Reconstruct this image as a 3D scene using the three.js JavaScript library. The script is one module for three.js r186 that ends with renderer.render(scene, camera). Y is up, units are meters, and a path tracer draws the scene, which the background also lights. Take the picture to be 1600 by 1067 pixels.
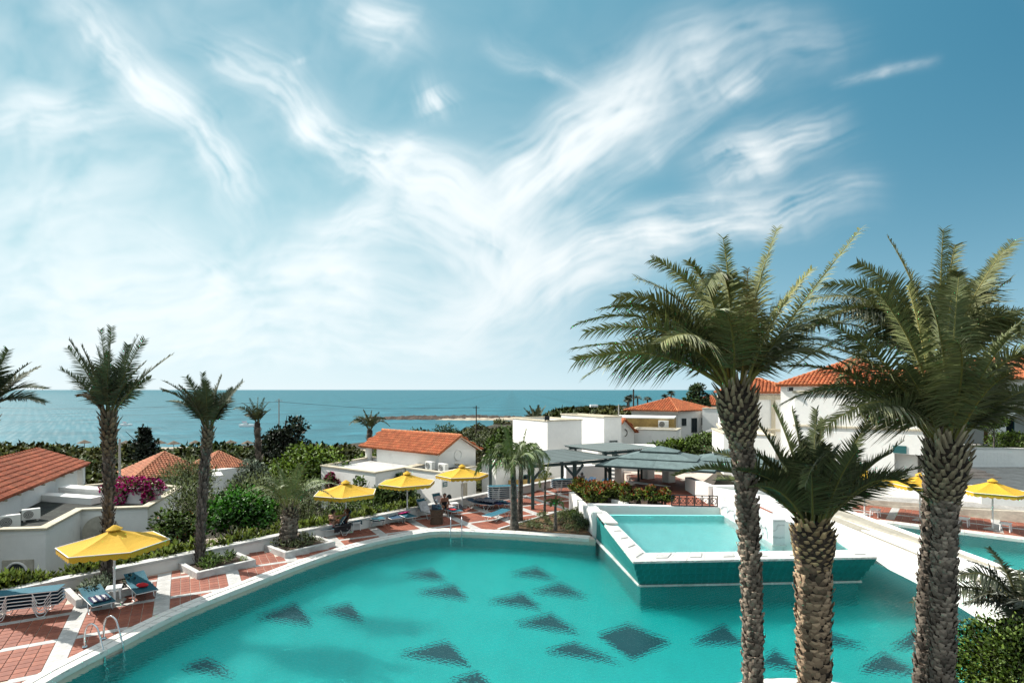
import * as THREE from 'three';
import { mergeGeometries } from 'three/addons/utils/BufferGeometryUtils.js';
import { createNoise2D, createNoise3D } from 'simplex-noise';

// ---------------------------------------------------------------- random numbers and noise
function rng(seed) { let a = seed >>> 0; return () => { a = (a + 0x6D2B79F5) | 0; let t = Math.imul(a ^ (a >>> 15), 1 | a); t = (t + Math.imul(t ^ (t >>> 7), 61 | t)) ^ t; return ((t ^ (t >>> 14)) >>> 0) / 4294967296; }; }
const R0 = rng(7);
const n2 = createNoise2D(rng(11)), n3 = createNoise3D(rng(12));
const clamp = THREE.MathUtils.clamp, lerp = THREE.MathUtils.lerp;
const sstep = (a, b, x) => { const t = clamp((x - a) / (b - a), 0, 1); return t * t * (3 - 2 * t); };
const fbm2 = (x, y, o = 4) => { let s = 0, a = 0.5; for (let i = 0; i < o; i++) { s += a * n2(x, y); x = x * 2.03 + 3.1; y = y * 2.03 - 1.7; a *= 0.5; } return s; };
const V3 = (x, y, D) => new THREE.Vector3(x, y, -D);          // x right, y up, D metres away from the balcony the picture is taken from

// ---------------------------------------------------------------- camera, sky, sun, exposure
const scene = new THREE.Scene();
const camera = new THREE.PerspectiveCamera(2 * Math.atan(609 / 880) * 180 / Math.PI, 1600 / 1218, 0.1, 60000);
camera.setViewOffset(1600, 1218, 0, 0, 1600, 1067);            // a level camera with a risen lens: uprights stay upright
camera.position.set(0, 7.2, 0);
camera.lookAt(0, 7.2, -10);
const SUN_ELEVATION = 42 * Math.PI / 180;
const sunDir = new THREE.Vector3(-0.93 * Math.cos(SUN_ELEVATION), Math.sin(SUN_ELEVATION), -0.37 * Math.cos(SUN_ELEVATION)).normalize();
const sun = new THREE.DirectionalLight(new THREE.Color(1, 0.95, 0.87), 2.6);
sun.name = 'sun';
sun.position.copy(sunDir).multiplyScalar(120).add(new THREE.Vector3(0, 0, -40));
sun.target.position.set(0, 0, -40);
sun.castShadow = true;
Object.assign(sun.shadow.camera, { left: -90, right: 90, top: 90, bottom: -90, near: 1, far: 400 });
sun.shadow.mapSize.set(4096, 4096);
sun.shadow.radius = 1;
scene.add(sun, sun.target);
const renderer = new THREE.WebGLRenderer({ antialias: true });
renderer.toneMapping = THREE.LinearToneMapping;
renderer.toneMappingExposure = 3.05;
renderer.shadowMap.enabled = true;

// high streaky clouds: [points as tangents right and up of straight ahead, half width, density]
const STROKES = [
  [[[-0.784, 0.715], [-0.625, 0.533], [-0.523, 0.397], [-0.466, 0.317]], 0.0386, 0.70],
  [[[-0.534, 0.624], [-0.364, 0.487], [-0.227, 0.408], [-0.091, 0.351], [-0.011, 0.294]], 0.0409, 0.75],
  [[[-0.182, 0.351], [-0.114, 0.317], [-0.034, 0.249], [-0.045, 0.192]], 0.0705, 0.85],
  [[[0.227, 0.544], [0.182, 0.476], [0.114, 0.436], [0.034, 0.368], [-0.057, 0.283]], 0.0523, 0.95],
  [[[0.511, 0.635], [0.341, 0.573], [0.205, 0.522], [0.114, 0.476]], 0.0682, 0.50],
  [[[0.580, 0.459], [0.455, 0.425], [0.330, 0.394]], 0.0341, 0.85],
  [[[0.455, 0.561], [0.398, 0.522]], 0.0250, 0.70],
  [[[0.773, 0.584], [0.682, 0.558], [0.591, 0.535]], 0.0102, 0.32],
  [[[0.619, 0.342], [0.409, 0.319], [0.227, 0.266], [0.068, 0.215], [-0.114, 0.147]], 0.0341, 0.80],
  [[[0.239, 0.226], [0.114, 0.192], [-0.045, 0.124]], 0.0386, 0.60],
  [[[-1.045, 0.465], [-0.841, 0.482], [-0.659, 0.493]], 0.0432, 0.60],
  [[[-1.080, 0.317], [-0.795, 0.351], [-0.625, 0.317]], 0.0909, 0.40],
  [[[-1.136, 0.158], [-0.682, 0.181], [-0.318, 0.192], [-0.045, 0.158]], 0.0909, 0.72],
  [[[-1.136, 0.056], [-0.455, 0.078], [0.114, 0.078]], 0.0739, 0.60],
  [[[-0.295, 0.681], [-0.227, 0.647], [-0.182, 0.624]], 0.0455, 0.55],
  [[[-0.136, 0.533], [-0.114, 0.493]], 0.0250, 0.75],
  [[[-0.398, 0.590], [-0.392, 0.578]], 0.0205, 0.35],
  [[[-0.341, 0.294], [-0.227, 0.300], [-0.136, 0.260]], 0.0341, 0.60],
  [[[-0.284, 0.402], [-0.159, 0.419], [-0.091, 0.385]], 0.0273, 0.60],
  [[[0.602, 0.624], [0.477, 0.590]], 0.0455, 0.25],
  [[[-0.205, 0.351], [-0.273, 0.317], [-0.375, 0.215]], 0.0227, 0.40],
  [[[0.068, 0.317], [0.000, 0.215], [-0.114, 0.101]], 0.0295, 0.50],
  [[[0.182, 0.351], [0.091, 0.283], [0.000, 0.237]], 0.0205, 0.40],
  [[[0.375, 0.499], [0.239, 0.419], [0.148, 0.351]], 0.0159, 0.30],
  [[[-0.045, 0.624], [0.045, 0.556], [0.148, 0.522]], 0.0182, 0.25],
  [[[-0.432, 0.556], [-0.318, 0.431], [-0.227, 0.351]], 0.0159, 0.35],
  [[[-0.682, 0.317], [-0.534, 0.215], [-0.432, 0.158]], 0.0250, 0.30],
  [[[0.500, 0.362], [0.341, 0.351], [0.182, 0.306]], 0.0159, 0.35],
];
const SKY_LEVEL = 0.37;
function makeSky() {
  const W = 3072, H = 1536, data = new Float32Array(W * H * 4);
  const segs = [];
  STROKES.forEach(([p, w, s], id) => { let run = 0, total = 0; for (let i = 0; i + 1 < p.length; i++) total += Math.hypot(p[i + 1][0] - p[i][0], p[i + 1][1] - p[i][1]); for (let i = 0; i + 1 < p.length; i++) { const l = Math.hypot(p[i + 1][0] - p[i][0], p[i + 1][1] - p[i][1]); segs.push([...p[i], ...p[i + 1], w, s, run, l, id, total]); run += l; } });
  const below = [0.2, 0.25, 0.27];
  for (let row = 0; row < H; row++) {
    const up = ((row + 0.5) / H - 0.5) * Math.PI, y = Math.sin(up), ch = Math.cos(up);
    for (let col = 0; col < W; col++) {
      const k = (row * W + col) * 4;
      data[k + 3] = 1;
      if (y < -0.02) { data[k] = below[0]; data[k + 1] = below[1]; data[k + 2] = below[2]; continue; }
      const a = ((col + 0.5) / W - 0.5) * 2 * Math.PI, x = Math.cos(a) * ch, z = Math.sin(a) * ch, yy = Math.max(y, 0);
      const cs = x * sunDir.x + yy * sunDir.y + z * sunDir.z;      // cosine of the angle to the sun
      const n1 = sstep(-0.45, 0.85, cs), n0 = 0.8 * sstep(0.0, -0.8, cs), near = n1 + n0 - n1 * n0;   // palest towards the sun and again opposite it
      const haze = Math.exp(-yy / 0.165), thick = Math.exp(-yy / 0.035);
      let r = lerp(0.030, 0.27, near * near), g = lerp(0.185, 0.585, Math.pow(near, 1.5)), b = lerp(0.31, 0.68, Math.pow(near, 1.3));
      const hr = lerp(0.42, 0.84, near), hg = lerp(0.73, 0.94, near), hb = lerp(0.86, 0.955, near);
      r = lerp(r, hr, haze * 0.85); g = lerp(g, hg, haze * 0.85); b = lerp(b, hb, haze * 0.85);
      r = lerp(r, lerp(0.46, 0.80, near), thick * 0.8); g = lerp(g, lerp(0.64, 0.88, near), thick * 0.8); b = lerp(b, lerp(0.72, 0.90, near), thick * 0.8);
      // thin high clouds drawn out along one wind direction; seen from below the streaks run together at a point near the horizon
      const deep = lerp(1, 0.62, sstep(0.12, 0.6, yy)) ; r *= deep; g *= lerp(1, deep, 0.8); b *= lerp(1, deep, 0.6);
      let c = 0;
      const qx = x / (yy + 0.16), qz = z / (yy + 0.16);
      let front = z < -0.05 ? 1 : 0;
      if (front) {
        const tx = x / -z, ty = yy / -z;
        front = sstep(1.75, 1.15, Math.hypot(tx, ty * 1.1));
        if (front > 0) {
          const wA = fbm2(tx * 1.7 + 5, ty * 1.7, 3), wB = fbm2(tx * 1.7 - 9, ty * 1.7 + 4, 3), curl = fbm2(tx * 6 + 0.6 * wA, ty * 7 + 0.6 * wB, 5);
          const wx = tx + 0.045 * wA + 0.012 * curl, wy = ty + 0.045 * wB + 0.012 * curl;
          let m = 0;
          for (const [x0, y0, x1, y1, w, s, run, len, id, total] of segs) {       // every streak is combed into fibres that run along it
            const dx = x1 - x0, dy = y1 - y0, t = clamp(((wx - x0) * dx + (wy - y0) * dy) / (dx * dx + dy * dy), 0, 1);
            const ex = wx - x0 - t * dx, ey = wy - y0 - t * dy, q = (ex * ex + ey * ey) / (w * w);
            if (q > 9) continue;
            const along = run + t * len + 0.05 * wA, across = (ex * dy - ey * dx) / len;
            const fib = fbm2(across * 0.55 / w + id * 7.3 + along * 1.2, along * 3.2 + id, 3), hair = fbm2(across * 2.3 / w + 40 + id * 3.1 + along * 2, along * 8 + id, 5);
            const v = s * (0.3 + 0.78 * Math.sqrt(Math.sin(Math.PI * clamp((run + t * len) / total, 0.001, 0.999)))) * Math.exp(-q * 0.9) * clamp(0.68 + 0.55 * fib + 0.5 * hair + 0.35 * curl, 0, 1.2); m = m + v - m * v;
          }
          c = m * (0.85 + 0.15 * m) + (1 - m) * (0.10 * sstep(0.45, -0.2, tx) + 0.22 * sstep(0.0, -0.9, tx)) * clamp(0.6 + 0.6 * curl, 0, 1);
        }
      }
      if (front < 1) { const st2 = fbm2(qx * 1.1 + 20, qz * 0.5, 4); c = lerp(0.92 * sstep(-0.85, 0.2, st2 + 0.35 * fbm2(qx * 4, qz * 1.6 + 9, 4)) * lerp(0.25, 1, sstep(0.2, 0.45, yy)), c, front); }  // cloud cover outside the view, thickened overhead to add fill light
      c = clamp(c, 0, 1) * sstep(0, 0.06, yy);
      const lit = lerp(0.80, 0.99, near);
      data[k] = SKY_LEVEL * lerp(r, 0.90 * lit, c); data[k + 1] = SKY_LEVEL * lerp(g, 0.965 * lit, c); data[k + 2] = SKY_LEVEL * lerp(b, 0.985 * lit, c);
    }
  }
  const t = new THREE.DataTexture(data, W, H, THREE.RGBAFormat, THREE.FloatType);
  t.mapping = THREE.EquirectangularReflectionMapping; t.magFilter = THREE.LinearFilter; t.minFilter = THREE.LinearFilter; t.colorSpace = THREE.LinearSRGBColorSpace; t.needsUpdate = true;
  return t;
}
scene.background = makeSky();
scene.environment = scene.background;

// ---------------------------------------------------------------- procedural textures (all tile)
function periodic(seed, P) {            // value noise that repeats every P cells
  const r = rng(seed), g = new Float32Array(P * P).map(() => r());
  return (x, y) => { const xi = Math.floor(x), yi = Math.floor(y), fx = x - xi, fy = y - yi, u = fx * fx * (3 - 2 * fx), v = fy * fy * (3 - 2 * fy), w = (i, j) => g[(((j % P) + P) % P) * P + (((i % P) + P) % P)]; return lerp(lerp(w(xi, yi), w(xi + 1, yi), u), lerp(w(xi, yi + 1), w(xi + 1, yi + 1), u), v); };
}
function tfbm(seed, base, oct) { const L = []; for (let i = 0; i < oct; i++) L.push(periodic(seed + i * 17, base << i)); return (u, v) => { let s = 0, a = 1, t = 0; for (let i = 0; i < oct; i++) { s += a * L[i](u * (base << i), v * (base << i)); t += a; a *= 0.55; } return s / t; }; }
function tex(N, fn, srgb) {
  const d = new Uint8Array(N * N * 4);
  for (let j = 0; j < N; j++) for (let i = 0; i < N; i++) { const c = fn(i / N, j / N), k = (j * N + i) * 4; for (let q = 0; q < 3; q++) d[k + q] = clamp(Array.isArray(c) ? c[q] : c, 0, 1) * 255; d[k + 3] = 255; }
  const t = new THREE.DataTexture(d, N, N); t.wrapS = t.wrapT = THREE.RepeatWrapping; t.magFilter = THREE.LinearFilter; t.minFilter = THREE.LinearMipmapLinearFilter; t.generateMipmaps = true; if (srgb) t.colorSpace = THREE.SRGBColorSpace; t.needsUpdate = true; return t;
}
const rep = (t, s) => { const c = t.clone(); c.repeat.set(s, s); c.needsUpdate = true; return c; };
const fA = tfbm(101, 4, 6), fB = tfbm(202, 8, 5), fC = tfbm(303, 3, 5), fD = tfbm(404, 32, 3);
const T = {};
const fS = periodic(505, 96), fS2 = periodic(506, 48);
T.plaster = tex(512, (u, v) => { const run = sstep(0.62, 0.95, 0.6 * fS(u * 96, v * 4 + 0.3) + 0.4 * fS2(u * 48, v * 2)) * sstep(0.35, 0.75, fC(u, v)) * 0.10, m = fA(u, v) - run, s = sstep(0.62, 0.8, fC(u, v)) * 0.05, g = 0.955 + 0.05 * (m - 0.5) - s - 0.03 * (fD(u, v) - 0.5); return [g, g * 0.997, g * 0.99]; }, true);
T.plasterBump = tex(512, (u, v) => 0.5 * fB(u, v) + 0.5 * fD(u, v));
T.mottle = tex(512, (u, v) => { const g = 0.86 + 0.28 * (fA(u, v) - 0.5) + 0.16 * (fD(u, v) - 0.5); return [g, g, g]; }, true);
T.marble = tex(512, (u, v) => { const m = fA(u, v), vein = Math.abs(Math.sin((v * 4 + 1.6 * m) * Math.PI)), k = Math.pow(1 - vein, 6), g = 0.93 - 0.22 * k - 0.08 * (fC(u, v) - 0.5); return [g, g * 0.995, g * 0.985]; }, true);
T.soil = tex(512, (u, v) => { const g = 0.55 + 0.7 * (fB(u, v) - 0.5) + 0.5 * (fD(u, v) - 0.5); return [g, g * 0.96, g * 0.92]; }, true);
T.grain = tex(256, (u, v) => 0.6 * fD(u, v) + 0.4 * fB(u, v));
T.mosaic = tex(1024, (u, v) => { const N = 96, i = Math.floor(u * N), j = Math.floor(v * N), q = Math.sin(i * 127.1 + j * 311.7) * 43758.5453, h = q - Math.floor(q), e = Math.min(u * N - i, v * N - j), c = 0.80 + 0.14 * h + 0.10 * (fA(u, v) - 0.5) + (e < 0.1 ? 0.06 : 0); return [c, c, c]; }, true);
T.ripple = tex(1024, (u, v) => { let h = 0; const w = 0.10 * (fC(u, v) - 0.5); for (const [kx, ky, a, p] of [[5, 9, 0.2, 0], [-7, 12, 0.2, 1.3], [11, 15, 0.14, 2.2], [-14, 19, 0.10, 0.4], [3, 23, 0.10, 4.1], [21, 17, 0.07, 3.3]]) h += a * Math.sin(2 * Math.PI * (kx * (u + w) + ky * (v - w)) + p + 3 * fB(u, v)); return 0.5 + 0.42 * h + 0.25 * (fB(u, v) - 0.5); });
T.sea = tex(1024, (u, v) => { let h = 0; const w = 0.06 * (fC(u, v) - 0.5); for (const [kx, ky, a, p] of [[3, 17, 0.26, 0], [-4, 23, 0.22, 1.3], [7, 31, 0.16, 2.2], [-9, 41, 0.12, 0.4], [14, 37, 0.1, 3.3]]) h += a * Math.sin(2 * Math.PI * (kx * (u + w) + ky * (v - w)) + p + 4 * fA(u, v)); return 0.5 + 0.4 * h + 0.35 * (fB(u, v) - 0.5); });
T.seaTint = tex(512, (u, v) => { const g = 0.86 + 0.36 * (fA(u, v) - 0.5) + 0.12 * (fD(u, v) - 0.5); return [g, g, g]; }, true);
T.roofGrain = tex(256, (u, v) => { const g = 0.84 + 0.4 * (fB(u, v) - 0.5); return [g, g * 0.985, g * 0.97]; }, true);
T.weave = tex(256, (u, v) => { const k = (Math.floor(u * 32) + Math.floor(v * 32)) % 2, g = 0.72 + 0.22 * k + 0.12 * (fA(u, v) - 0.5); return [g, g, g]; }, true);

const M = {};
function mat(name, rgb, rough, o = {}) { const m = new THREE.MeshStandardMaterial({ color: new THREE.Color().setRGB(...rgb), roughness: rough, side: THREE.DoubleSide, ...o }); m.name = name; return (M[name] = m); }
function leafMat(name, o = {}) { const m = new THREE.MeshPhysicalMaterial({ color: 0xffffff, vertexColors: true, roughness: 0.62, side: THREE.DoubleSide, ...o }); m.name = name; return (M[name] = m); }
mat('white_plaster', [0.86, 0.85, 0.825], 0.9, { map: rep(T.plaster, 0.22), bumpMap: rep(T.plasterBump, 0.5), bumpScale: 0.006 });
mat('cream_trim', [0.68, 0.60, 0.45], 0.85, { map: rep(T.mottle, 0.5) });
mat('ochre_plaster', [0.50, 0.33, 0.11], 0.9, { map: rep(T.mottle, 0.3), bumpMap: rep(T.plasterBump, 0.5), bumpScale: 0.006 });
mat('cream_paving', [0.62, 0.57, 0.475], 0.85, { map: rep(T.mottle, 0.35), bumpMap: rep(T.grain, 1), bumpScale: 0.004 });
mat('walkway_stone', [0.47, 0.43, 0.35], 0.85, { map: rep(T.mottle, 0.35), bumpMap: rep(T.grain, 1), bumpScale: 0.004 });
mat('white_stone', [0.68, 0.67, 0.645], 0.7, { map: rep(T.mottle, 0.4), bumpMap: rep(T.grain, 1.3), bumpScale: 0.004 });
mat('marble', [0.80, 0.80, 0.80], 0.35, { map: rep(T.marble, 0.5) });
mat('coping_stone', [0.76, 0.75, 0.72], 0.55, { map: rep(T.marble, 0.6), bumpMap: rep(T.grain, 1.4), bumpScale: 0.003 });
mat('grout', [0.55, 0.45, 0.38], 0.95);
for (const [i, c] of [[0, [0.40, 0.122, 0.068]], [1, [0.36, 0.107, 0.060]], [2, [0.435, 0.137, 0.078]], [3, [0.335, 0.098, 0.056]]]) mat('terracotta_' + i, c, 0.72, { map: rep(T.mottle, 0.8) });
mat('roof_tile', [1, 1, 1], 0.85, { vertexColors: true, map: rep(T.roofGrain, 1.2) });
mat('roof_felt', [0.045, 0.060, 0.050], 0.95, { map: rep(T.soil, 0.4) });
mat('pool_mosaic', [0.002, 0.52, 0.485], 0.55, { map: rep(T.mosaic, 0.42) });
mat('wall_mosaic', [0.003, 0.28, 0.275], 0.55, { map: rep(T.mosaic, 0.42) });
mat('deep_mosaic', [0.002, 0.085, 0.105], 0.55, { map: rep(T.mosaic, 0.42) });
mat('shallow_mosaic', [0.26, 0.80, 0.78], 0.55, { map: rep(T.mosaic, 0.42) });
mat('teal_tile', [0.012, 0.285, 0.272], 0.55, { map: rep(T.mottle, 0.8) });
mat('teal_tile_pale', [0.014, 0.305, 0.29], 0.55, { map: rep(T.mottle, 0.8) });
mat('tile_grout', [0.06, 0.38, 0.365], 0.8);
{ const w = new THREE.MeshPhysicalMaterial({ color: new THREE.Color().setRGB(0.92, 1, 1), roughness: 0.01, transmission: 1, thickness: 1, ior: 1.05, side: THREE.DoubleSide, bumpMap: rep(T.ripple, 0.55), bumpScale: 0.045 }); w.name = 'pool_water'; M.pool_water = w; }
M.sea_water = new THREE.MeshPhysicalMaterial({ name: 'sea_water', color: new THREE.Color().setRGB(0.040, 0.185, 0.235), roughness: 0.55, specularIntensity: 0.3, map: rep(T.seaTint, 1 / 90), bumpMap: rep(T.sea, 1 / 46), bumpScale: 0.7 });
mat('soil', [0.13, 0.078, 0.045], 1, { map: rep(T.soil, 0.5), bumpMap: rep(T.grain, 0.8), bumpScale: 0.04 });
mat('dry_soil', [0.27, 0.165, 0.075], 1, { map: rep(T.soil, 0.5), bumpMap: rep(T.grain, 0.8), bumpScale: 0.04 });
mat('land', [0.115, 0.105, 0.055], 1, { map: rep(T.soil, 0.08), bumpMap: rep(T.grain, 0.2), bumpScale: 0.2 });
mat('sand', [0.52, 0.44, 0.33], 1, { map: rep(T.mottle, 0.1) });
mat('rock', [0.20, 0.155, 0.12], 0.95, { map: rep(T.soil, 0.1), bumpMap: rep(T.grain, 0.1), bumpScale: 0.6 });
mat('lawn', [0.055, 0.11, 0.022], 1, { map: rep(T.soil, 0.7) });
mat('grey_paving', [0.42, 0.405, 0.38], 0.9, { map: rep(T.mottle, 0.5), bumpMap: rep(T.grain, 1), bumpScale: 0.006 });
mat('pink_paving', [0.52, 0.42, 0.36], 0.9, { map: rep(T.mottle, 0.3) });
mat('green_timber', [0.035, 0.065, 0.063], 0.7, { map: rep(T.mottle, 0.9) });
mat('pale_timber', [0.21, 0.26, 0.255], 0.75, { map: rep(T.mottle, 0.9) });
mat('shingle', [0.135, 0.195, 0.195], 0.9, { map: rep(T.mottle, 0.9) });
mat('shingle_light', [0.15, 0.212, 0.212], 0.9, { map: rep(T.mottle, 0.9) });
mat('black_iron', [0.02, 0.02, 0.022], 0.5, { metalness: 0.3 });
mat('steel', [0.62, 0.63, 0.64], 0.22, { metalness: 1 });
mat('white_paint', [0.80, 0.80, 0.79], 0.4);
mat('aluminium', [0.72, 0.72, 0.71], 0.38, { metalness: 0.55 });
mat('yellow_canvas', [0.78, 0.46, 0.026], 0.9, { map: rep(T.weave, 9) });
mat('white_trim', [0.80, 0.79, 0.74], 0.8);
mat('teal_canvas', [0.012, 0.155, 0.225], 0.8, { map: rep(T.weave, 4) });
mat('blue_canvas', [0.010, 0.075, 0.165], 0.8, { map: rep(T.weave, 4) });
mat('navy_cloth', [0.012, 0.022, 0.10], 0.95, { map: rep(T.mottle, 2) });
mat('white_cloth', [0.72, 0.72, 0.74], 0.95, { map: rep(T.mottle, 2) });
mat('pale_pink_cloth', [0.66, 0.56, 0.56], 0.95, { map: rep(T.mottle, 2) });
mat('magenta_cloth', [0.72, 0.02, 0.25], 0.95, { map: rep(T.mottle, 2) });
mat('red_cloth', [0.62, 0.02, 0.03], 0.9);
mat('charcoal_cloth', [0.035, 0.035, 0.042], 0.95, { map: rep(T.mottle, 2) });
mat('grey_cloth', [0.20, 0.21, 0.25], 0.95, { map: rep(T.mottle, 2) });
mat('pale_blue_cloth', [0.26, 0.38, 0.52], 0.95, { map: rep(T.mottle, 2) });
mat('pink_cloth', [0.80, 0.22, 0.25], 0.9);
mat('black_cloth', [0.02, 0.018, 0.022], 0.9);
mat('skin_light', [0.58, 0.31, 0.21], 0.6);
mat('skin_rosy', [0.56, 0.25, 0.15], 0.6);
mat('skin_tan', [0.30, 0.135, 0.08], 0.6);
mat('dark_hair', [0.025, 0.016, 0.012], 0.7);
mat('brown_hair', [0.12, 0.065, 0.035], 0.7);
mat('grey_hair', [0.36, 0.36, 0.38], 0.8);
mat('wicker', [0.115, 0.065, 0.040], 0.85, { map: rep(T.weave, 5) });
mat('dark_glass', [0.018, 0.028, 0.034], 0.08);
mat('teal_paint', [0.012, 0.095, 0.10], 0.5);
mat('ac_white', [0.70, 0.69, 0.65], 0.6);
mat('ac_grille', [0.10, 0.095, 0.085], 0.7);
mat('grey_pole', [0.40, 0.38, 0.35], 0.8);
mat('tan_stone', [0.42, 0.28, 0.12], 0.95, { map: rep(T.soil, 0.6) });
mat('straw', [0.42, 0.36, 0.28], 1, { map: rep(T.soil, 0.6) });
mat('bark', [0.15, 0.11, 0.08], 0.95, { map: rep(T.soil, 1), bumpMap: rep(T.grain, 2), bumpScale: 0.02 });
mat('grey_bark', [0.30, 0.275, 0.25], 0.9, { map: rep(T.soil, 1), bumpMap: rep(T.grain, 2), bumpScale: 0.01 });
mat('scales', [1, 1, 1], 0.95, { vertexColors: true, bumpMap: rep(T.grain, 4), bumpScale: 0.01 });
leafMat('palm_leaf', { roughness: 0.78, transmission: 0.2, thickness: 0 });
leafMat('leaf', { roughness: 0.8, transmission: 0.36, thickness: 0 });
leafMat('petal', { roughness: 0.7, transmission: 0.3, thickness: 0 });

// ---------------------------------------------------------------- building helpers
const taken = {};
function numbered(n) { taken[n] = (taken[n] ?? -1) + 1; return taken[n] ? n + '_' + String(taken[n]).padStart(3, '0') : n; }
function tag(o, label, category, group, kind) { if (label) o.userData.label = label; if (category) o.userData.category = category; if (group) o.userData.group = group; if (kind) o.userData.kind = kind; return o; }
function thing(name, label, category, group, x = 0, y = 0, D = 0, turn = 0) { const o = new THREE.Group(); o.name = numbered(name); o.position.set(x, y, -D); o.rotation.y = turn; scene.add(o); return tag(o, label, category, group); }
function part(parent, name, geo, m, stuff) { const o = new THREE.Mesh(geo, m); o.name = name; parent.add(o); if (stuff) o.userData.kind = 'stuff'; return o; }
function single(name, geo, m, label, category, group) { const o = new THREE.Mesh(geo, m); o.name = numbered(name); scene.add(o); return tag(o, label, category, group); }
function struct(name, geo, m, label, category = name.replace(/_/g, ' ')) { const o = new THREE.Mesh(geo, m); o.name = numbered(name); scene.add(o); return tag(o, label, category, null, 'structure'); }
function copyOf(src, label, x, y, D, turn = 0) { const c = src.clone(); c.name = numbered(src.userData.base ?? src.name.replace(/_\d+$/, '')); c.userData = { ...src.userData, label }; c.position.set(x, y, -D); c.rotation.set(0, turn, 0); scene.add(c); return c; }
function uvm(g) {                       // uv in metres, by the axis a face looks along
  if (g.index) g = g.toNonIndexed();
  const p = g.attributes.position, uv = new Float32Array(p.count * 2), a = new THREE.Vector3(), b = new THREE.Vector3(), c = new THREE.Vector3();
  for (let i = 0; i < p.count; i += 3) {
    a.fromBufferAttribute(p, i); b.fromBufferAttribute(p, i + 1); c.fromBufferAttribute(p, i + 2);
    const n = b.clone().sub(a).cross(c.clone().sub(a)), ax = Math.abs(n.x), ay = Math.abs(n.y), az = Math.abs(n.z);
    [a, b, c].forEach((q, k) => { const u = ay >= ax && ay >= az ? [q.x, q.z] : ax > az ? [q.z, q.y] : [q.x, q.y]; uv[(i + k) * 2] = u[0]; uv[(i + k) * 2 + 1] = u[1]; });
  }
  g.setAttribute('uv', new THREE.BufferAttribute(uv, 2)); return g;
}
function clean(g) { g = g.index ? g.toNonIndexed() : g; for (const k of Object.keys(g.attributes)) if (!['position', 'normal', 'uv', 'color'].includes(k)) g.deleteAttribute(k); return g; }
function merge(list) { const l = list.map(clean); const keys = ['normal', 'uv', 'color'].filter((k) => l.every((g) => g.attributes[k])); for (const g of l) for (const k of Object.keys(g.attributes)) if (k !== 'position' && !keys.includes(k)) g.deleteAttribute(k); return mergeGeometries(l); }
function fromArrays(pos, nor, col, uv) { const g = new THREE.BufferGeometry(); g.setAttribute('position', new THREE.BufferAttribute(new Float32Array(pos), 3)); if (nor) g.setAttribute('normal', new THREE.BufferAttribute(new Float32Array(nor), 3)); if (col) g.setAttribute('color', new THREE.BufferAttribute(new Float32Array(col), 3)); if (uv) g.setAttribute('uv', new THREE.BufferAttribute(new Float32Array(uv), 2)); if (!nor) g.computeVertexNormals(); return g; }
function area2(P) { let s = 0; for (let i = 0; i < P.length; i++) { const [x0, y0] = P[i], [x1, y1] = P[(i + 1) % P.length]; s += x0 * y1 - x1 * y0; } return s / 2; }
function inset(P, d) {                  // moves every edge of a polygon inwards by d
  const n = P.length, s = Math.sign(area2(P));
  return P.map((p, i) => { const a = P[(i + n - 1) % n], b = P[(i + 1) % n]; let e1 = [p[0] - a[0], p[1] - a[1]], e2 = [b[0] - p[0], b[1] - p[1]]; const l1 = Math.hypot(...e1), l2 = Math.hypot(...e2); const m1 = [-e1[1] / l1 * s, e1[0] / l1 * s], m2 = [-e2[1] / l2 * s, e2[0] / l2 * s]; const k = 1 + m1[0] * m2[0] + m1[1] * m2[1], q = d / Math.max(k, 0.25); return [p[0] + (m1[0] + m2[0]) * q, p[1] + (m1[1] + m2[1]) * q]; });
}
// upright prism on a footprint [[x, D], ...] with a chamfered top edge; top may be a number or a function of x, D
function prism(P, y0, y1, c = 0.02, holes = []) {
  if (area2(P) < 0) P = [...P].reverse();
  const top = typeof y1 === 'function' ? y1 : () => y1, bot = typeof y0 === 'function' ? y0 : () => y0, pos = [];
  const tri = (a, b, d) => pos.push(a[0], a[1], -a[2], b[0], b[1], -b[2], d[0], d[1], -d[2]);
  const ring = (Q, f, dy) => Q.map(([x, d]) => [x, f(x, d) + dy, d]);
  const sides = (A, B) => { for (let i = 0; i < A.length; i++) { const j = (i + 1) % A.length; tri(A[i], A[j], B[j]); tri(A[i], B[j], B[i]); } };
  const capped = (Q, H, f, dy, flip) => { const s = Q.map(([x, d]) => new THREE.Vector2(x, d)), hs = H.map((h) => h.map(([x, d]) => new THREE.Vector2(x, d))), all = [...s, ...hs.flat()]; for (const [i, j, k] of THREE.ShapeUtils.triangulateShape(s, hs)) { const q = [i, j, k].map((m) => [all[m].x, f(all[m].x, all[m].y) + dy, all[m].y]); flip ? tri(q[0], q[2], q[1]) : tri(q[0], q[1], q[2]); } };
  const Pi = c ? inset(P, c) : P, A = ring(P, bot, 0), B = ring(P, top, -c), C = ring(Pi, top, 0);
  sides(A, B); if (c) sides(B, C);
  for (let h of holes) { if (area2(h) > 0) h = [...h].reverse(); sides(ring(h, bot, 0), ring(h, top, 0)); }
  capped(Pi, holes, top, 0, false); capped(P, holes, bot, 0, true);
  return uvm(fromArrays(pos));
}
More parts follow.
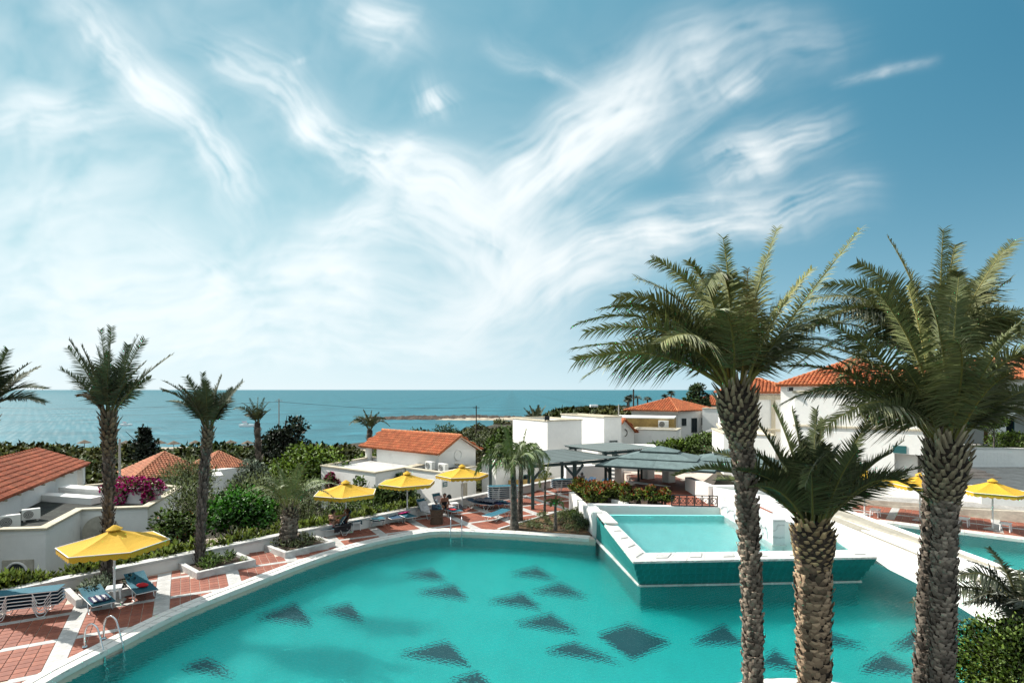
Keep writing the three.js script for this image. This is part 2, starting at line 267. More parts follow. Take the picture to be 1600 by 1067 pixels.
function band(L, a, b, closed) {        // polygon between two offsets (to the left of travel) of a polyline
  const off = (d) => L.map((p, i) => { const A = L[Math.max(i - 1, 0)], B = L[Math.min(i + 1, L.length - 1)]; const u = i ? [p[0] - A[0], p[1] - A[1]] : [B[0] - p[0], B[1] - p[1]], v = i < L.length - 1 ? [B[0] - p[0], B[1] - p[1]] : u; const lu = Math.hypot(...u), lv = Math.hypot(...v), m = [-u[1] / lu - v[1] / lv, u[0] / lu + v[0] / lv], k = 1 + (u[0] * v[0] + u[1] * v[1]) / (lu * lv); return [p[0] + m[0] * d / k, p[1] + m[1] * d / k]; });
  return [...off(a), ...off(b).reverse()];
}
function boxAt(w, h, d, x, y, D, turn = 0) { const g = new THREE.BoxGeometry(w, h, d); uvm(g); const u = uvm(g); u.rotateY(turn); u.translate(x, y, -D); return u; }
// a box with chamfered edges, base at y
function cbox(w, h, d, x, y, D, turn = 0, c = 0.015) { const g = prism([[-w / 2, -d / 2], [w / 2, -d / 2], [w / 2, d / 2], [-w / 2, d / 2]], 0, h, c); g.rotateY(turn); g.translate(x, y, -D); return g; }
function tube(pts, r, seg = 6, n = 0, closed = false) { const c = new THREE.CatmullRomCurve3(pts, closed, 'catmullrom', 0.3); return new THREE.TubeGeometry(c, n || pts.length * 4, r, seg, closed); }
function rod(a, b, r, r2 = r, seg = 6) { const d = b.clone().sub(a), g = new THREE.CylinderGeometry(r2, r, d.length(), seg, 1); g.applyQuaternion(new THREE.Quaternion().setFromUnitVectors(new THREE.Vector3(0, 1, 0), d.clone().normalize())); g.translate((a.x + b.x) / 2, (a.y + b.y) / 2, (a.z + b.z) / 2); return g; }
function beam(a, b, w, h) { const d = b.clone().sub(a), L = d.length(), g = uvm(new THREE.BoxGeometry(L, h, w)); const x = d.normalize(), up = new THREE.Vector3(0, 1, 0); if (Math.abs(x.y) > 0.99) up.set(1, 0, 0); const z = x.clone().cross(up).normalize(), y = z.clone().cross(x); g.applyMatrix4(new THREE.Matrix4().makeBasis(x, y, z)); g.translate((a.x + b.x) / 2, (a.y + b.y) / 2, (a.z + b.z) / 2); return g; }
const inside = (P, x, d) => { let c = false; for (let i = 0, j = P.length - 1; i < P.length; j = i++) { const [xi, yi] = P[i], [xj, yj] = P[j]; if ((yi > d) !== (yj > d) && x < (xj - xi) * (d - yi) / (yj - yi) + xi) c = !c; } return c; };
// ================================================================ THE SETTING: land, sea, shore
const COAST = [[-3000, 150], [-200, 165], [-60, 200], [-22, 255], [-5, 330], [5, 385], [40, 432], [60, 520], [130, 545], [300, 620], [3000, 900]];
const coast = (x) => { for (let i = 0; i + 1 < COAST.length; i++) if (x <= COAST[i + 1][0]) { const t = clamp((x - COAST[i][0]) / (COAST[i + 1][0] - COAST[i][0]), 0, 1); return lerp(COAST[i][1], COAST[i + 1][1], t); } return 900; };
function landY(x, D) {
  let left = D < 46 ? -2.3 : D < 80 ? lerp(-2.3, -6.2, (D - 46) / 34) : lerp(-6.2, -11, clamp((D - 80) / 80, 0, 1));
  let right = D < 37 ? -2.3 : D < 100 ? lerp(-2.3, 0.2, sstep(37, 42, D)) : lerp(0.2, -9.5, sstep(100, 330, D));
  if (x > 30) right += sstep(40, 260, x) * sstep(60, 220, D) * 26;
  let h = lerp(left, right, sstep(2, 14, x));
  h += 0.5 * fbm2(x * 0.03, D * 0.03, 3) * sstep(50, 120, D);
  const s = coast(x) + 12 * fbm2(x * 0.02 + 9, 3, 3) - D;
  return Math.min(h, -12 + s * 0.07);
}
{
  const xs = [], ds = [];
  for (let i = 0; i <= 130; i++) { const t = i / 65 - 1; xs.push(Math.sign(t) * (Math.abs(t) * 60 + Math.pow(Math.abs(t), 4) * 2600)); }
  for (let j = 0; j <= 110; j++) { const t = j / 110; ds.push(-60 + t * 260 + Math.pow(t, 4) * 1000); }
  const pos = [], idx = [], uv = [];
  for (const D of ds) for (const x of xs) { pos.push(x, landY(x, D), -D); uv.push(x, D); }
  for (let j = 0; j < ds.length - 1; j++) for (let i = 0; i < xs.length - 1; i++) { const a = j * xs.length + i, b = a + 1, c = a + xs.length, d = c + 1; idx.push(a, b, d, a, d, c); }
  const g = new THREE.BufferGeometry(); g.setAttribute('position', new THREE.Float32BufferAttribute(pos, 3)); g.setAttribute('uv', new THREE.Float32BufferAttribute(uv, 2)); g.setIndex(idx); g.computeVertexNormals();
  struct('ground', g, M.land, 'scrubby coastal land sloping down to the sea', 'ground');
}
{
  const pos = [], uv = [], idx = [], xs = [-40000, -9000, -2500, -900, -300, 0, 300, 900, 2500, 9000, 40000], ds = [90, 250, 420, 700, 1300, 2600, 6000, 15000, 48000];
  for (const D of ds) for (const x of xs) { pos.push(x, -12, -D); uv.push(x, D); }
  for (let j = 0; j < ds.length - 1; j++) for (let i = 0; i < xs.length - 1; i++) { const a = j * xs.length + i, b = a + 1, c = a + xs.length, d = c + 1; idx.push(a, b, d, a, d, c); }
  const g = new THREE.BufferGeometry(); g.setAttribute('position', new THREE.Float32BufferAttribute(pos, 3)); g.setAttribute('uv', new THREE.Float32BufferAttribute(uv, 2)); g.setIndex(idx); g.computeVertexNormals();
  struct('sea', g, M.sea_water, 'calm turquoise sea reaching to the horizon', 'sea');
}
function mound(cx, cD, lx, lD, h, n, seed, turn = 0) {   // low rocky ground rising from the sea
  const g = new THREE.PlaneGeometry(2, 2, n, Math.max(8, Math.round(n * lD / lx))); g.rotateX(-Math.PI / 2);
  const p = g.attributes.position, uv = g.attributes.uv;
  for (let i = 0; i < p.count; i++) { const x = p.getX(i), z = p.getZ(i), e = 1 - Math.hypot(x, z) + 0.28 * fbm2(x * 6 + seed, z * 3, 4); const X = x * lx, Z = z * lD, y = clamp(e * 3, -0.6, 1) * h * (0.6 + 0.9 * fbm2(X * 0.12 + seed, Z * 0.12, 4)) + (e < 0 ? -1 : 0); p.setXYZ(i, X, y, Z); uv.setXY(i, X, Z); }
  g.rotateY(turn); g.translate(cx, -12, -cD); g.computeVertexNormals(); return g;
}
struct('rocky_spit', mound(-42, 380, 62, 20, 1.7, 120, 3, 0.08), M.rock, 'long low rocky spit lying in the bay', 'spit');
struct('sand_bar', mound(-6, 366, 46, 13, 1.1, 60, 8, 0.05), M.sand, 'pale sand bar joining the spit to the shore', 'sand');
struct('headland', mound(88, 500, 48, 24, 3.0, 90, 5), M.rock, 'low rocky headland beyond the white houses', 'headland');
struct('beach', prism([[-130, 158], [-40, 164], [-40, 190], [-90, 186], [-130, 176]], -13, (x, D) => -10.6 - (D - 160) * 0.03, 0), M.sand, 'pale strip of beach behind the palms', 'beach');

// ================================================================ main pool
const smooth = (P, n) => { const c = new THREE.CatmullRomCurve3(P.map(([x, d]) => new THREE.Vector3(x, 0, d))); return c.getSpacedPoints(n).map((q) => [q.x, q.z]); };
const poolLeft = [...smooth([[2.5, 5.2], [-3, 4.6], [-8, 6.2], [-10.6, 9.5], [-11.4, 12.2], [-11.5, 14.1], [-11.27, 15.57], [-10.75, 18.2], [-9.6, 21.1], [-8.4, 23.8], [-6.96, 26.1], [-5.61, 27.5], [-4.2, 28.55]], 60), [-3.6, 28.68], [-2.4, 28.62], [0.2, 28.15], [2.4, 27.6], [4.02, 27.12]];
const poolRight = [[14, 27.1], [16.9, 30.4], [20.2, 30.6], [24.6, 27.1], [31, 22], [34, 15], [28, 10], [16, 9.2], [12.2, 9.8]];
const circle = []; for (let k = 0; k <= 22; k++) { const a = (10 + k * 160 / 22) * Math.PI / 180; circle.push([6.8 + 3.5 * Math.cos(a), 10.5 + 3.5 * Math.sin(a)]); }
const poolNear = [...circle, [3, 9]];
const poolOutline = [...poolLeft, ...poolRight, ...poolNear];
const WATER = -0.12, FLOOR = -1.32;
const mainPool = new THREE.Group(); mainPool.name = 'swimming_pool'; scene.add(mainPool); tag(mainPool, 'large curved turquoise swimming pool with dark mosaic triangles', 'pool', null, 'structure');
part(mainPool, 'pool_floor', prism(poolOutline, FLOOR - 0.2, FLOOR, 0), M.pool_mosaic);
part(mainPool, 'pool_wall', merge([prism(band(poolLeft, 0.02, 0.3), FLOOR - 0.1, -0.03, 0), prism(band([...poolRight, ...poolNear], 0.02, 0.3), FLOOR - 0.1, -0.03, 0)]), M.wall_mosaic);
for (const t of [[[-0.14, 24.88], [1.12, 25.91], [2.0, 24.15]], [[0.75, 22.77], [2.06, 23.81], [3.05, 22.16]], [[-0.97, 21.78], [0.41, 22.7], [1.2, 21.05]], [[0.02, 19.78], [1.43, 20.67], [2.31, 19.03]], [[0.99, 17.77], [2.01, 18.47], [3.38, 17.0]], [[2.86, 18.93], [4.09, 19.76], [5.23, 18.4], [3.69, 17.27]], [[-3.58, 17.59], [-2.12, 18.47], [-1.21, 16.86]], [[-1.87, 16.0], [-1.01, 16.53], [-0.44, 15.63]], [[-4.94, 24.69], [-3.63, 25.54], [-2.7, 24.0]], [[-3.96, 22.75], [-2.44, 23.62], [-1.62, 21.91]], [[5.76, 18.3], [7.42, 19.72], [7.54, 18.19]], [[7.42, 16.96], [8.35, 17.83], [8.47, 16.53]], [[9.22, 18.43], [10.8, 19.01], [11.34, 17.95]], [[12.03, 17.89], [13.73, 19.14], [13.36, 17.82]], [[10.14, 16.5], [11.64, 17.6], [11.85, 16.25]], [[-9.84, 16.69], [-9.38, 17.28], [-7.89, 16.18]], [[-9.26, 20.23], [-8.32, 21.59], [-6.93, 19.68]], [[-7.09, 20.94], [-6.21, 21.62], [-5.2, 19.91]]])
  part(mainPool, t.length === 4 ? 'mosaic_square' : 'mosaic_triangle', prism(t, FLOOR + 0.001, FLOOR + 0.006, 0), M.deep_mosaic);
{ // coping: white stone slabs laid round the edge, each a piece of its own
  const lay = (L, step, name) => { let run = [L[0]], len = 0; for (let i = 1; i < L.length; i++) { let a = L[i - 1], b = L[i], d = Math.hypot(b[0] - a[0], b[1] - a[1]); while (len + d >= step) { const t = (step - len) / d, q = [lerp(a[0], b[0], t), lerp(a[1], b[1], t)]; run.push(q); const g1 = prism(inset(band(run, -0.05, 0.24), 0.003), -0.16, 0.016 + 0.003 * R0(), 0.008), g2 = prism(inset(band(run, 0.24, 0.50), 0.003), -0.16, 0.034 + 0.003 * R0(), 0.006); part(mainPool, name, merge([g1, g2]), M.coping_stone); run = [q]; len = 0; a = q; d = Math.hypot(b[0] - a[0], b[1] - a[1]); } len += d; if (d > 1e-6) run.push(b); } };
  lay(poolLeft.slice(24), 0.75, 'coping_slab');
  lay(circle, 0.75, 'coping_slab');
  lay([[16.9, 30.4], [20.2, 30.6], [24.6, 27.1], [31, 22]], 0.75, 'coping_slab');
}
{
  const g = new THREE.ShapeGeometry(new THREE.Shape(poolOutline.map(([x, d]) => new THREE.Vector2(x, d)))); g.rotateX(-Math.PI / 2);
  struct('pool_water', uvm(g.translate(0, WATER, 0)), M.pool_water, 'clear rippled water filling the large curved pool', 'water');
}

// ================================================================ deck of terracotta tiles with white bands
const UX = [0.863, 0.505], VX = [-0.505, 0.863];                   // the two directions of the paving
const UV = (u, v) => [u * UX[0] + v * VX[0], u * UX[1] + v * VX[1]];
const tileGeo = {};
function slab(w, d, h) { const k = [w, d, h].map((q) => q.toFixed(3)).join(); return (tileGeo[k] ??= prism([[-w / 2, -d / 2], [w / 2, -d / 2], [w / 2, d / 2], [-w / 2, d / 2]], 0, h, 0.004)); }
const seen = (x, y, D) => D > 1 && Math.abs(x / D) < 0.915 && (7.2 - y) / D < 0.525;
function paving(parent, test, y, o) {
  const { U = UX, V = VX, u0 = -2.9, v0 = 20.54, pitch = 2.29, wide = 0.45, thin = 0.25, nu = 6, nv = 7, keep = 300, range, joint = 0.02 } = o, turn = Math.atan2(U[1], U[0]);
  const to = (u, v) => [u * U[0] + v * V[0], u * U[1] + v * V[1]], r = rng(o.seed ?? 5), tiles = [], slabs = [];
  const tw = (pitch - wide) / nu, td = (pitch - thin) / nv;
  for (let i = range[0]; i <= range[1]; i++) for (let j = range[2]; j <= range[3]; j++) {
    const U0 = u0 + i * pitch, V0 = v0 + j * pitch;
    for (let a = 0; a < nu; a++) for (let b = 0; b < nv; b++) { const q = to(U0 + wide / 2 + (a + 0.5) * tw, V0 + thin / 2 + (b + 0.5) * td); if (test(...q)) tiles.push([...q, r()]); }
    if (o.bands !== false) {
      for (let b = 0; b < 3; b++) { const q = to(U0, V0 + thin / 2 + (b + 0.5) * (pitch - thin) / 3); if (test(...q)) slabs.push([...q, wide, (pitch - thin) / 3]); }
      for (let a = 0; a < 3; a++) { const q = to(U0 + wide / 2 + (a + 0.5) * (pitch - wide) / 3, V0); if (test(...q)) slabs.push([...q, (pitch - wide) / 3, thin]); }
      const q = to(U0, V0); if (test(...q)) slabs.push([...q, wide, thin]);
    }
  }
  tiles.sort((a, b) => (seen(a[0], y, a[1]) ? a[1] : 999) - (seen(b[0], y, b[1]) ? b[1] : 999));
  const g = slab(tw - joint, td - joint, 0.02);
  tiles.slice(0, keep).forEach(([x, D, k]) => { const m = part(parent, 'tile', g, M['terracotta_' + Math.floor(k * 4)]); m.position.set(x, y + 0.0015 * k, -D); m.rotation.y = turn; });
  const rest = tiles.slice(keep);
  if (rest.length) { const im = new THREE.InstancedMesh(g, M.terracotta_0, rest.length), mt = new THREE.Matrix4(), c = new THREE.Color(); rest.forEach(([x, D, k], n) => { mt.makeRotationY(turn).setPosition(x, y + 0.0015 * k, -D); im.setMatrixAt(n, mt); const s = 0.84 + 0.3 * k; im.setColorAt(n, c.setRGB(s, s * (0.97 + 0.06 * k), s)); }); im.name = 'more_tiles'; im.userData.kind = 'stuff'; parent.add(im); }
  slabs.sort((a, b) => a[1] - b[1]);
  slabs.filter((q) => seen(q[0], y, q[1])).slice(0, 300).forEach(([x, D, w, d]) => { const m = part(parent, 'band_slab', slab(w - 0.006, d - 0.006, 0.021), M.white_stone); m.position.set(x, y + 0.001 * r(), -D); m.rotation.y = turn; });
}
const W0 = [-15.9, 19.8], WD = [0.6546, 0.756], WN = [0.756, -0.6546];
const onWall = (s, n = 0) => [W0[0] + WD[0] * s + WN[0] * n, W0[1] + WD[1] * s + WN[1] * n];
const deckOuter = [onWall(-13), onWall(33), [9.2, 43.8], [8.4, 37.2], [3.3, 34.2], [3.9, 27.9]];
const bedOutline = [[-0.75, 28.95], [3.95, 27.75], [3.15, 33.4], [2.85, 33.3]];
const deckPoly = [...deckOuter, ...[...poolLeft.slice(12)].reverse().map((p) => p), [-13, 4], [-24, 8]];
const poolGrown = inset(poolOutline, -0.36);
const planterBoxes = [[0.05, 2.25], [3.75, 2.25], [7.25, 2.4]].map(([s, l]) => [onWall(s, 0.02), onWall(s + l, 0.02), onWall(s + l, 1.95), onWall(s, 1.95)]);
const deck = struct('pool_deck', prism(deckPoly, -0.4, -0.015, 0), M.grout, 'terracotta tiled pool deck crossed by white stone bands', 'deck');
{
  const shrunk = inset(deckPoly, 0.1), bed = inset(bedOutline, -0.1);
  paving(deck, (x, D) => inside(shrunk, x, D) && !inside(poolGrown, x, D) && !inside(bed, x, D) && !planterBoxes.some((p) => inside(p, x, D)), -0.012, { range: [-6, 22, -8, 14], seed: 21 });
}

// ================================================================ long garden wall
{
  const w = thing('garden_wall', 'long low white wall with flat coping between pool deck and garden', 'wall');
  part(w, 'wall_body', prism(band([onWall(-13), onWall(33)], 0.02, 0.36), -2.4, 0.42, 0), M.white_plaster);
  for (let s = -13; s < 32.9; s += 1.6) part(w, 'wall_coping', prism(inset(band([onWall(s), onWall(Math.min(s + 1.6, 33))], -0.045, 0.43), 0.003), 0.42, 0.52 + 0.004 * R0(), 0.012), M.white_stone);
}
// ================================================================ planters with palms, planting bed
const PLANTER_LABEL = ['white stone planter of small succulents nearest the camera by the yellow parasol', 'white stone planter of low herbs round the second palm trunk', 'white stone planter round the short bushy palm'];
planterBoxes.forEach((p, i) => {
  const o = thing('planter', PLANTER_LABEL[i], 'planter', 'planters along the garden wall');
  const q = inset(p, 0.18), names = [[0, 3], [3, 2], [2, 1]];
  for (const [a, b] of names) { const pa = p[a], pb = p[b], qa = q[a], qb = q[b]; part(o, 'kerb', prism([pa, pb, [qb[0], qb[1]], [qa[0], qa[1]]].map((z) => z), -0.05, 0.25 + 0.002 * a, 0.012), M.white_stone); }
  part(o, 'soil', prism(inset(p, 0.15), -0.1, (x, D) => 0.13 + 0.06 * fbm2(x * 2, D * 2, 3), 0), M.soil);
});
const bed = thing('planting_bed', 'triangular earth bed with slim palms beside the raised pool', 'flower bed');
part(bed, 'soil', prism(bedOutline, -0.3, 0.06, 0.02), M.dry_soil);
part(bed, 'edging', prism(band([[2.85, 33.3], [-0.75, 28.95]], 0, 0.16), -0.1, 0.09, 0.01), M.white_stone);

// ================================================================ raised pool
const RY = 0.98;          // top of its coping
const raised = thing('raised_pool', 'raised square pool with sloping teal tiled sides and pale stone rim', 'pool');
{
  const topO = [[4.42, 20.42], [13.6, 20.95], [14.2, 24.5], [10.8, 28.4], [4.15, 29.3]], botO = [[4.80, 21.05], [13.2, 21.5], [13.7, 24.5], [10.8, 28.0], [4.12, 28.2]];
  // sloping side walls behind the tiles
  const low = []; const q2 = (a, b, c, d) => low.push(...a, ...b, ...c, ...a, ...c, ...d);
  for (const [i, j] of [[0, 1], [1, 2], [4, 0]]) { q2([botO[i][0], -1.4, -botO[i][1]], [botO[j][0], -1.4, -botO[j][1]], [botO[j][0], -0.16, -botO[j][1]], [botO[i][0], -0.16, -botO[i][1]]); }
  part(raised, 'submerged_wall', uvm(fromArrays(low)), M.wall_mosaic);
  const tileSide = (a0, a1, b0, b1, nx, ny, m) => {        // tiles between a bottom edge a0-a1 and a top edge b0-b1
    const P = (s, t) => new THREE.Vector3().lerpVectors(new THREE.Vector3().lerpVectors(a0, a1, s), new THREE.Vector3().lerpVectors(b0, b1, s), t);
    const out = a1.clone().sub(a0).cross(b0.clone().sub(a0)).normalize();
    const bed = []; for (let i = 0; i < nx; i++) for (let j = 0; j < ny; j++) { const k = [P(i / nx, j / ny), P((i + 1) / nx, j / ny), P((i + 1) / nx, (j + 1) / ny), P(i / nx, (j + 1) / ny)]; for (const z of [0, 1, 2, 0, 2, 3]) bed.push(...k[z].toArray()); }
    part(raised, 'side_wall', uvm(fromArrays(bed)), M.tile_grout);
    for (let i = 0; i < nx; i++) for (let j = 0; j < ny; j++) {
      const c = P((i + 0.5) / nx, (j + 0.5) / ny), ex = P((i + 1) / nx, (j + 0.5) / ny).sub(P(i / nx, (j + 0.5) / ny)), ey = P((i + 0.5) / nx, (j + 1) / ny).sub(P((i + 0.5) / nx, j / ny));
      const w = ex.length() - 0.015, h = ey.length() - 0.015, X = ex.normalize(), Z = X.clone().cross(ey).normalize(), Y = Z.clone().cross(X);
      const o = part(raised, 'wall_tile', (tileGeo['w' + w.toFixed(3) + h.toFixed(3)] ??= uvm(new THREE.BoxGeometry(w, h, 0.012))), m[(i * 7 + j * 3 + (i * j) % 5) % 2]);
      o.position.copy(c).addScaledVector(Z, 0.01); o.setRotationFromMatrix(new THREE.Matrix4().makeBasis(X, Y, Z));
    }
  };
  const B = botO.map(([x, d]) => V3(x, -0.16, d)), Tt = topO.map(([x, d]) => V3(x, RY - 0.07, d)), two = [M.teal_tile, M.teal_tile_pale];
  tileSide(B[0], B[1], Tt[0], Tt[1], 36, 4, two);
  tileSide(B[4], B[0], Tt[4], Tt[0], 32, 4, two);
  tileSide(B[1], B[2], Tt[1], Tt[2], 10, 4, two);
  part(raised, 'foot_ledge', merge([beam(V3(4.76, -0.1, 20.98), V3(13.3, -0.1, 21.44), 0.12, 0.07), beam(V3(4.76, -0.1, 20.98), V3(4.06, -0.1, 27.6), 0.12, 0.07)]), M.white_stone);
  const inn = [[5.12, 21.5], [13.2, 21.9], [13.7, 24.5], [10.6, 28.05], [4.72, 28.15]];
  part(raised, 'basin_floor', prism(inset(inn, -0.12), 0.25, 0.36, 0), M.shallow_mosaic);
  part(raised, 'basin_wall', merge([[0, 1], [1, 2], [2, 3], [3, 4], [4, 0]].map(([i, j]) => prism(band([inn[i], inn[j]], -0.22, -0.01), 0.3, RY - 0.06, 0))), M.shallow_mosaic);
  // rim slabs, some with lifted skimmer lids
  const lay = (o0, o1, i0, i1, n, y, lids) => { for (let k = 0; k < n; k++) { const a = k / n, b = (k + 1) / n, L = (p, r, t) => [lerp(p[0], r[0], t), lerp(p[1], r[1], t)]; const s = part(raised, 'rim_slab', prism(inset([L(o0, o1, a), L(o0, o1, b), L(i0, i1, b), L(i0, i1, a)], 0.004), y - 0.08, y + 0.004 * R0(), 0.01), M.coping_stone); if (lids && k % lids === 1) part(s, 'skimmer_lid', prism(inset([L(L(o0, i0, 0.3), L(o1, i1, 0.3), a + 0.12 / n), L(L(o0, i0, 0.3), L(o1, i1, 0.3), b - 0.2 / n), L(L(o0, i0, 0.85), L(o1, i1, 0.85), b - 0.2 / n), L(L(o0, i0, 0.85), L(o1, i1, 0.85), a + 0.12 / n)], 0), y + 0.002, y + 0.035, 0.006), M.white_stone); } };
  const lowEnd = [lerp(topO[0][0], topO[4][0], 0.62), lerp(topO[0][1], topO[4][1], 0.62)], lowIn = [lerp(inn[0][0], inn[4][0], 0.64), lerp(inn[0][1], inn[4][1], 0.64)];
  lay([topO[0][0] - 0.03, topO[0][1] - 0.03], topO[1], inn[0], inn[1], 14, RY, 2);
  lay(lowEnd, [topO[0][0] - 0.03, topO[0][1] - 0.03], lowIn, inn[0], 8, RY, 2);
  lay(topO[4], lowEnd, inn[4], lowIn, 4, RY + 0.13, 0);
  lay(topO[1], topO[2], inn[1], inn[2], 5, RY, 0);
  const g = new THREE.ShapeGeometry(new THREE.Shape(inn.map(([x, d]) => new THREE.Vector2(x, d)))); g.rotateX(-Math.PI / 2); g.translate(0, 0.9, 0);
  struct('raised_pool_water', uvm(g), M.pool_water, 'pale turquoise water of the raised square pool', 'water');
}
// wall with water spouts on the right of the raised pool
{
  const o = thing('spout_wall', 'veined marble wall with metal water spouts above the raised pool', 'wall');
  part(o, 'wall_body', prism([[10.72, 23.0], [11.1, 23.0], [11.0, 28.6], [10.6, 28.6]], 0.3, 1.86, 0.01), M.white_plaster);
  for (let k = 0; k < 5; k++) part(o, 'marble_slab', prism(inset(band([[10.70 - 0.02 * k, 23.02 + k * 1.1], [10.68 - 0.02 * k, 23.02 + (k + 1) * 1.1]], 0, 0.03), 0.003), 0.5, 1.84, 0.004), M.marble);
  part(o, 'end_slab', prism([[10.66, 22.97], [11.14, 22.97], [11.14, 23.0], [10.66, 23.0]], 0.86, 1.84, 0.004), M.marble);
  part(o, 'foot_slab', prism([[10.60, 22.9], [11.2, 22.9], [11.2, 23.05], [10.60, 23.05]], 0.72, 0.85, 0.01), M.coping_stone);
  part(o, 'wall_top', prism([[10.64, 22.94], [11.16, 22.94], [11.06, 28.6], [10.54, 28.6]], 1.86, 1.91, 0.01), M.marble);
  for (const D of [23.6, 24.0, 24.45, 26.1, 26.9, 27.7]) { const sp = part(o, 'spout', merge([rod(V3(10.72, 1.42, D), V3(10.42, 1.42, D), 0.045, 0.04, 8), rod(V3(10.42, 1.43, D), V3(10.30, 1.34, D), 0.045, 0.05, 8)]), M.steel); part(sp, 'rosette', rod(V3(10.70, 1.42, D), V3(10.62, 1.42, D), 0.075, 0.065, 10), M.steel); }
}
// white planter with the red-tipped shrubs, wall behind the raised pool
{
  const o = thing('shrub_planter', 'tall white planter wall holding red tipped shrubs behind raised pool', 'planter');
  part(o, 'side_wall', prism([[3.42, 33.8], [3.98, 27.85], [4.24, 27.85], [3.72, 33.8]], -0.1, 1.08, 0.012), M.white_plaster);
  part(o, 'back_wall', prism([[3.98, 29.35], [10.58, 28.6], [10.58, 28.95], [3.98, 29.72]], 0.2, 1.22, 0.012), M.white_plaster);
  part(o, 'corner_block', prism([[3.96, 27.78], [4.44, 27.78], [4.40, 29.34], [3.90, 29.34]], -0.1, 1.18, 0.012), M.white_plaster);
  part(o, 'inner_wall', prism([[5.4, 30.6], [6.0, 29.6], [6.15, 29.7], [5.55, 30.7]], 0.5, 1.25, 0.01), M.white_plaster);
  part(o, 'soil', prism([[3.75, 33.8], [4.2, 29.5], [8.2, 29.1], [8.2, 32], [6.4, 34], [4.6, 36.2]], -0.2, 1.0, 0), M.soil);
}
// upper terrace: tiles, iron railing, white walls
const terrace = struct('upper_terrace', prism([[8.2, 29.2], [10.9, 28.97], [12, 31], [12.2, 37], [16, 44], [8.6, 44], [8.3, 37.4], [6.5, 36.2], [6.4, 34.1], [8.2, 32.1]], -0.4, 0.86, 0), M.grout, 'small upper terrace of terracotta tiles behind the raised pool', 'terrace');
paving(terrace, (x, D) => x > 7 && x < 11.9 && D > 29.1 && D < 42 && inside([[8.25, 29.2], [10.9, 28.97], [12, 31], [12.2, 37], [14, 42], [8.7, 42], [8.3, 37.4], [6.6, 36.1], [6.5, 34.1], [8.2, 32.1]], x, D), 0.862, { bands: false, wide: 0.02, thin: 0.02, nu: 7, nv: 7, range: [-2, 12, 0, 12], keep: 220, seed: 31, v0: 20, u0: 15 });
{
  const o = thing('iron_railing', 'low black iron railing with crossed panels above the raised pool', 'railing');
  const x0 = 8.22, x1 = 10.5, D0 = 28.95, D1 = 28.76, at = (t, y) => V3(lerp(x0, x1, t), y, lerp(D0, D1, t));
  part(o, 'top_rail', beam(at(0, 1.78), at(1, 1.78), 0.05, 0.05), M.black_iron); part(o, 'bottom_rail', beam(at(0, 1.25), at(1, 1.25), 0.05, 0.045), M.black_iron);
  for (let k = 0; k <= 6; k++) part(o, 'post', beam(at(k / 6, 1.22), at(k / 6, 1.79), 0.05, 0.05), M.black_iron);
  for (let k = 0; k < 6; k++) { const a = (k + 0.16) / 6, b = (k + 0.84) / 6; part(o, 'crossed_panel', merge([beam(at(a, 1.36), at(b, 1.36), 0.025, 0.028), beam(at(a, 1.66), at(b, 1.66), 0.025, 0.028), beam(at(a, 1.36), at(a, 1.66), 0.025, 0.028), beam(at(b, 1.36), at(b, 1.66), 0.025, 0.028), beam(at(a, 1.36), at(b, 1.66), 0.02, 0.025), beam(at(a, 1.66), at(b, 1.36), 0.022, 0.025)]), M.black_iron); }
}
single('terrace_wall', prism(band([[10.95, 35.6], [10.85, 31.1], [16, 31.2]], 0, 0.4), -0.2, (x, D) => 1.9 - (D - 31) * 0.045, 0.015), M.white_plaster, 'white parapet wall turning a corner beside the upper terrace tiles', 'wall');
single('terrace_wall', prism([[7.7, 38.2], [9.0, 37.5], [10.35, 36.7], [10.45, 36.95], [9.1, 37.8], [7.8, 38.5]], 0.2, (x, D) => 1.02 - (x - 7.7) * 0.05, 0.015), M.white_plaster, 'low white sloping wall below the white pillars', 'wall');
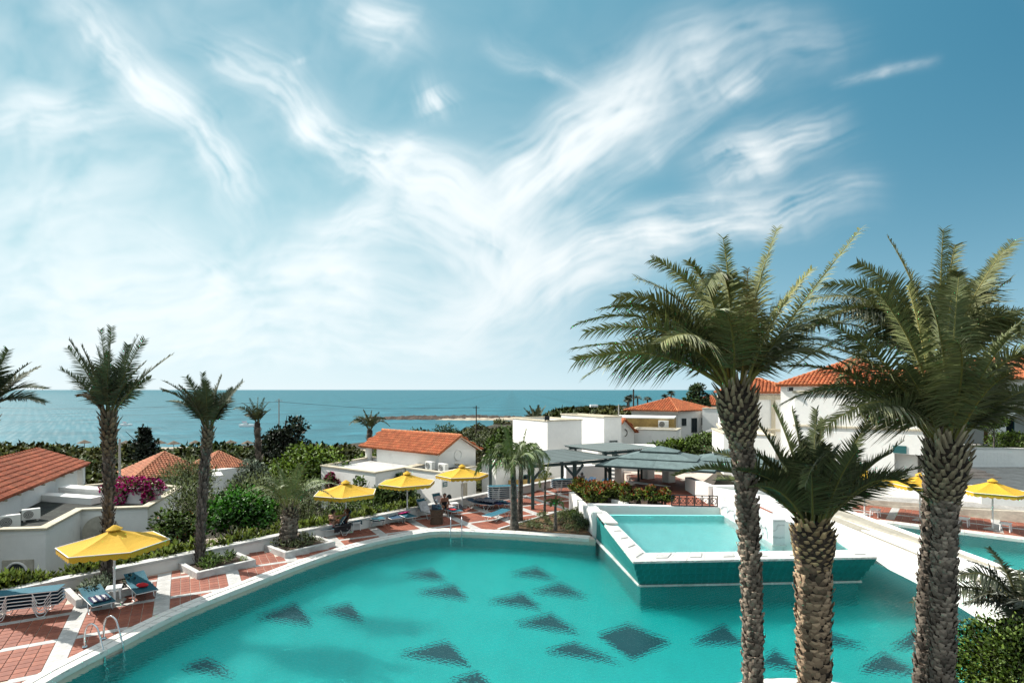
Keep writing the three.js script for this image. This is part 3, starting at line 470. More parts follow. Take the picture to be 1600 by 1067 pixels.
// bridge across the water
{
  const o = thing('footbridge', 'broad white arched footbridge crossing between the two pools', 'bridge');
  const X0 = 14.3, X1 = 16.6, N = 40, top = (D) => 1.2 - 0.25 * sstep(19, 13, D) + 0.1 * sstep(25, 31, D), D0 = 14.2, D1 = 33.5;
  const under = (D) => { const t = (D - 21.4) / 5.2; return Math.abs(t) < 1 ? -0.16 + 0.55 * Math.sqrt(1 - t * t) : -0.5; };
  const pos = [], q = (a, b, c, d) => pos.push(...a, ...b, ...c, ...a, ...c, ...d), P = (x, y, D) => [x, y, -D];
  for (let i = 0; i < N; i++) { const a = lerp(D0, D1, i / N), b = lerp(D0, D1, (i + 1) / N); q(P(X0, under(a), a), P(X0, under(b), b), P(X0, top(b), b), P(X0, top(a), a)); q(P(X1, under(b), b), P(X1, under(a), a), P(X1, top(a), a), P(X1, top(b), b)); q(P(X0, under(b), b), P(X0, under(a), a), P(X1, under(a), a), P(X1, under(b), b)); q(P(X0, top(a), a), P(X0, top(b), b), P(X1, top(b), b), P(X1, top(a), a)); }
  part(o, 'span', uvm(fromArrays(pos)), M.white_plaster);
  const strip = (x0, x1, dy, h, c = 0.01) => prism([[x0, D0], [x1, D0], ...Array.from({ length: 20 }, (_, i) => [x1, lerp(D0, D1, (i + 1) / 20)]), ...Array.from({ length: 20 }, (_, i) => [x0, lerp(D1, D0, i / 20)])], (x, D) => top(D) + dy - h, (x, D) => top(D) + dy, c);
  part(o, 'near_kerb', strip(X0 - 0.03, X0 + 0.22, 0.07, 0.1), M.white_plaster); part(o, 'far_kerb', strip(X1 - 0.22, X1 + 0.03, 0.07, 0.1), M.white_plaster);
  part(o, 'walkway', strip(X0 + 0.36, X1 - 0.23, 0.03, 0.06, 0), M.walkway_stone); part(o, 'drain_channel', strip(X0 + 0.235, X0 + 0.35, 0.006, 0.03, 0), M.grey_pole);
  const side = thing('ramp_block', 'white plastered block joining the spout wall to the footbridge', 'wall');
  part(side, 'block', prism([[11.13, 22.97], [12.2, 23.0], [14.26, 28.4], [14.26, 31.15], [11.1, 31.05]], -0.4, (x, D) => 1.84 - 0.16 * clamp(x - 11.2, 0, 3), 0.02), M.white_plaster);
  part(side, 'tile_strip', prism([[11.2, 24.6], [11.42, 24.6], [11.40, 27.2], [11.18, 27.2]], 1.83, 1.85, 0), M.terracotta_2);
}
// right-hand deck, ramp, walls, court
const RU = [0.783, -0.622], RV = [0.622, 0.783];
const rightPoly = [[16.7, 30.7], [20.25, 30.9], [24.7, 27.4], [32, 21.6], [35, 24.5], [27.7, 30.6], [23.2, 34.7], [16.7, 37.5]];
const rightDeck = struct('far_pool_deck', prism(rightPoly, -0.6, -0.015, 0), M.grout, 'terracotta deck along the far pool behind the footbridge', 'deck');
{
  const grown = inset(rightPoly, 0.15); paving(rightDeck, (x, D) => inside(grown, x, D) && !inside(inset(poolOutline, -0.85), x, D), -0.012, { U: RU, V: RV, u0: -3, v0: 34.6, range: [-3, 6, 0, 3], keep: 160, seed: 41, wide: 0.4 });
  const L = Math.hypot(4.4, -3.5), n = 24; for (let k = -3; k < n; k++) { const s = k * 0.36, x = 20.3 + RU[0] * s + RV[0] * 0.68, D = 30.55 + RU[1] * s + RV[1] * 0.68; const m = part(rightDeck, 'edge_tile', slab(0.345, 0.40, 0.022), M['terracotta_' + (((k * 7) % 4) + 4) % 4]); m.position.set(x, -0.01, -D); m.rotation.y = Math.atan2(RU[1], RU[0]); }
}
const rampY = (x) => 0.06 + 0.55 * sstep(22.5, 28.5, x);
single('ramp_wall', prism(band([[18.5, 38.4], [23.1, 34.55], [27.65, 30.45], [36, 23]], 0, 0.28), -0.3, (x) => rampY(x) + 0.04, 0.012), M.cream_paving, 'low cream kerb wall behind the far pool deck', 'wall');
struct('ramp', prism([[18.8, 38.6], [23.3, 34.8], [27.9, 30.7], [36.5, 23], [38, 27], [27.6, 33.1], [24.8, 36.6], [19, 42]], -0.5, (x) => rampY(x), 0), M.grey_paving, 'grey paved ramp behind the far pool', 'ramp');
single('court_wall', prism(band([[17, 43.6], [24.5, 36.6], [27.55, 33.0], [38.5, 26.8]], 0, 0.35), -0.4, (x) => 0.9 + 0.02 * (x - 24), 0.015), M.white_plaster, 'white retaining wall between the grey ramp and the paved court', 'wall');
struct('court', prism([[17.5, 44], [24.8, 36.9], [27.8, 33.3], [39, 27.1], [60, 36], [60, 56], [24, 58]], -1, (x, D) => 0.84 + 0.07 * Math.max(0, D - 36), 0), M.grey_paving, 'grey paved court in front of the arched building', 'court');
{ const o = thing('entrance_steps', 'low grey steps on the paved court near the arched building', 'steps'); for (let k = 0; k < 3; k++) part(o, 'step', prism([[31.2 + 0.35 * k, 38.6 + 0.5 * k], [33.6 - 0.1 * k, 38.6 + 0.5 * k], [33.9 - 0.1 * k, 41.5], [31.5 + 0.35 * k, 41.5]], 0.8, 1.2 + 0.14 * k, 0.01), M.pink_paving); }
// island round the near palms
struct('palm_island', prism([...inset(circle, 0).map((p) => [6.8 + (p[0] - 6.8) * 0.93, 10.5 + (p[1] - 10.5) * 0.93]), [2.8, 8.5], [2.8, 4], [40, 4], [26, 8.8], [16, 8.7], [12.4, 9.3]], -1.9, (x, D) => -0.03 + 0.05 * fbm2(x, D, 2), 0.02), M.soil, 'planted earth beside the near edge of the pool', 'ground');
struct('near_shore', prism([[10.3, 11.3], [12.4, 9.6], [16, 9.0], [19, 9.1], [19.5, 13.5], [14.2, 15.4], [11.5, 13.6]], -1.9, 0.25, 0.05), M.soil, 'planted bank at the near end of the footbridge', 'bank');
// garden ground seen between the plants
struct('garden_lawn', prism([[-22, 20], [-10, 31], [-12, 36], [-24, 30]], -2.6, -2.2, 0), M.lawn, 'small lawn below the garden wall', 'lawn');
struct('garden_path', prism([[-20, 30], [-13.2, 33.5], [-7, 36.2], [-6.3, 38.6], [-13, 37.5], [-22, 34]], -2.6, -2.1, 0), M.pink_paving, 'pale pink paved path through the garden', 'path');
// ================================================================ BUILDINGS
// tiles on a roof plane: eave corners a (left), b (right), ridge corners c (right), d (left); seen from outside
function roofTiles(a, b, c, d, tone, r, w = 0.25, course = 0.34) {
  const pos = [], nor = [], col = [], uv = [], up = d.clone().sub(a), along = b.clone().sub(a), nrm = along.clone().cross(c.clone().add(d).sub(a).sub(b)).normalize();
  const Ls = c.clone().add(d).multiplyScalar(0.5).sub(a.clone().add(b).multiplyScalar(0.5)).length(), rows = Math.max(3, Math.round(Ls / course)), X = along.clone().normalize(), Y = nrm.clone().cross(X);
  const base = a.clone(), len = along.length(), lo = new THREE.Vector3(), A = 5;
  for (let i = 0; i < rows; i++) {
    const t0 = i / rows, l = a.clone().lerp(d, t0 + 0.5 / rows), rr = b.clone().lerp(c, t0 + 0.5 / rows), s0 = l.clone().sub(base).dot(X), s1 = rr.clone().sub(base).dot(X), y0 = t0 * Ls - 0.03, y1 = (t0 + 1 / rows) * Ls + 0.03;
    for (let n = Math.ceil(s0 / w); n * w < s1; n++) {
      const cx = n * w + 0.01 * (r() - 0.5), k = 0.78 + 0.42 * r(), h = 0.9 + 0.2 * r(), cc = [tone[0] * k, tone[1] * k * h, tone[2] * k * h], ring = [];
      for (const [yy, rad, lift] of [[y0, w * 0.47, 0.035], [y1, w * 0.40, 0.0]]) { const q = []; for (let s = 0; s < A; s++) { const an = Math.PI * s / (A - 1), px = -Math.cos(an) * rad, pz = Math.sin(an) * rad * 0.75 + lift + 0.005; q.push([base.clone().addScaledVector(X, cx + px).addScaledVector(Y, yy).addScaledVector(nrm, pz), X.clone().multiplyScalar(-Math.cos(an)).addScaledVector(nrm, Math.sin(an) + 0.2).normalize()]); } ring.push(q); }
      for (let s = 0; s + 1 < A; s++) for (const [e, f] of [[0, s], [0, s + 1], [1, s + 1], [0, s], [1, s + 1], [1, s]]) { const [p, m] = ring[e][f]; pos.push(p.x, p.y, p.z); nor.push(m.x, m.y, m.z); col.push(...cc); uv.push(p.x + p.z * 0.3, p.y + p.z); }
      // rounded lower lip
      const mid = base.clone().addScaledVector(X, cx).addScaledVector(Y, y0).addScaledVector(nrm, 0.0), dn = Y.clone().negate();
      for (let s = 0; s + 1 < A; s++) for (const p of [mid, ring[0][s + 1][0], ring[0][s][0]]) { pos.push(p.x, p.y, p.z); nor.push(dn.x, dn.y, dn.z); col.push(cc[0] * 0.9, cc[1] * 0.9, cc[2] * 0.9); uv.push(p.x, p.y); }
    }
  }
  return fromArrays(pos, nor, col, uv);
}
function quadSlab(a, b, c, d, th) { const n = b.clone().sub(a).cross(d.clone().sub(a)).normalize().multiplyScalar(-th), P = [a, b, c, d], Q = P.map((p) => p.clone().add(n)), pos = [], t = (i, j, k) => { for (const p of [i, j, k]) pos.push(p.x, p.y, p.z); }; t(a, b, c); t(a, c, d); t(Q[0], Q[2], Q[1]); t(Q[0], Q[3], Q[2]); for (let i = 0; i < 4; i++) { const j = (i + 1) % 4; t(P[i], Q[i], Q[j]); t(P[i], Q[j], P[j]); } return fromArrays(pos); }
const TONE = { red: [0.52, 0.145, 0.068], orange: [0.62, 0.185, 0.07], salmon: [0.66, 0.25, 0.13] };
function solidRoof(parent, planes, ridges, tone, r, w, course) {
  const under = []; const g = planes.map((p) => { under.push(quadSlab(...p, 0.1)); return roofTiles(...p, tone, r, w, course); });
  const m = merge(under); const n = m.attributes.position.count, c = new Float32Array(n * 3); for (let i = 0; i < n; i++) { c[i * 3] = tone[0] * 0.8; c[i * 3 + 1] = tone[1] * 0.8; c[i * 3 + 2] = tone[2] * 0.8; } m.setAttribute('color', new THREE.BufferAttribute(c, 3));
  const roof = part(parent, 'roof', uvm(m), M.roof_tile); part(roof, 'roof_tiles', merge(g), M.roof_tile, true);
  const caps = []; for (const [a, b] of ridges) { const L = a.distanceTo(b), k = Math.max(2, Math.round(L / 0.4)); for (let i = 0; i < k; i++) { const p = a.clone().lerp(b, i / k), q = a.clone().lerp(b, (i + 1.1) / k); p.y += 0.03; const cg = rod(p, q, 0.13, 0.105, 7), nn = cg.attributes.position.count, cc = new Float32Array(nn * 3), s = 0.85 + 0.4 * r(); for (let z = 0; z < nn; z++) { cc[z * 3] = tone[0] * s * 1.08; cc[z * 3 + 1] = tone[1] * s * 1.3; cc[z * 3 + 2] = tone[2] * s * 1.4; } cg.setAttribute('color', new THREE.BufferAttribute(cc, 3)); caps.push(cg); } }
  if (caps.length) part(roof, 'ridge_tiles', merge(caps), M.roof_tile, true);
  return roof;
}
function hipRoof(parent, C, ye, yp, tone, r, w, over = 0.35) {         // C: four corners of the walls
  const P = inset(C, -over), m = [C.reduce((s, p) => s + p[0], 0) / 4, C.reduce((s, p) => s + p[1], 0) / 4], peak = V3(m[0], yp, m[1]), Q = (area2(P) > 0 ? P : [...P].reverse()).map(([x, d]) => V3(x, ye, d));
  return solidRoof(parent, Q.map((a, i) => [a, Q[(i + 1) % 4], peak, peak.clone().addScaledVector(a.clone().sub(Q[(i + 1) % 4]).normalize(), 0.01)]), Q.map((a) => [a, peak]), tone, r, w);
}
const uvec = (a, b) => { const l = Math.hypot(b[0] - a[0], b[1] - a[1]); return [(b[0] - a[0]) / l, (b[1] - a[1]) / l]; };
function quadFrom(p, e, L, w) { const n = [-e[1], e[0]]; return [p, [p[0] + e[0] * L, p[1] + e[1] * L], [p[0] + e[0] * L + n[0] * w, p[1] + e[1] * L + n[1] * w], [p[0] + n[0] * w, p[1] + n[1] * w]]; }
// something set on an upright wall running from p along e: frame of reference for windows and doors
function onFace(p, e, s, y, out = 0) { const n = [e[1], -e[0]]; return { pos: V3(p[0] + e[0] * s + n[0] * out, y, p[1] + e[1] * s + n[1] * out), turn: Math.atan2(e[1], e[0]) }; }
function place(mesh, f) { mesh.position.copy(f.pos); mesh.rotation.y = f.turn; return mesh; }
function windowOn(parent, p, e, s, y, w, h, glass = M.dark_glass, frame = M.white_paint, name = 'window') {
  const o = place(part(parent, name, uvm(new THREE.BoxGeometry(w, h, 0.05).translate(0, 0, 0.012)), glass), onFace(p, e, s, y));
  part(o, name + '_frame', merge([new THREE.BoxGeometry(w + 0.12, 0.06, 0.1).translate(0, h / 2 + 0.03, 0.02), new THREE.BoxGeometry(w + 0.12, 0.06, 0.14).translate(0, -h / 2 - 0.03, 0.03), new THREE.BoxGeometry(0.06, h - 0.002, 0.1).translate(w / 2 + 0.03, 0, 0.02), new THREE.BoxGeometry(0.06, h - 0.002, 0.1).translate(-w / 2 - 0.03, 0, 0.02), new THREE.BoxGeometry(0.04, h - 0.004, 0.03).translate(0, 0, 0.05)]), frame);
  return o;
}
function roundWindow(parent, p, e, s, y, r, glass = M.dark_glass, out = 0) { const o = place(part(parent, 'round_window', new THREE.CylinderGeometry(r, r, 0.03, 28).rotateX(Math.PI / 2).translate(0, 0, 0.012), glass), onFace(p, e, s, y, out)); part(o, 'window_surround', new THREE.TorusGeometry(r + 0.02, 0.05, 8, 32).translate(0, 0, 0.02), M.white_plaster); return o; }
function parapet(parent, P, y, h, th = 0.25, open = false) {            // low wall with a cream cap round a flat roof
  if (area2(P) > 0) P = [...P].reverse(); const ring = open ? P : P; const n = P.length;
  const q = inset(P, th); part(parent, 'parapet', prism(P, y, y + h, 0, [q]), M.white_plaster);
  part(parent, 'parapet_cap', prism(inset(P, -0.07), y + h, y + h + 0.1, 0.012, [inset(P, th + 0.04)]), M.cream_trim); }
function acUnit(label, x, y, D, turn, s = 1) {
  const o = thing('air_conditioner', label, 'air conditioner', 'air conditioners on the roofs', x, y, D, turn);
  part(o, 'casing', cbox(0.85 * s, 0.6 * s, 0.34 * s, 0, 0.08, 0, 0, 0.015), M.ac_white);
  const f = part(o, 'fan_grille', merge([new THREE.CylinderGeometry(0.23 * s, 0.23 * s, 0.02, 24).rotateX(Math.PI / 2).translate(-0.12 * s, 0.08 + 0.3 * s, 0.18 * s)]), M.ac_grille);
  part(f, 'fan_ring', merge([0.06, 0.12, 0.18, 0.235].map((r) => new THREE.TorusGeometry(r * s, 0.008, 5, 24).translate(-0.12 * s, 0.08 + 0.3 * s, 0.193 * s))), M.ac_white);
  part(o, 'side_slots', merge([0, 1, 2, 3, 4].map((k) => boxAt(0.012, 0.05 * s, 0.28 * s, -0.43 * s, 0.16 + k * 0.1 * s, 0))), M.ac_grille);
  for (const q of [-1, 1]) part(o, 'foot', boxAt(0.08, 0.08, 0.36 * s, q * 0.3 * s, 0.04, 0), M.grey_pole);
  return o;
}
{ // ---- house on the far left: flat roofed wing, tiled block behind
  const o = thing('white_house', 'white house at far left with dark red tiled roof and flat roofed wing', 'house'), r = rng(51);
  const P = [[-30, 23.2], [-21.6, 23.8], [-19.9, 24.0], [-21.3, 27.8], [-18.4, 28.4], [-20.1, 34.2], [-24.5, 36.5], [-32, 30]];
  part(o, 'wing_wall', prism(P, -2.6, 1.0, 0), M.white_plaster);
  part(o, 'flat_roof', prism(inset(P, 0.3), 1.0, 1.02, 0), M.roof_felt);
  parapet(o, P, 1.005, 0.22, 0.28);
  roundWindow(o, [-21.6, 23.8], uvec([-21.6, 23.8], [-19.9, 24]), 0.62, -0.52, 0.38, M.dark_glass, 0.04);
  part(o, 'window_panel', prism(band([[-21.55, 23.78], [-20.35, 23.92]], -0.03, 0.1), -2.4, -0.0, 0.01), M.cream_paving);
  { const e = uvec([-21.3, 27.8], [-18.4, 28.4]); const s = new THREE.Shape(); s.moveTo(-0.8, -1.3); s.lineTo(0.8, -1.3); s.lineTo(0.8, 0.1); s.absarc(0, 0.1, 0.8, 0, Math.PI, false); place(part(o, 'arched_niche', new THREE.ExtrudeGeometry(s, { depth: 0.12, bevelEnabled: false, curveSegments: 16 }), M.cream_paving), onFace([-21.3, 27.8], e, 0.9, 0.05)); }
  const e = [-0.394, 0.919], E0 = [-21.74, 21.0], n = [-e[1], e[0]], A = (s, m, y) => V3(E0[0] + e[0] * s + n[0] * m, y, E0[1] + e[1] * s + n[1] * m);
  part(o, 'upper_wall', prism([...quadFrom(E0, e, 17.4, 4.8)].reverse(), 0.9, 2.2, 0), M.white_plaster);
  for (const s of [0, 17.4]) part(o, 'gable', fromArrays([...A(s, 0, 2.18).toArray(), ...A(s, 4.8, 2.18).toArray(), ...A(s, 2.4, 3.12).toArray()]), M.white_plaster);
  solidRoof(o, [[A(-0.5, -0.35, 2.16), A(18.7, -0.35, 2.16), A(18.7, 2.4, 3.26), A(-0.5, 2.4, 3.26)], [A(18.7, 5.15, 2.16), A(-0.5, 5.15, 2.16), A(-0.5, 2.4, 3.26), A(18.7, 2.4, 3.26)]], [[A(-0.5, 2.4, 3.28), A(18.7, 2.4, 3.28)]], TONE.red, r, 0.27, 0.35);
  for (let k = 0; k < 9; k++) part(o, 'rafter_end', beam(A(4 + k * 1.6, -0.38, 2.03), A(4 + k * 1.6, 0.05, 2.1), 0.08, 0.1), M.cream_trim);
  part(o, 'porch_column', cbox(0.5, 1.3, 0.5, A(18.3, 0.1, 0).x, 0.85, -A(18.3, 0.1, 0).z, Math.atan2(e[1], e[0])), M.white_plaster);
  for (const [P4, y] of [[[[-26.2, 31.2], [-22.6, 30.2], [-22.5, 30.9], [-26.3, 32.0]], 1.38], [[[-26.0, 32.3], [-21.9, 31.1], [-21.8, 31.8], [-26.2, 33.2]], 1.62]]) part(o, 'roof_step', prism(P4, 1.0, y, 0.01), M.white_plaster);
  part(o, 'flower_wall', prism([[-21.75, 30.7], [-19.05, 30.3], [-19.05, 30.55], [-21.75, 30.95]], 1.0, 1.85, 0.01), M.white_plaster);
  acUnit('air conditioner with round fan on the dark flat roof, left of the pair', -22.35, 1.02, 25.0, 0.75, 0.9); acUnit('smaller air conditioner behind another on the dark flat roof', -22.75, 1.02, 26.6, 0.75, 0.8);
}
function hipHouse(name, label, C, y0, ye, yp, tone, seed, w = 0.3) { const o = thing(name, label, 'house'); part(o, 'wall', prism(C, y0, ye, 0), M.white_plaster); hipRoof(o, C, ye, yp, tone, rng(seed), w); return o; }
{ // ---- hipped houses down the slope
  const g1 = hipHouse('white_house', 'low white house with hipped salmon tiled roof behind the magenta flowers', [[-41.6, 60.0], [-37.0, 55.0], [-32.6, 60.0], [-37.4, 65.2]], -5.2, -1.6, 0.55, TONE.salmon, 52);
  const e = uvec([-37.0, 55.0], [-32.6, 60.0]); windowOn(g1, [-37.0, 55.0], e, 3.0, -2.6, 1.0, 1.0); windowOn(g1, [-37.0, 55.0], e, 5.3, -2.6, 0.9, 1.0);
  part(g1, 'porch', prism([[-33.4, 58.2], [-31.0, 60.4], [-32.6, 63], [-35, 61]], -5.2, -1.95, 0.02), M.white_plaster);
  const g2 = hipHouse('white_house', 'farthest hipped house with salmon tiles behind the second palm trunk', [[-43.4, 76], [-39.4, 71.5], [-35.6, 75.6], [-39.6, 80]], -6.6, -3.0, -1.05, TONE.salmon, 53);
  part(g2, 'balcony', prism([[-40.2, 70.4], [-37.2, 71.4], [-36, 73.4], [-39, 72.2]], -6.4, -2.95, 0.02), M.white_plaster);
}
{ // ---- house in the middle: gabled block with round niche, flat roofed wings
  const o = thing('white_house', 'white house with bright orange gabled roof and flat wings beyond the parasols', 'house'), r = rng(54);
  const e = [0.78, -0.626], E0 = [-13.2, 51.2], n = [0.626, 0.78], A = (s, m, y) => V3(E0[0] + e[0] * s + n[0] * m, y, E0[1] + e[1] * s + n[1] * m), F = (s, m) => [E0[0] + e[0] * s + n[0] * m, E0[1] + e[1] * s + n[1] * m];
  part(o, 'upper_wall', prism([F(1.4, 0), F(9.35, 0), F(9.35, 4.4), F(1.4, 4.4)], -2.6, 2.12, 0), M.white_plaster);
  for (const s of [1.42, 9.34]) part(o, 'gable', fromArrays([...A(s, 0, 2.1).toArray(), ...A(s, 4.4, 2.1).toArray(), ...A(s, 2.2, 3.28).toArray()]), M.white_plaster);
  solidRoof(o, [[A(-0.6, -0.4, 2.05), A(9.75, -0.4, 2.05), A(9.75, 2.2, 3.38), A(-0.6, 2.2, 3.38)], [A(9.75, 4.8, 2.05), A(-0.6, 4.8, 2.05), A(-0.6, 2.2, 3.38), A(9.75, 2.2, 3.38)]], [[A(-0.6, 2.2, 3.4), A(9.75, 2.2, 3.4)]], TONE.orange, r, 0.27, 0.36);
  part(o, 'barge_board', merge([beam(A(9.72, -0.4, 1.96), A(9.72, 2.2, 3.29), 0.05, 0.14), beam(A(9.72, 2.2, 3.29), A(9.72, 4.8, 1.96), 0.05, 0.14)]), M.cream_trim);
  part(o, 'porch_column', new THREE.CylinderGeometry(0.3, 0.3, 2.4, 16).translate(A(0.0, 0.2, 0).x, 0.85, A(0, 0.2, 0).z), M.white_plaster);
  { const p = F(9.35, 0), d = [n[0], n[1]]; const w = place(part(o, 'round_niche', new THREE.CylinderGeometry(0.42, 0.42, 0.02, 28).rotateX(Math.PI / 2), M.white_plaster), onFace(p, d, 2.2, 1.75)); part(w, 'niche_ring', new THREE.TorusGeometry(0.42, 0.05, 8, 32).translate(0, 0, 0.03), M.white_plaster); }
  const wings = [[[-15.6, 46.0], [-10.2, 42.0], [-8.5, 44.6], [-7.4, 47.2], [-13, 52]], [[-8.4, 44.55], [-5.25, 42.0], [-2.9, 45.4], [-5.0, 47.4], [-7.2, 47.0]]];
  wings.forEach((P, i) => { part(o, 'wing_wall', prism(P, -2.6, 0.76, 0), M.white_plaster); part(o, 'flat_roof', prism(inset(P, 0.3), 0.76, 0.79, 0), i ? M.roof_felt : M.white_stone); parapet(o, P, 0.765, 0.2 + 0.004 * i, 0.25); });
  const p = [-5.25, 42.0], d = uvec([-5.25, 42.0], [-2.9, 45.4]); roundWindow(o, p, d, 0.75, -1.05, 0.36);
  windowOn(o, p, d, 2.6, -0.9, 0.55, 1.5, M.cream_paving, M.cream_trim, 'door');
  { const s = place(part(o, 'green_sign', new THREE.BoxGeometry(0.5, 0.36, 0.03).translate(0, 0, 0.02), M.teal_paint), onFace(p, d, 0.35, 0.1)); part(s, 'sign_line', merge([-0.08, 0.02, 0.1].map((y) => new THREE.BoxGeometry(0.38, 0.03, 0.006).translate(0, y, 0.04))), M.white_paint); }
  { const s = new THREE.Shape(); s.moveTo(-0.6, -1.0); s.lineTo(0.6, -1.0); s.lineTo(0.6, 0.1); s.absarc(0, 0.1, 0.6, 0, Math.PI, false); place(part(o, 'arched_niche', new THREE.ExtrudeGeometry(s, { depth: 0.3, bevelEnabled: false, curveSegments: 16 }), M.cream_paving), onFace([-15.6, 46.0], uvec([-15.6, 46.0], [-10.2, 42.0]), 1.6, -0.75)); }
  acUnit('air conditioner on the flat roof against the gabled house, left one', -6.55, 0.79, 45.0, -0.75); acUnit('air conditioner on the flat roof nearer the house corner', -5.35, 0.79, 43.75, -0.75);
  const b = thing('white_house', 'plain white flat roofed block right of the gabled house', 'house'); const Q = [[-2.5, 46.6], [-1.3, 45.0], [2.2, 46.6], [1.0, 51], [-2.5, 51]]; part(b, 'wall', prism(Q, -2.6, 1.05, 0), M.white_plaster); parapet(b, Q, 1.05, 0.15, 0.25);
  windowOn(b, [-1.3, 45.0], uvec([-1.3, 45.0], [2.2, 46.6]), 2.7, -0.2, 0.5, 0.8, M.dark_glass, M.teal_paint);
  single('ochre_wall', prism([[-0.2, 44.6], [3.6, 45.8], [3.5, 46.1], [-0.3, 44.9]], -2.6, 0.0, 0.01), M.ochre_plaster, 'low ochre wall beside the white block behind the slim palms', 'wall');
}
function cubeHouse(label, C, y0, y1, name = 'white_house') { const o = thing(name, label, 'house'); part(o, 'wall', prism(C, y0, y1, 0), M.white_plaster); part(o, 'flat_roof', prism(inset(C, 0.3), y1, y1 + 0.01, 0), M.white_stone); parapet(o, C, y1 + 0.005, 0.16, 0.25); return o; }
{ // ---- tall white cubes behind the pergola
  const c = [2.9, 46], g = (u, v) => [c[0] + u * UX[0] + v * VX[0], c[1] + u * UX[1] + v * VX[1]];
  const a = cubeHouse('tall plain white block with cream roof edge behind the pergola', [g(0, 0), g(3.5, 0), g(3.5, 5.6), g(0, 5.6)], -1.5, 4.45);
  part(a, 'flood_lamp', boxAt(0.4, 0.35, 0.2, g(0.1, 0.2)[0], 4.85, g(0.1, 0.2)[1]), M.black_iron);
  const k = [8.1, 49.5], h = (u, v) => [k[0] + u * UX[0] + v * VX[0], k[1] + u * UX[1] + v * VX[1]];
  const b = cubeHouse('white block with one narrow dark window behind the shaded terrace', [h(0, 0), h(2.0, 0), h(2.0, 6.5), h(0, 6.5)], -1, 4.6); windowOn(b, h(0, 0), UX, 1.05, 1.75, 0.75, 1.75, M.dark_glass, M.green_timber);
  const d = thing('white_house', 'low white annexe beneath the shaded terrace roof', 'house'); part(d, 'wall', prism([[6.9, 44.6], [11.5, 43.8], [12, 47.5], [7.4, 48.3]], -0.5, 2.6, 0.02), M.white_plaster);
  single('stair_wall', prism([[4.1, 42.6], [8.6, 43.3], [8.55, 43.7], [4.0, 43.0]], -0.3, (x) => 1.3 + 0.02 * x, 0.015), M.white_plaster, 'white wall behind the loungers under the pergola', 'wall');
}
{ // ---- small gabled house and ochre house with hipped roof, farther right
  const o = thing('white_house', 'tiny white house with orange gable and crescent niche', 'house'), r = rng(55), e = UX, E0 = [11.9, 66.0], A = (s, m, y) => V3(E0[0] + e[0] * s + VX[0] * m, y, E0[1] + e[1] * s + VX[1] * m);
  part(o, 'wall', prism([[A(0, 0, 0).x, -A(0, 0, 0).z], [A(3.2, 0, 0).x, -A(3.2, 0, 0).z], [A(3.2, 5, 0).x, -A(3.2, 5, 0).z], [A(0, 5, 0).x, -A(0, 5, 0).z]], -1, 2.2, 0), M.white_plaster);
  part(o, 'gable', fromArrays([...A(0, 0, 2.2).toArray(), ...A(3.2, 0, 2.2).toArray(), ...A(1.6, 0, 3.7).toArray()]), M.white_plaster);
  solidRoof(o, [[A(-0.3, 5.2, 2.1), A(-0.3, -0.4, 2.1), A(1.6, -0.4, 3.8), A(1.6, 5.2, 3.8)], [A(3.5, -0.4, 2.1), A(3.5, 5.2, 2.1), A(1.6, 5.2, 3.8), A(1.6, -0.4, 3.8)]], [], TONE.orange, r, 0.3, 0.4);
  place(part(o, 'crescent_niche', new THREE.TorusGeometry(0.4, 0.06, 6, 20, Math.PI).rotateZ(-Math.PI / 2), M.ac_grille), onFace(E0, e, 1.7, 2.1, 0.03));
  cubeHouse('low white flat roofed block in front of the tiny gabled house', [[7.6, 62], [12.6, 58], [15.8, 61], [11, 65.5]], -1, 0.85);
  cubeHouse('long low white roof below the ochre house', [[14.6, 68.6], [19.5, 66.6], [21, 70], [16, 72]], -1, 2.2);
  const h = thing('ochre_house', 'ochre house with white upper floor and bright orange hipped roof', 'house'), G = [[14.2, 73.5], [20.6, 71.6], [22.3, 76.5], [15, 79]];
  part(h, 'wall', prism(G, 0, 3.5, 0), M.ochre_plaster); part(h, 'roof_edge', prism(inset(G, -0.05), 3.5, 3.66, 0.02), M.white_plaster);
  const w = [[17.2, 81], [23.0, 78], [31.0, 82], [25, 90]]; part(h, 'upper_wall', prism(w, -1, 4.3, 0), M.white_plaster); hipRoof(h, [[16.6, 81], [22.6, 77], [29.4, 82], [23.2, 87]], 4.3, 6.0, TONE.orange, rng(56), 0.36, 0.3);
  const f = [23.0, 78], fe = uvec([23, 78], [31, 82]); for (const [s, ww, hh, y] of [[1.1, 0.7, 0.9, 2.7], [3.0, 0.9, 1.9, 2.2], [4.8, 0.7, 0.9, 2.7], [6.6, 1.4, 1.9, 2.2]]) windowOn(h, f, fe, s, y, ww, hh, M.dark_glass, M.green_timber);
  windowOn(h, [20.6, 71.6], uvec([20.6, 71.6], [22.3, 76.5]), 1.0, 1.7, 0.6, 1.1, M.green_timber, M.cream_trim, 'shutter_or_dark_opening');  // dark timber panel stands for the shaded inside of a window opening
  acUnit('air conditioner hung high on the ochre wall', 19.3, 2.3, 71.7, Math.atan2(-1.9, 6.4), 1.5);
  const st = thing('outside_stairs', 'white walled outside stairs rising beside the ochre house', 'stairs'); part(st, 'side_wall', prism([[20.0, 68.5], [25.4, 71.5], [25.4, 71.9], [20, 68.9]], -1, (x) => 0.6 + (x - 20) * 0.26, 0.02), M.ochre_plaster); part(st, 'handrail', prism([[20.0, 68.4], [25.4, 71.4], [25.4, 71.5], [20, 68.5]], (x) => 0.55 + (x - 20) * 0.26, (x) => 0.85 + (x - 20) * 0.26, 0.02), M.white_plaster); part(st, 'end_wall', prism([[25.6, 70.0], [27.6, 69.5], [27.8, 70.5], [25.8, 71]], -1, 1.6, 0.02), M.white_plaster);
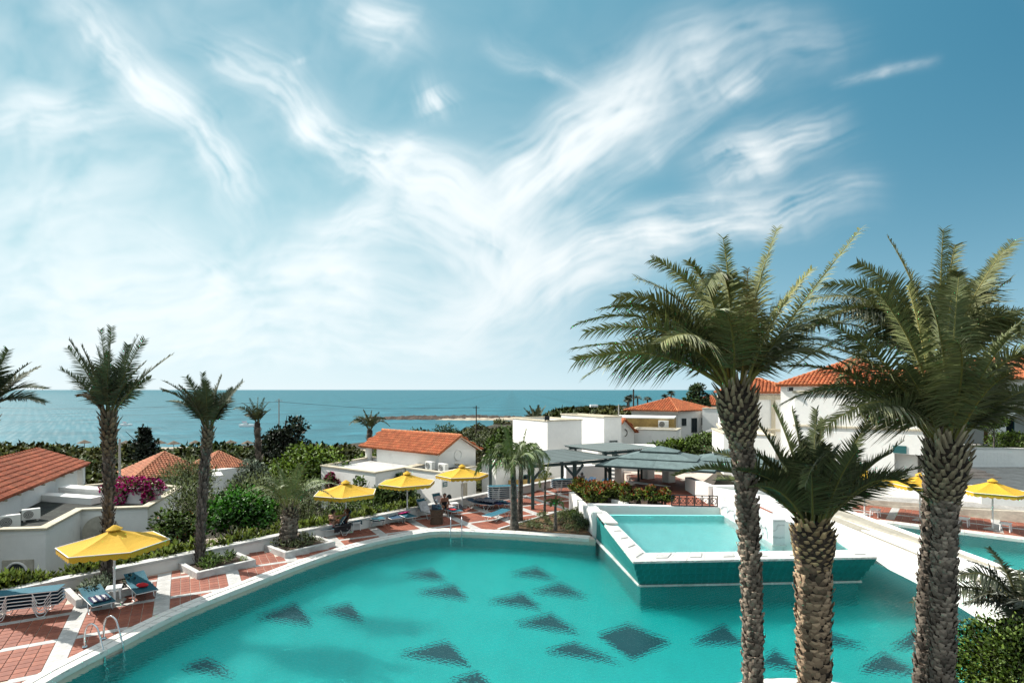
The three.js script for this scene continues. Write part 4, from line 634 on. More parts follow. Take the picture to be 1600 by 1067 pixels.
  for (let k = 0; k < 8; k++) part(st, 'step', prism([[20.2 + k * 0.62, 68.95 + k * 0.34], [20.9 + k * 0.62, 69.3 + k * 0.34], [20.3 + k * 0.62, 70.8 + k * 0.34], [19.6 + k * 0.62, 70.4 + k * 0.34]], -1, 0.3 + k * 0.17, 0.01), M.white_stone);
  cubeHouse('plain white block between the stairs and the tall palm', [[26.6, 78.6], [30.5, 76.5], [33, 80], [29, 83]], -1, 4.4);
  hipHouse('white_house', 'distant house with orange roof left of the tall palm trunk', [[34, 112], [41, 108], [46, 115], [39, 120]], -1, 4.2, 6.1, TONE.orange, 57, 0.4);
}
{ // ---- big white building behind the palms on the right
  const o = thing('white_hotel_wing', 'large blank white building with hipped orange roof behind the right palms', 'building'), e = uvec([21.1, 42], [26.9, 37]), n = [-e[1], e[0]], C = [21.1, 42], F = (s, m) => [C[0] + e[0] * s + n[0] * m, C[1] + e[1] * s + n[1] * m];
  part(o, 'wall', prism([F(0, 2.2), F(8.2, 2.2), F(8.2, 9), F(0, 9)], -0.5, 6.95, 0), M.white_plaster);
  { const s = new THREE.Shape(); s.moveTo(0, 0); s.lineTo(8.2, 0); s.lineTo(8.2, 7.45); s.lineTo(0, 7.45); s.closePath(); const h = new THREE.Path(); h.moveTo(6.2, 1.5); h.lineTo(7.75, 1.5); h.lineTo(7.75, 3.4); h.lineTo(6.2, 3.4); h.closePath(); s.holes.push(h); place(part(o, 'front_wall', uvm(new THREE.ExtrudeGeometry(s, { depth: 0.3, bevelEnabled: false })), M.white_plaster), onFace(C, e, 0, -0.5, -0.3)); }
  part(o, 'side_wall', prism([F(0, 0.3), F(0.3, 0.3), F(0.3, 2.2), F(0, 2.2)], -0.5, 6.95, 0), M.white_plaster); part(o, 'side_wall', prism([F(7.9, 0.3), F(8.2, 0.3), F(8.2, 2.2), F(7.9, 2.2)], -0.5, 6.95, 0), M.white_plaster);
  part(o, 'roof_slab', prism([F(0.3, 0.3), F(7.9, 0.3), F(7.9, 2.2), F(0.3, 2.2)], 6.7, 6.95, 0), M.white_plaster); part(o, 'room_floor', prism([F(0.3, 0.3), F(7.9, 0.3), F(7.9, 2.2), F(0.3, 2.2)], 0.6, 0.95, 0), M.pink_paving);
  place(part(o, 'shutter_or_dark_opening', new THREE.BoxGeometry(0.75, 0.5, 0.04).translate(0, 0, 0.03), M.teal_paint), onFace(C, e, 6.5, 3.2));
  part(o, 'upper_wall', prism([F(-1.3, 1.2), F(7.4, 0.9), F(7.4, 9), F(-1.3, 9)], -0.5, 7.55, 0), M.white_plaster);
  part(o, 'roof_edge', prism([F(-0.12, -0.12), F(8.3, -0.12), F(8.3, 0.7), F(-0.12, 0.7)], 6.95, 7.14, 0.02), M.cream_trim);
  part(o, 'string_course', prism([F(-0.1, -0.09), F(8.3, -0.09), F(8.3, 0.0), F(-0.1, 0.0)], 4.48, 4.62, 0.02), M.cream_trim);
  hipRoof(o, [F(-1.3, 1.2), F(7.4, 0.9), F(7.4, 9.4), F(-1.3, 9.4)], 7.55, 9.65, TONE.orange, rng(58), 0.27);
  windowOn(o, F(-1.3, 1.2), uvec(F(-1.3, 1.2), F(7.4, 0.9)), 5.2, 7.33, 1.0, 0.36, M.green_timber, M.white_plaster, 'shutter_or_dark_opening');  // panel coloured dark for the shade inside an open slot under the eave
  
  { const f = part(o, 'flood_lamp', boxAt(0.32, 0.3, 0.25, F(-0.25, -0.15)[0], 7.25, F(-0.25, -0.15)[1], 0.4), M.black_iron); part(f, 'lamp_glass', boxAt(0.24, 0.2, 0.02, F(-0.35, -0.3)[0], 7.25, F(-0.35, -0.3)[1], 0.9), M.white_paint); }
  part(o, 'wall_lamp', rod(V3(F(3.8, -0.02)[0], 6.45, F(3.8, -0.02)[1]), V3(F(4.05, -0.35)[0], 6.2, F(4.05, -0.35)[1]), 0.05), M.white_paint);
  const b = thing('white_house', 'white house with cream cornice and pilasters just right of tall palm head', 'house'), Q = [[20.0, 53.5], [26, 50.5], [29, 58], [22, 60]]; part(b, 'wall', prism(Q, -1, 6.9, 0), M.white_plaster); part(b, 'cornice', prism(inset(Q, -0.12), 6.3, 6.75, 0.03), M.cream_trim);
  const qe = uvec(Q[0], Q[1]); for (const s of [0.6, 2.6, 4.4]) place(part(b, 'pilaster', new THREE.BoxGeometry(0.35, 4.2, 0.14).translate(0, 0, 0.05), M.cream_trim), onFace(Q[0], qe, s, 4.2)); part(b, 'ledge', prism(inset(Q, -0.2), 3.4, 3.62, 0.02), M.cream_trim); hipRoof(b, Q, 6.95, 8.3, TONE.orange, rng(59), 0.33);
  cubeHouse('low white block with cream ledge left of the large blank building', [[17.5, 46.5], [20.6, 44], [22, 50], [18.5, 52]], -1, 3.4);
}
{ // ---- arched building at far right
  const o = thing('arched_building', 'white building with arched porches and green doors at far right', 'building'), D = 47, C = [36, 47.23], e = uvec([36, 47.23], [60, 46.4]);
  const s = new THREE.Shape(); s.moveTo(0, 0); s.lineTo(24, 0); s.lineTo(24, 5.6); s.lineTo(0, 5.6); s.closePath();
  for (const a of [2.3, 6.55, 10.8, 15]) { const h = new THREE.Path(); h.moveTo(a - 1.55, 0.02); h.lineTo(a - 1.55, 1.7); h.quadraticCurveTo(a - 1.2, 2.75, a, 2.75); h.quadraticCurveTo(a + 1.2, 2.75, a + 1.55, 1.7); h.lineTo(a + 1.55, 0.02); h.closePath(); s.holes.push(h); }
  const wall = place(part(o, 'arcade_wall', uvm(new THREE.ExtrudeGeometry(s, { depth: 0.4, bevelEnabled: false, curveSegments: 10 })), M.white_plaster), onFace(C, e, 0, 2.62));
  part(o, 'back_wall', prism([[36, 49.03], [60, 48.2], [60, 56], [36, 57]], 1.5, 8.1, 0), M.white_plaster);
  part(o, 'porch_ceiling', prism([[36, 47.25], [60, 46.42], [60, 48.25], [36, 49.08]], 5.55, 5.8, 0), M.white_plaster);
  part(o, 'upper_wall', prism([[36, 47.58], [60, 46.75], [60, 56], [36, 57]], 5.9, 8.1, 0), M.white_plaster);
  part(o, 'string_course', prism([[36, 46.68], [60, 45.85], [60, 48.3], [36, 49.13]], 5.81, 5.98, 0.02), M.cream_trim);
  const uf = [36, 47.58]; for (const x of [2.6, 6.4, 10.5, 14.5]) { const w = windowOn(o, uf, e, x, 6.9, 1.0, 1.35, M.dark_glass, M.green_timber); part(w, 'balcony_rail', merge([new THREE.BoxGeometry(1.6, 0.05, 0.05).translate(0, -0.3, 0.2), ...[-0.75, -0.45, -0.15, 0.15, 0.45, 0.75].map((q) => new THREE.BoxGeometry(0.03, 0.6, 0.03).translate(q, -0.6, 0.2))]), M.white_paint); }
  const bf = [36, 49.03]; for (const x of [2.2, 6.5, 10.8]) { const d = windowOn(o, bf, e, x, 3.75, 1.9, 2.1, M.dark_glass, M.teal_paint, 'glass_door'); }
  for (const x of [4.4, 8.7]) { part(o, 'stone_plinth', prism(quadFrom(onFaceXZ(C, e, x - 0.55, 0.08), e, 1.1, 0.5), 2.6, 3.75, 0.02), M.tan_stone); part(o, 'round_column', new THREE.CylinderGeometry(0.3, 0.3, 1.2, 14).translate(C[0] + e[0] * x, 4.35, -(C[1] + e[1] * x) + 0.14), M.white_plaster); }
  const R = [[35.2, 46.1], [61, 45.2], [61, 57], [35.2, 58]]; const a = R.map(([x, d]) => V3(x, 8.1, d)); const r0 = V3(39.5, 10.0, 51.5), r1 = V3(60, 10.0, 50.6);
  solidRoof(o, [[a[0], a[1], r1, r0], [a[3], a[0], r0, r0.clone().add(new THREE.Vector3(0.01, 0, -0.01))]], [[r0, r1], [a[0], r0]], TONE.orange, rng(60), 0.33, 0.4);
  const bw = thing('brick_garden_wall', 'low white painted brick wall in front of the arched building', 'wall'); part(bw, 'wall_body', prism([[30, 43.4], [38.3, 42.6], [44, 41.4], [44, 41.7], [38.4, 42.95], [30, 43.75]], 0.6, 2.7, 0), M.white_plaster); part(bw, 'wall_coping', prism([[30, 43.33], [38.3, 42.53], [44, 41.33], [44, 41.77], [38.4, 43.02], [30, 43.82]], 2.7, 2.78, 0.01), M.white_stone);
  const be = uvec([30, 43.4], [38.3, 42.6]); for (let row = 0; row < 4; row++) for (let k = 0; k < 11; k++) { const p = onFace([30, 43.4], be, 2.9 + (row % 2) * 0.25 + k * 0.5, 1.62 + row * 0.24); if (2.9 + (row % 2) * 0.25 + k * 0.5 < 8.05) place(part(bw, 'brick', (tileGeo.brick ??= uvm(new THREE.BoxGeometry(0.48, 0.22, 0.03))), M.white_plaster), p); }
  struct('raised_lawn', prism([[30, 43.8], [38.4, 43.0], [44, 41.8], [60, 40], [60, 47.2], [30, 48.8]], 0.5, 2.6, 0), M.lawn, 'strip of lawn behind the white brick wall', 'lawn');
  const ch = thing('wooden_chair', 'dark wooden chair in the arched porch', 'chair', null, 41.6, 2.6, 46.1, 0.5); part(ch, 'seat', boxAt(0.5, 0.05, 0.5, 0, 0.45, 0), M.wicker); part(ch, 'backrest', boxAt(0.5, 0.5, 0.05, 0, 0.75, 0.22), M.wicker); for (const [x, z] of [[-1, -1], [1, -1], [-1, 1], [1, 1]]) part(ch, 'leg', boxAt(0.05, 0.43, 0.05, x * 0.22, 0.215, z * 0.22), M.wicker);
}
function onFaceXZ(p, e, s, out) { const n = [e[1], -e[0]]; return [p[0] + e[0] * s + n[0] * out, p[1] + e[1] * s + n[1] * out]; }
// ================================================================ PERGOLAS AND SHADE ROOFS
{
  const o = thing('pergola', 'dark green timber pergola with pale slatted roof over the terrace', 'pergola');
  const c = [1.25, 33.9], P = (u, v, y) => V3(c[0] + u * UX[0] + v * VX[0], y, c[1] + u * UX[1] + v * VX[1]);
  const L = 6.1, Wd = 5.6;
  for (const [u, v] of [[0, 0], [3.1, 0], [6.0, 0], [0, 5.4], [3.1, 5.4], [6, 5.4]]) { const p = part(o, 'post', beam(P(u, v, -0.01), P(u, v, 2.5), 0.2, 0.2), M.green_timber); const b = (du) => beam(P(u, v, 1.75), P(u + du, v, 2.45), 0.12, 0.12); part(p, 'brace', merge([...(u > 0.5 ? [b(-0.7)] : []), ...(u < 5.5 ? [b(0.7)] : [])]), M.green_timber); }
  for (const v of [0, 2.7, 5.4]) part(o, 'main_beam', beam(P(-0.4, v, 2.58), P(L + 0.35, v, 2.58), 0.16, 0.17), M.green_timber);
  for (const u of [-0.15, 3.05, 6.25]) part(o, 'cross_beam', beam(P(u, -0.4, 2.70), P(u, Wd + 0.2, 2.70), 0.12, 0.1), M.green_timber);
  for (let k = 0; k < 52; k++) part(o, 'slat', beam(P(-0.35, -0.35 + k * 0.116, 2.78), P(L + 0.3, -0.35 + k * 0.116, 2.78), 0.064, 0.035), M.pale_timber);
}
{
  const o = thing('pergola', 'second slatted pergola roof behind, in front of the white blocks', 'pergola');
  const c = [6.3, 38.0], P = (u, v, y) => V3(c[0] + u * UX[0] + v * VX[0], y, c[1] + u * UX[1] + v * VX[1]);
  for (const [u, v] of [[0.2, 0.2], [4.0, 0.2], [0.2, 3.6], [4.0, 3.6]]) part(o, 'post', beam(P(u, v, -0.01), P(u, v, 2.85), 0.16, 0.16), M.green_timber);
  for (const v of [-0.1, 3.7]) part(o, 'main_beam', beam(P(-0.3, v, 2.93), P(4.6, v, 2.93), 0.14, 0.16), M.green_timber);
  for (const u of [-0.2, 2.2, 4.5]) part(o, 'cross_beam', beam(P(u, -0.4, 3.03), P(u, 4.3, 3.03), 0.1, 0.08), M.green_timber);
  for (let k = 0; k < 26; k++) part(o, 'slat', beam(P(-0.3 + k * 0.19, -0.4, 3.1), P(-0.3 + k * 0.19, 4.3, 3.1), 0.085, 0.035), M.pale_timber);
}
{
  // two hipped shade roofs of grey green shingles, each in stepped tiers, on white pillars
  const tiers = (o, cx, cD, turn, sizes) => {
    for (const [w, d, y0, y1, w2, d2] of sizes) {
      const C = (sx, sz, y, ww, dd) => { const x = sx * ww / 2, z = sz * dd / 2; return V3(cx + x * Math.cos(turn) - z * Math.sin(turn), y, cD + x * Math.sin(turn) + z * Math.cos(turn)); };
      const A = [[-1, -1], [1, -1], [1, 1], [-1, 1]].map(([a, b]) => C(a, b, y0, w, d)), B = [[-1, -1], [1, -1], [1, 1], [-1, 1]].map(([a, b]) => C(a, b, y1, w2, d2));
      for (let i = 0; i < 4; i++) { const j = (i + 1) % 4; for (const [s, m] of [[0, M.shingle], [1, M.shingle_light]]) { const p = (a, b, t) => a.clone().lerp(b, t); part(o, 'roof_panel', uvm(quadSlab(p(A[i], A[j], s / 2 + 0.001), p(A[i], A[j], s / 2 + 0.499), p(B[i], B[j], s / 2 + 0.499), p(B[i], B[j], s / 2 + 0.001), 0.05)), m); } }
      part(o, 'eave_board', merge([0, 1, 2, 3].map((i) => beam(A[i].clone().setY(y0 - 0.08), A[(i + 1) % 4].clone().setY(y0 - 0.08), 0.06, 0.1))), M.green_timber);
    }
  };
  const turn = -0.42;
  const a = thing('shade_roof', 'stepped grey green shingle roof on white pillars, left of two', 'canopy', 'stepped shingle roofs');
  tiers(a, 9.75, 37.0, turn, [[7.2, 5.6, 2.42, 2.78, 4.6, 3.0], [4.9, 3.3, 2.80, 3.15, 2.0, 0.9], [2.4, 1.3, 3.20, 3.52, 0.05, 0.03]]);
  const b = thing('shade_roof', 'stepped grey green shingle roof partly behind the tall palm trunk', 'canopy', 'stepped shingle roofs');
  tiers(b, 14.5, 36.6, turn, [[6.6, 5.6, 2.32, 2.68, 4.4, 3.0], [4.7, 3.3, 2.70, 3.05, 2.0, 0.9], [2.4, 1.3, 3.10, 3.42, 0.05, 0.03]]);
  const pil = (lab, x, D, y0, y1, w) => { const o = thing('white_pillar', lab, 'pillar', 'white pillars under the shade roofs'); part(o, 'shaft', cbox(w, y1 - y0, w, x, y0, D, 0.5), M.white_plaster); part(o, 'cap', cbox(w * 0.55, 0.16, w * 0.55, x, y1, D, 0.5), M.green_timber); };
  pil('thick white pillar standing in front under the left shade roof', 10.75, 38.6, 0.3, 2.15, 0.62); pil('white pillar under the left shade roof, middle of three', 9.7, 40.2, 0.2, 2.2, 0.66); pil('white pillar striped by slat shadows beside the pergola post', 7.45, 40.6, -0.2, 2.4, 0.62);
  for (const [x, D, l] of [[8.75, 38.9, 'thin dark post under the left edge of the shade roof'], [9.15, 39.8, 'thin dark post close to the middle white pillar']]) single('roof_post', beam(V3(x, 0.2, D), V3(x, 2.5, D), 0.14, 0.14), M.green_timber, l, 'post');
}
// ================================================================ PARASOLS
function makeParasol(label, x, y, D, turn, lean = 0) {
  const o = thing('parasol', label, 'parasol', 'yellow beach parasols', x, y, D, turn);
  const R = 1.62, n = 6, he = 2.02, ht = 2.52, r = rng(61 + Math.round(x * 7));
  part(o, 'base', cbox(0.55, 0.07, 0.55, 0, 0, 0, 0, 0.015), M.white_stone);
  part(o, 'pole', new THREE.CylinderGeometry(0.035, 0.04, 2.45, 12).translate(0, 1.24, 0), M.white_paint);
  const pos = [], uv = []; const K = 6, S = 4;
  const pt = (i, t, s) => { const a0 = i * 2 * Math.PI / n, a1 = a0 + 2 * Math.PI / n, p = [Math.cos(a0) * (1 - s) + Math.cos(a1) * s, Math.sin(a0) * (1 - s) + Math.sin(a1) * s], sag = 0.05 * Math.sin(Math.PI * t) * (1 + 0.8 * 4 * s * (1 - s)); return [p[0] * R * t, lerp(ht, he, t) - sag, p[1] * R * t]; };
  for (let i = 0; i < n; i++) {
    const pp = [], q = (a, b, c) => { pp.push(...a, ...b, ...c); };
    for (let k = 0; k < K; k++) for (let s = 0; s < S; s++) { const a = pt(i, k / K, s / S), b = pt(i, (k + 1) / K, s / S), c = pt(i, (k + 1) / K, (s + 1) / S), d = pt(i, k / K, (s + 1) / S); q(a, c, b); if (k) q(a, d, c); }
    part(o, 'canopy_panel', uvm(fromArrays(pp)), M.yellow_canvas);
    const a = pt(i, 1, 0), b = pt(i, 1, 1), f = [], m = 6, dr = (t) => 0.15 + 0.055 * Math.abs(Math.sin(Math.PI * m * t));
    for (let s = 0; s < 36; s++) { const t0 = s / 36, t1 = (s + 1) / 36, L = (t, dy) => [lerp(a[0], b[0], t) * 1.004, he + dy, lerp(a[2], b[2], t) * 1.004]; f.push(...L(t0, -0.005), ...L(t0, -dr(t0)), ...L(t1, -dr(t1)), ...L(t0, -0.005), ...L(t1, -dr(t1)), ...L(t1, -0.005)); }
    const v = part(o, 'valance', uvm(fromArrays(f)), M.yellow_canvas);
    part(v, 'white_piping', rod(new THREE.Vector3(a[0] * 1.01, he + 0.004, a[2] * 1.01), new THREE.Vector3(b[0] * 1.01, he + 0.004, b[2] * 1.01), 0.017, 0.017, 5), M.white_trim);
    part(o, 'rib', rod(new THREE.Vector3(0, ht - 0.14, 0), new THREE.Vector3(a[0] * 0.97, he - 0.07, a[2] * 0.97), 0.012, 0.012, 5), M.white_paint);
  }
  part(o, 'top_cap', new THREE.LatheGeometry([[0.001, 0.11], [0.05, 0.1], [0.12, 0.055], [0.24, -0.02], [0.25, -0.05]].map(([a, b]) => new THREE.Vector2(a, b)), 6).translate(0, ht + 0.02, 0), M.yellow_canvas);
  return o;
}
makeParasol('yellow parasol nearest the camera over two blue loungers', -13.41, 0, 18.97, 0.35);
makeParasol('yellow parasol above the sunbathing couple', -8.39, 0, 28.41, 0.7);
makeParasol('yellow parasol beside the lounger with magenta towel', -5.87, 0, 31.52, 0.5);
makeParasol('yellow parasol near the person in dark swimwear', -3.05, 0, 34.43, 0.2);
makeParasol('yellow parasol at far right beside white side tables', 24.72, 0.0, 28.93, 0.4);
makeParasol('yellow parasol partly hidden behind the right palm trunk', 22.45, 0.0, 30.95, 0.6);
makeParasol('yellow parasol behind the fronds of the squat palm', 20.31, 0.0, 32.4, 0.1);

// ================================================================ SUN LOUNGERS (head end towards +x)
const loungerKinds = {};
function buildLounger(o, back, cloth, frameMat, extra = {}) {
  const L = 1.92, W = 0.62, h = 0.34, hx = 0.22;                    // hinge at hx
  const ca = Math.cos(back), sa = Math.sin(back), bp = (s, z) => new THREE.Vector3(hx + s * ca, h + s * sa, z), bl = L / 2 - hx;
  for (const z of [-W / 2, W / 2]) {
    part(o, 'side_rail', merge([rod(new THREE.Vector3(-L / 2, h, z), new THREE.Vector3(hx, h, z), 0.017), rod(new THREE.Vector3(hx, h, z), new THREE.Vector3(L / 2 - 0.08, h - 0.02, z), 0.015)]), frameMat);
    part(o, 'leg', tube([new THREE.Vector3(-L / 2 + 0.16, h, z), new THREE.Vector3(-L / 2 + 0.30, 0.12, z), new THREE.Vector3(-L / 2 + 0.36, 0.016, z), new THREE.Vector3(-L / 2 + 0.52, 0.016, z), new THREE.Vector3(-L / 2 + 0.66, h - 0.01, z)], 0.016, 6, 14), frameMat);
    part(o, 'leg', tube([new THREE.Vector3(L / 2 - 0.62, h - 0.01, z), new THREE.Vector3(L / 2 - 0.5, 0.016, z), new THREE.Vector3(L / 2 - 0.34, 0.016, z), new THREE.Vector3(L / 2 - 0.28, 0.12, z), new THREE.Vector3(L / 2 - 0.12, h - 0.02, z)], 0.016, 6, 14), frameMat);
  }
  part(o, 'end_bar', rod(new THREE.Vector3(-L / 2, h, -W / 2), new THREE.Vector3(-L / 2, h, W / 2), 0.017), frameMat);
  const sheet = (f, n, z) => { const pp = []; for (let k = 0; k < n; k++) for (let j = 0; j < 4; j++) { const P = (a, b) => { const t = b / 2 - 1, v = f(a / n); return [v.x, v.y + 0.012 - 0.025 * (1 - t * t) * Math.sin(Math.PI * clamp(a / n, 0.02, 0.98)), t * z]; }; const a = P(k, j), b = P(k + 1, j), c = P(k + 1, j + 1), d = P(k, j + 1); pp.push(...a, ...d, ...c, ...a, ...c, ...b); } return uvm(fromArrays(pp)); };
  part(o, 'seat_sling', sheet((t) => new THREE.Vector3(lerp(-L / 2, hx, t), h + 0.012, 0), 6, W / 2 + 0.01), cloth);
  const bs = part(o, 'back_sling', sheet((t) => bp(t * bl, 0).add(new THREE.Vector3(0, 0.012, 0)), 4, W / 2 + 0.005), cloth);
  part(bs, 'back_frame', merge([rod(bp(0, -W / 2 + 0.02), bp(bl, -W / 2 + 0.02), 0.015), rod(bp(0, W / 2 - 0.02), bp(bl, W / 2 - 0.02), 0.015), rod(bp(bl, -W / 2 + 0.02), bp(bl, W / 2 - 0.02), 0.015)]), frameMat);
  if (back > 0.1) part(bs, 'back_prop', merge([-1, 1].map((s) => rod(bp(bl * 0.6, s * (W / 2 - 0.05)), new THREE.Vector3(hx + bl * 0.6 * ca + 0.12, h - 0.01, s * (W / 2 - 0.05)), 0.012))), frameMat);
  return o;
}
const LOUNGERS = [];
function lounger(label, x, y, D, headX, headD, back = 0, cloth = 'teal_canvas', frame = 'aluminium', group = 'sun loungers on the pool deck') {
  const turn = Math.atan2(headD, headX), key = [back.toFixed(2), cloth, frame].join();
  if (!loungerKinds[key]) { const o = thing('sun_lounger', label, 'sun lounger', group, x, y, D, turn); buildLounger(o, back, M[cloth], M[frame]); loungerKinds[key] = o; return o; }
  const c = copyOf(loungerKinds[key], label, x, y, D, turn); c.userData.group = group; return c;
}
lounger('blue lounger with striped towel left of the nearest parasol pole', -13.75, 0, 18.62, -0.75, 0.66, 0.18);
lounger('blue lounger with small red bag by the nearest planter', -13.05, 0, 19.75, -0.72, 0.7, 0.32);
['bottom of the blue lounger stack at the left edge', 'second from the ground in the lounger stack at left edge', 'middle lounger of the stack at left edge', 'fourth lounger up in the stack at left edge', 'top lounger of the stack at left edge'].forEach((l, k) => lounger(l, -15.55 + 0.015 * k, 0.115 * k, 17.95 - 0.02 * k, -0.93, -0.36, 0, k === 4 ? 'teal_canvas' : 'blue_canvas', 'aluminium', 'loungers stacked at the left edge'));
lounger('teal lounger carrying the sunbathing couple', -8.9, 0, 27.9, 0.93, 0.36, 1.0);
lounger('bare blue lounger beside the wall, left of three', -7.45, 0, 30.1, -0.55, 0.83, 0.12);
lounger('blue lounger stacked on top of the left one of three', -7.40, 0.11, 30.05, -0.55, 0.83, 0.12);
lounger('dark blue lounger in the middle of three by the wall', -6.7, 0, 30.75, -0.6, 0.8, 0.22, 'blue_canvas');
lounger('blue lounger half covered by a magenta towel', -5.95, 0, 31.0, -0.62, 0.78, 0.2);
lounger('lounger with raised back under a white towel', -4.8, 0, 31.75, -0.75, 0.66, 1.05);
lounger('lounger with raised back under a pale pink towel by the wall', -4.15, 0, 33.3, -0.75, 0.66, 1.1);
lounger('lounger under the person in dark swimwear', -3.6, 0, 32.45, -0.6, 0.8, 0.1);
lounger('lounger covered with navy and patterned towels', -1.85, 0, 34.1, -0.85, 0.52, 0.2, 'blue_canvas');
lounger('second lounger of the pair piled with towels', -0.95, 0, 34.35, -0.85, 0.52, 0.2, 'blue_canvas');
lounger('single empty teal lounger in front of the slim palms', -0.85, 0, 31.3, 0.55, 0.83, 0.06);
['lowest', 'second', 'third', 'fourth', 'fifth', 'sixth', 'topmost'].forEach((l, k) => lounger(l + ' white framed lounger of the tall stack by the wall', -0.55, 0.125 * k, 35.75, 0.97, 0.2, 0, k > 4 ? 'teal_canvas' : 'blue_canvas', 'white_paint', 'tall lounger stack by the wall'));
['lowest', 'second', 'third', 'fourth', 'topmost'].forEach((l, k) => lounger(l + ' lounger of the stack under the pergola', 3.75, 0.125 * k, 39.9, 0.97, 0.25, 0, k > 3 ? 'teal_canvas' : 'blue_canvas', 'white_paint', 'lounger stack under the pergola'));
lounger('blue lounger with person under the pergola', 5.35, 0, 40.9, 0.8, 0.6, 0.6, 'blue_canvas', 'white_paint', 'loungers under the pergola');
lounger('empty blue lounger right of the person under the pergola', 6.5, 0, 41.6, 0.8, 0.6, 0.3, 'blue_canvas', 'white_paint', 'loungers under the pergola');
lounger('empty blue lounger left of the person under the pergola', 4.75, 0, 41.7, 0.8, 0.6, 0.3, 'blue_canvas', 'white_paint', 'loungers under the pergola');

// cloths: thin draped sheets with folds
function drape(name, label, category, m, w, l, pos, turn, shape, folds = 0.02, seed = 1) {
  const g = new THREE.PlaneGeometry(l, w, 26, 16); g.rotateX(-Math.PI / 2); const p = g.attributes.position, un = g.attributes.uv;
  for (let i = 0; i < p.count; i++) { const x = p.getX(i), z = p.getZ(i), s = shape(x, z); un.setXY(i, x, z); p.setXYZ(i, s[0] + 0.3 * folds * n2(x * 5 + seed, z * 5), s[1] + folds * (0.6 + n2(x * 6 + seed, z * 7)), s[2] + 0.5 * folds * n2(z * 6, x * 5 + seed)); }
  g.computeVertexNormals(); const o = single(name, g, m, label, category); o.position.set(pos[0], pos[1], -pos[2]); o.rotation.y = turn; return o;
}
const flat = (x, z) => [x, Math.abs(z) > 0.33 ? -0.5 * (Math.abs(z) - 0.33) : 0, clamp(z, -0.36, 0.36)];
const over = (bk) => (x, z) => { const t = Math.max(0, x - 0.2); return [x < 0.2 ? x : 0.2 + t * Math.cos(bk), t * Math.sin(bk), z]; };
const turnOf = (a, b) => Math.atan2(b, a);
const stripedTowel = drape('towel', 'striped navy and white towel on the nearest lounger', 'towel', M.navy_cloth, 0.5, 0.75, [-13.5, 0.375, 18.4], turnOf(-0.75, 0.66), flat, 0.02, 3);
for (const [k, dx, dz] of [[0, -0.05, -0.16], [1, 0.03, 0.0], [2, -0.03, 0.15]]) { const g = new THREE.PlaneGeometry(0.66, 0.07, 20, 3); g.rotateX(-Math.PI / 2); const p = g.attributes.position; for (let i = 0; i < p.count; i++) { const x = p.getX(i) + dx, z = p.getZ(i) + dz; p.setXYZ(i, x, 0.012 + 0.02 * (0.6 + n2(x * 6 + 3, z * 7)), z); } g.computeVertexNormals(); part(stripedTowel, 'stripe', g, M.white_cloth); }
{ const g = new THREE.SphereGeometry(1, 18, 12); g.scale(0.2, 0.07, 0.13); const p = g.attributes.position; for (let i = 0; i < p.count; i++) p.setY(i, p.getY(i) + 0.02 * n2(p.getX(i) * 9, p.getZ(i) * 9)); g.computeVertexNormals(); const o = single('bag', g, M.red_cloth, 'small bright red bag on the second near lounger', 'bag'); o.position.set(-12.85, 0.42, -19.55); }
drape('towel', 'bright magenta towel thrown over a blue lounger', 'towel', M.magenta_cloth, 0.72, 0.95, [-6.2, 0.42, 31.35], turnOf(-0.62, 0.78), flat, 0.03, 5);
drape('towel', 'white towel draped over the raised lounger back', 'towel', M.white_cloth, 0.62, 1.5, [-4.75, 0.375, 31.72], turnOf(-0.75, 0.66), over(1.05), 0.015, 6);
drape('towel', 'pale pink towel over the raised back by the wall', 'towel', M.pale_pink_cloth, 0.62, 1.5, [-4.1, 0.375, 33.27], turnOf(-0.75, 0.66), over(1.1), 0.015, 7);
drape('towel', 'charcoal towel hanging from the lounger of the couple', 'towel', M.charcoal_cloth, 0.55, 1.0, [-8.35, 0.46, 27.72], turnOf(0.93, 0.36), (x, z) => [x * 0.8, z > 0 ? 0.05 : 0.1 + 0.1 * (x > 0 ? x : 0) + Math.max(-0.4, z * 1.6), z * 0.5 + 0.05], 0.03, 8);
drape('towel', 'deep blue towel over the raised back beside the couple', 'towel', M.blue_canvas, 0.6, 0.9, [-8.75, 0.38, 27.98], turnOf(0.93, 0.36), (x, z) => { const t = x + 0.45; return [0.24 + t * Math.cos(1), 0.03 + t * Math.sin(1), z]; }, 0.012, 9);
drape('towel', 'red towel beside the person in dark swimwear', 'towel', M.red_cloth, 0.35, 0.5, [-3.4, 0.375, 32.2], turnOf(-0.6, 0.8), flat, 0.012, 10);
drape('towel', 'patterned grey towel heaped on the navy loungers', 'towel', M.grey_cloth, 0.85, 1.5, [-1.55, 0.48, 34.2], turnOf(-0.85, 0.52), flat, 0.07, 11);
drape('towel', 'navy towel spread below the patterned grey one', 'towel', M.navy_cloth, 0.72, 1.7, [-1.2, 0.385, 34.15], turnOf(-0.85, 0.52), flat, 0.02, 12);
drape('towel', 'teal towel hanging at the end of the towel pile', 'towel', M.teal_canvas, 0.4, 0.5, [-0.5, 0.45, 34.0], turnOf(-0.85, 0.52), flat, 0.03, 13);
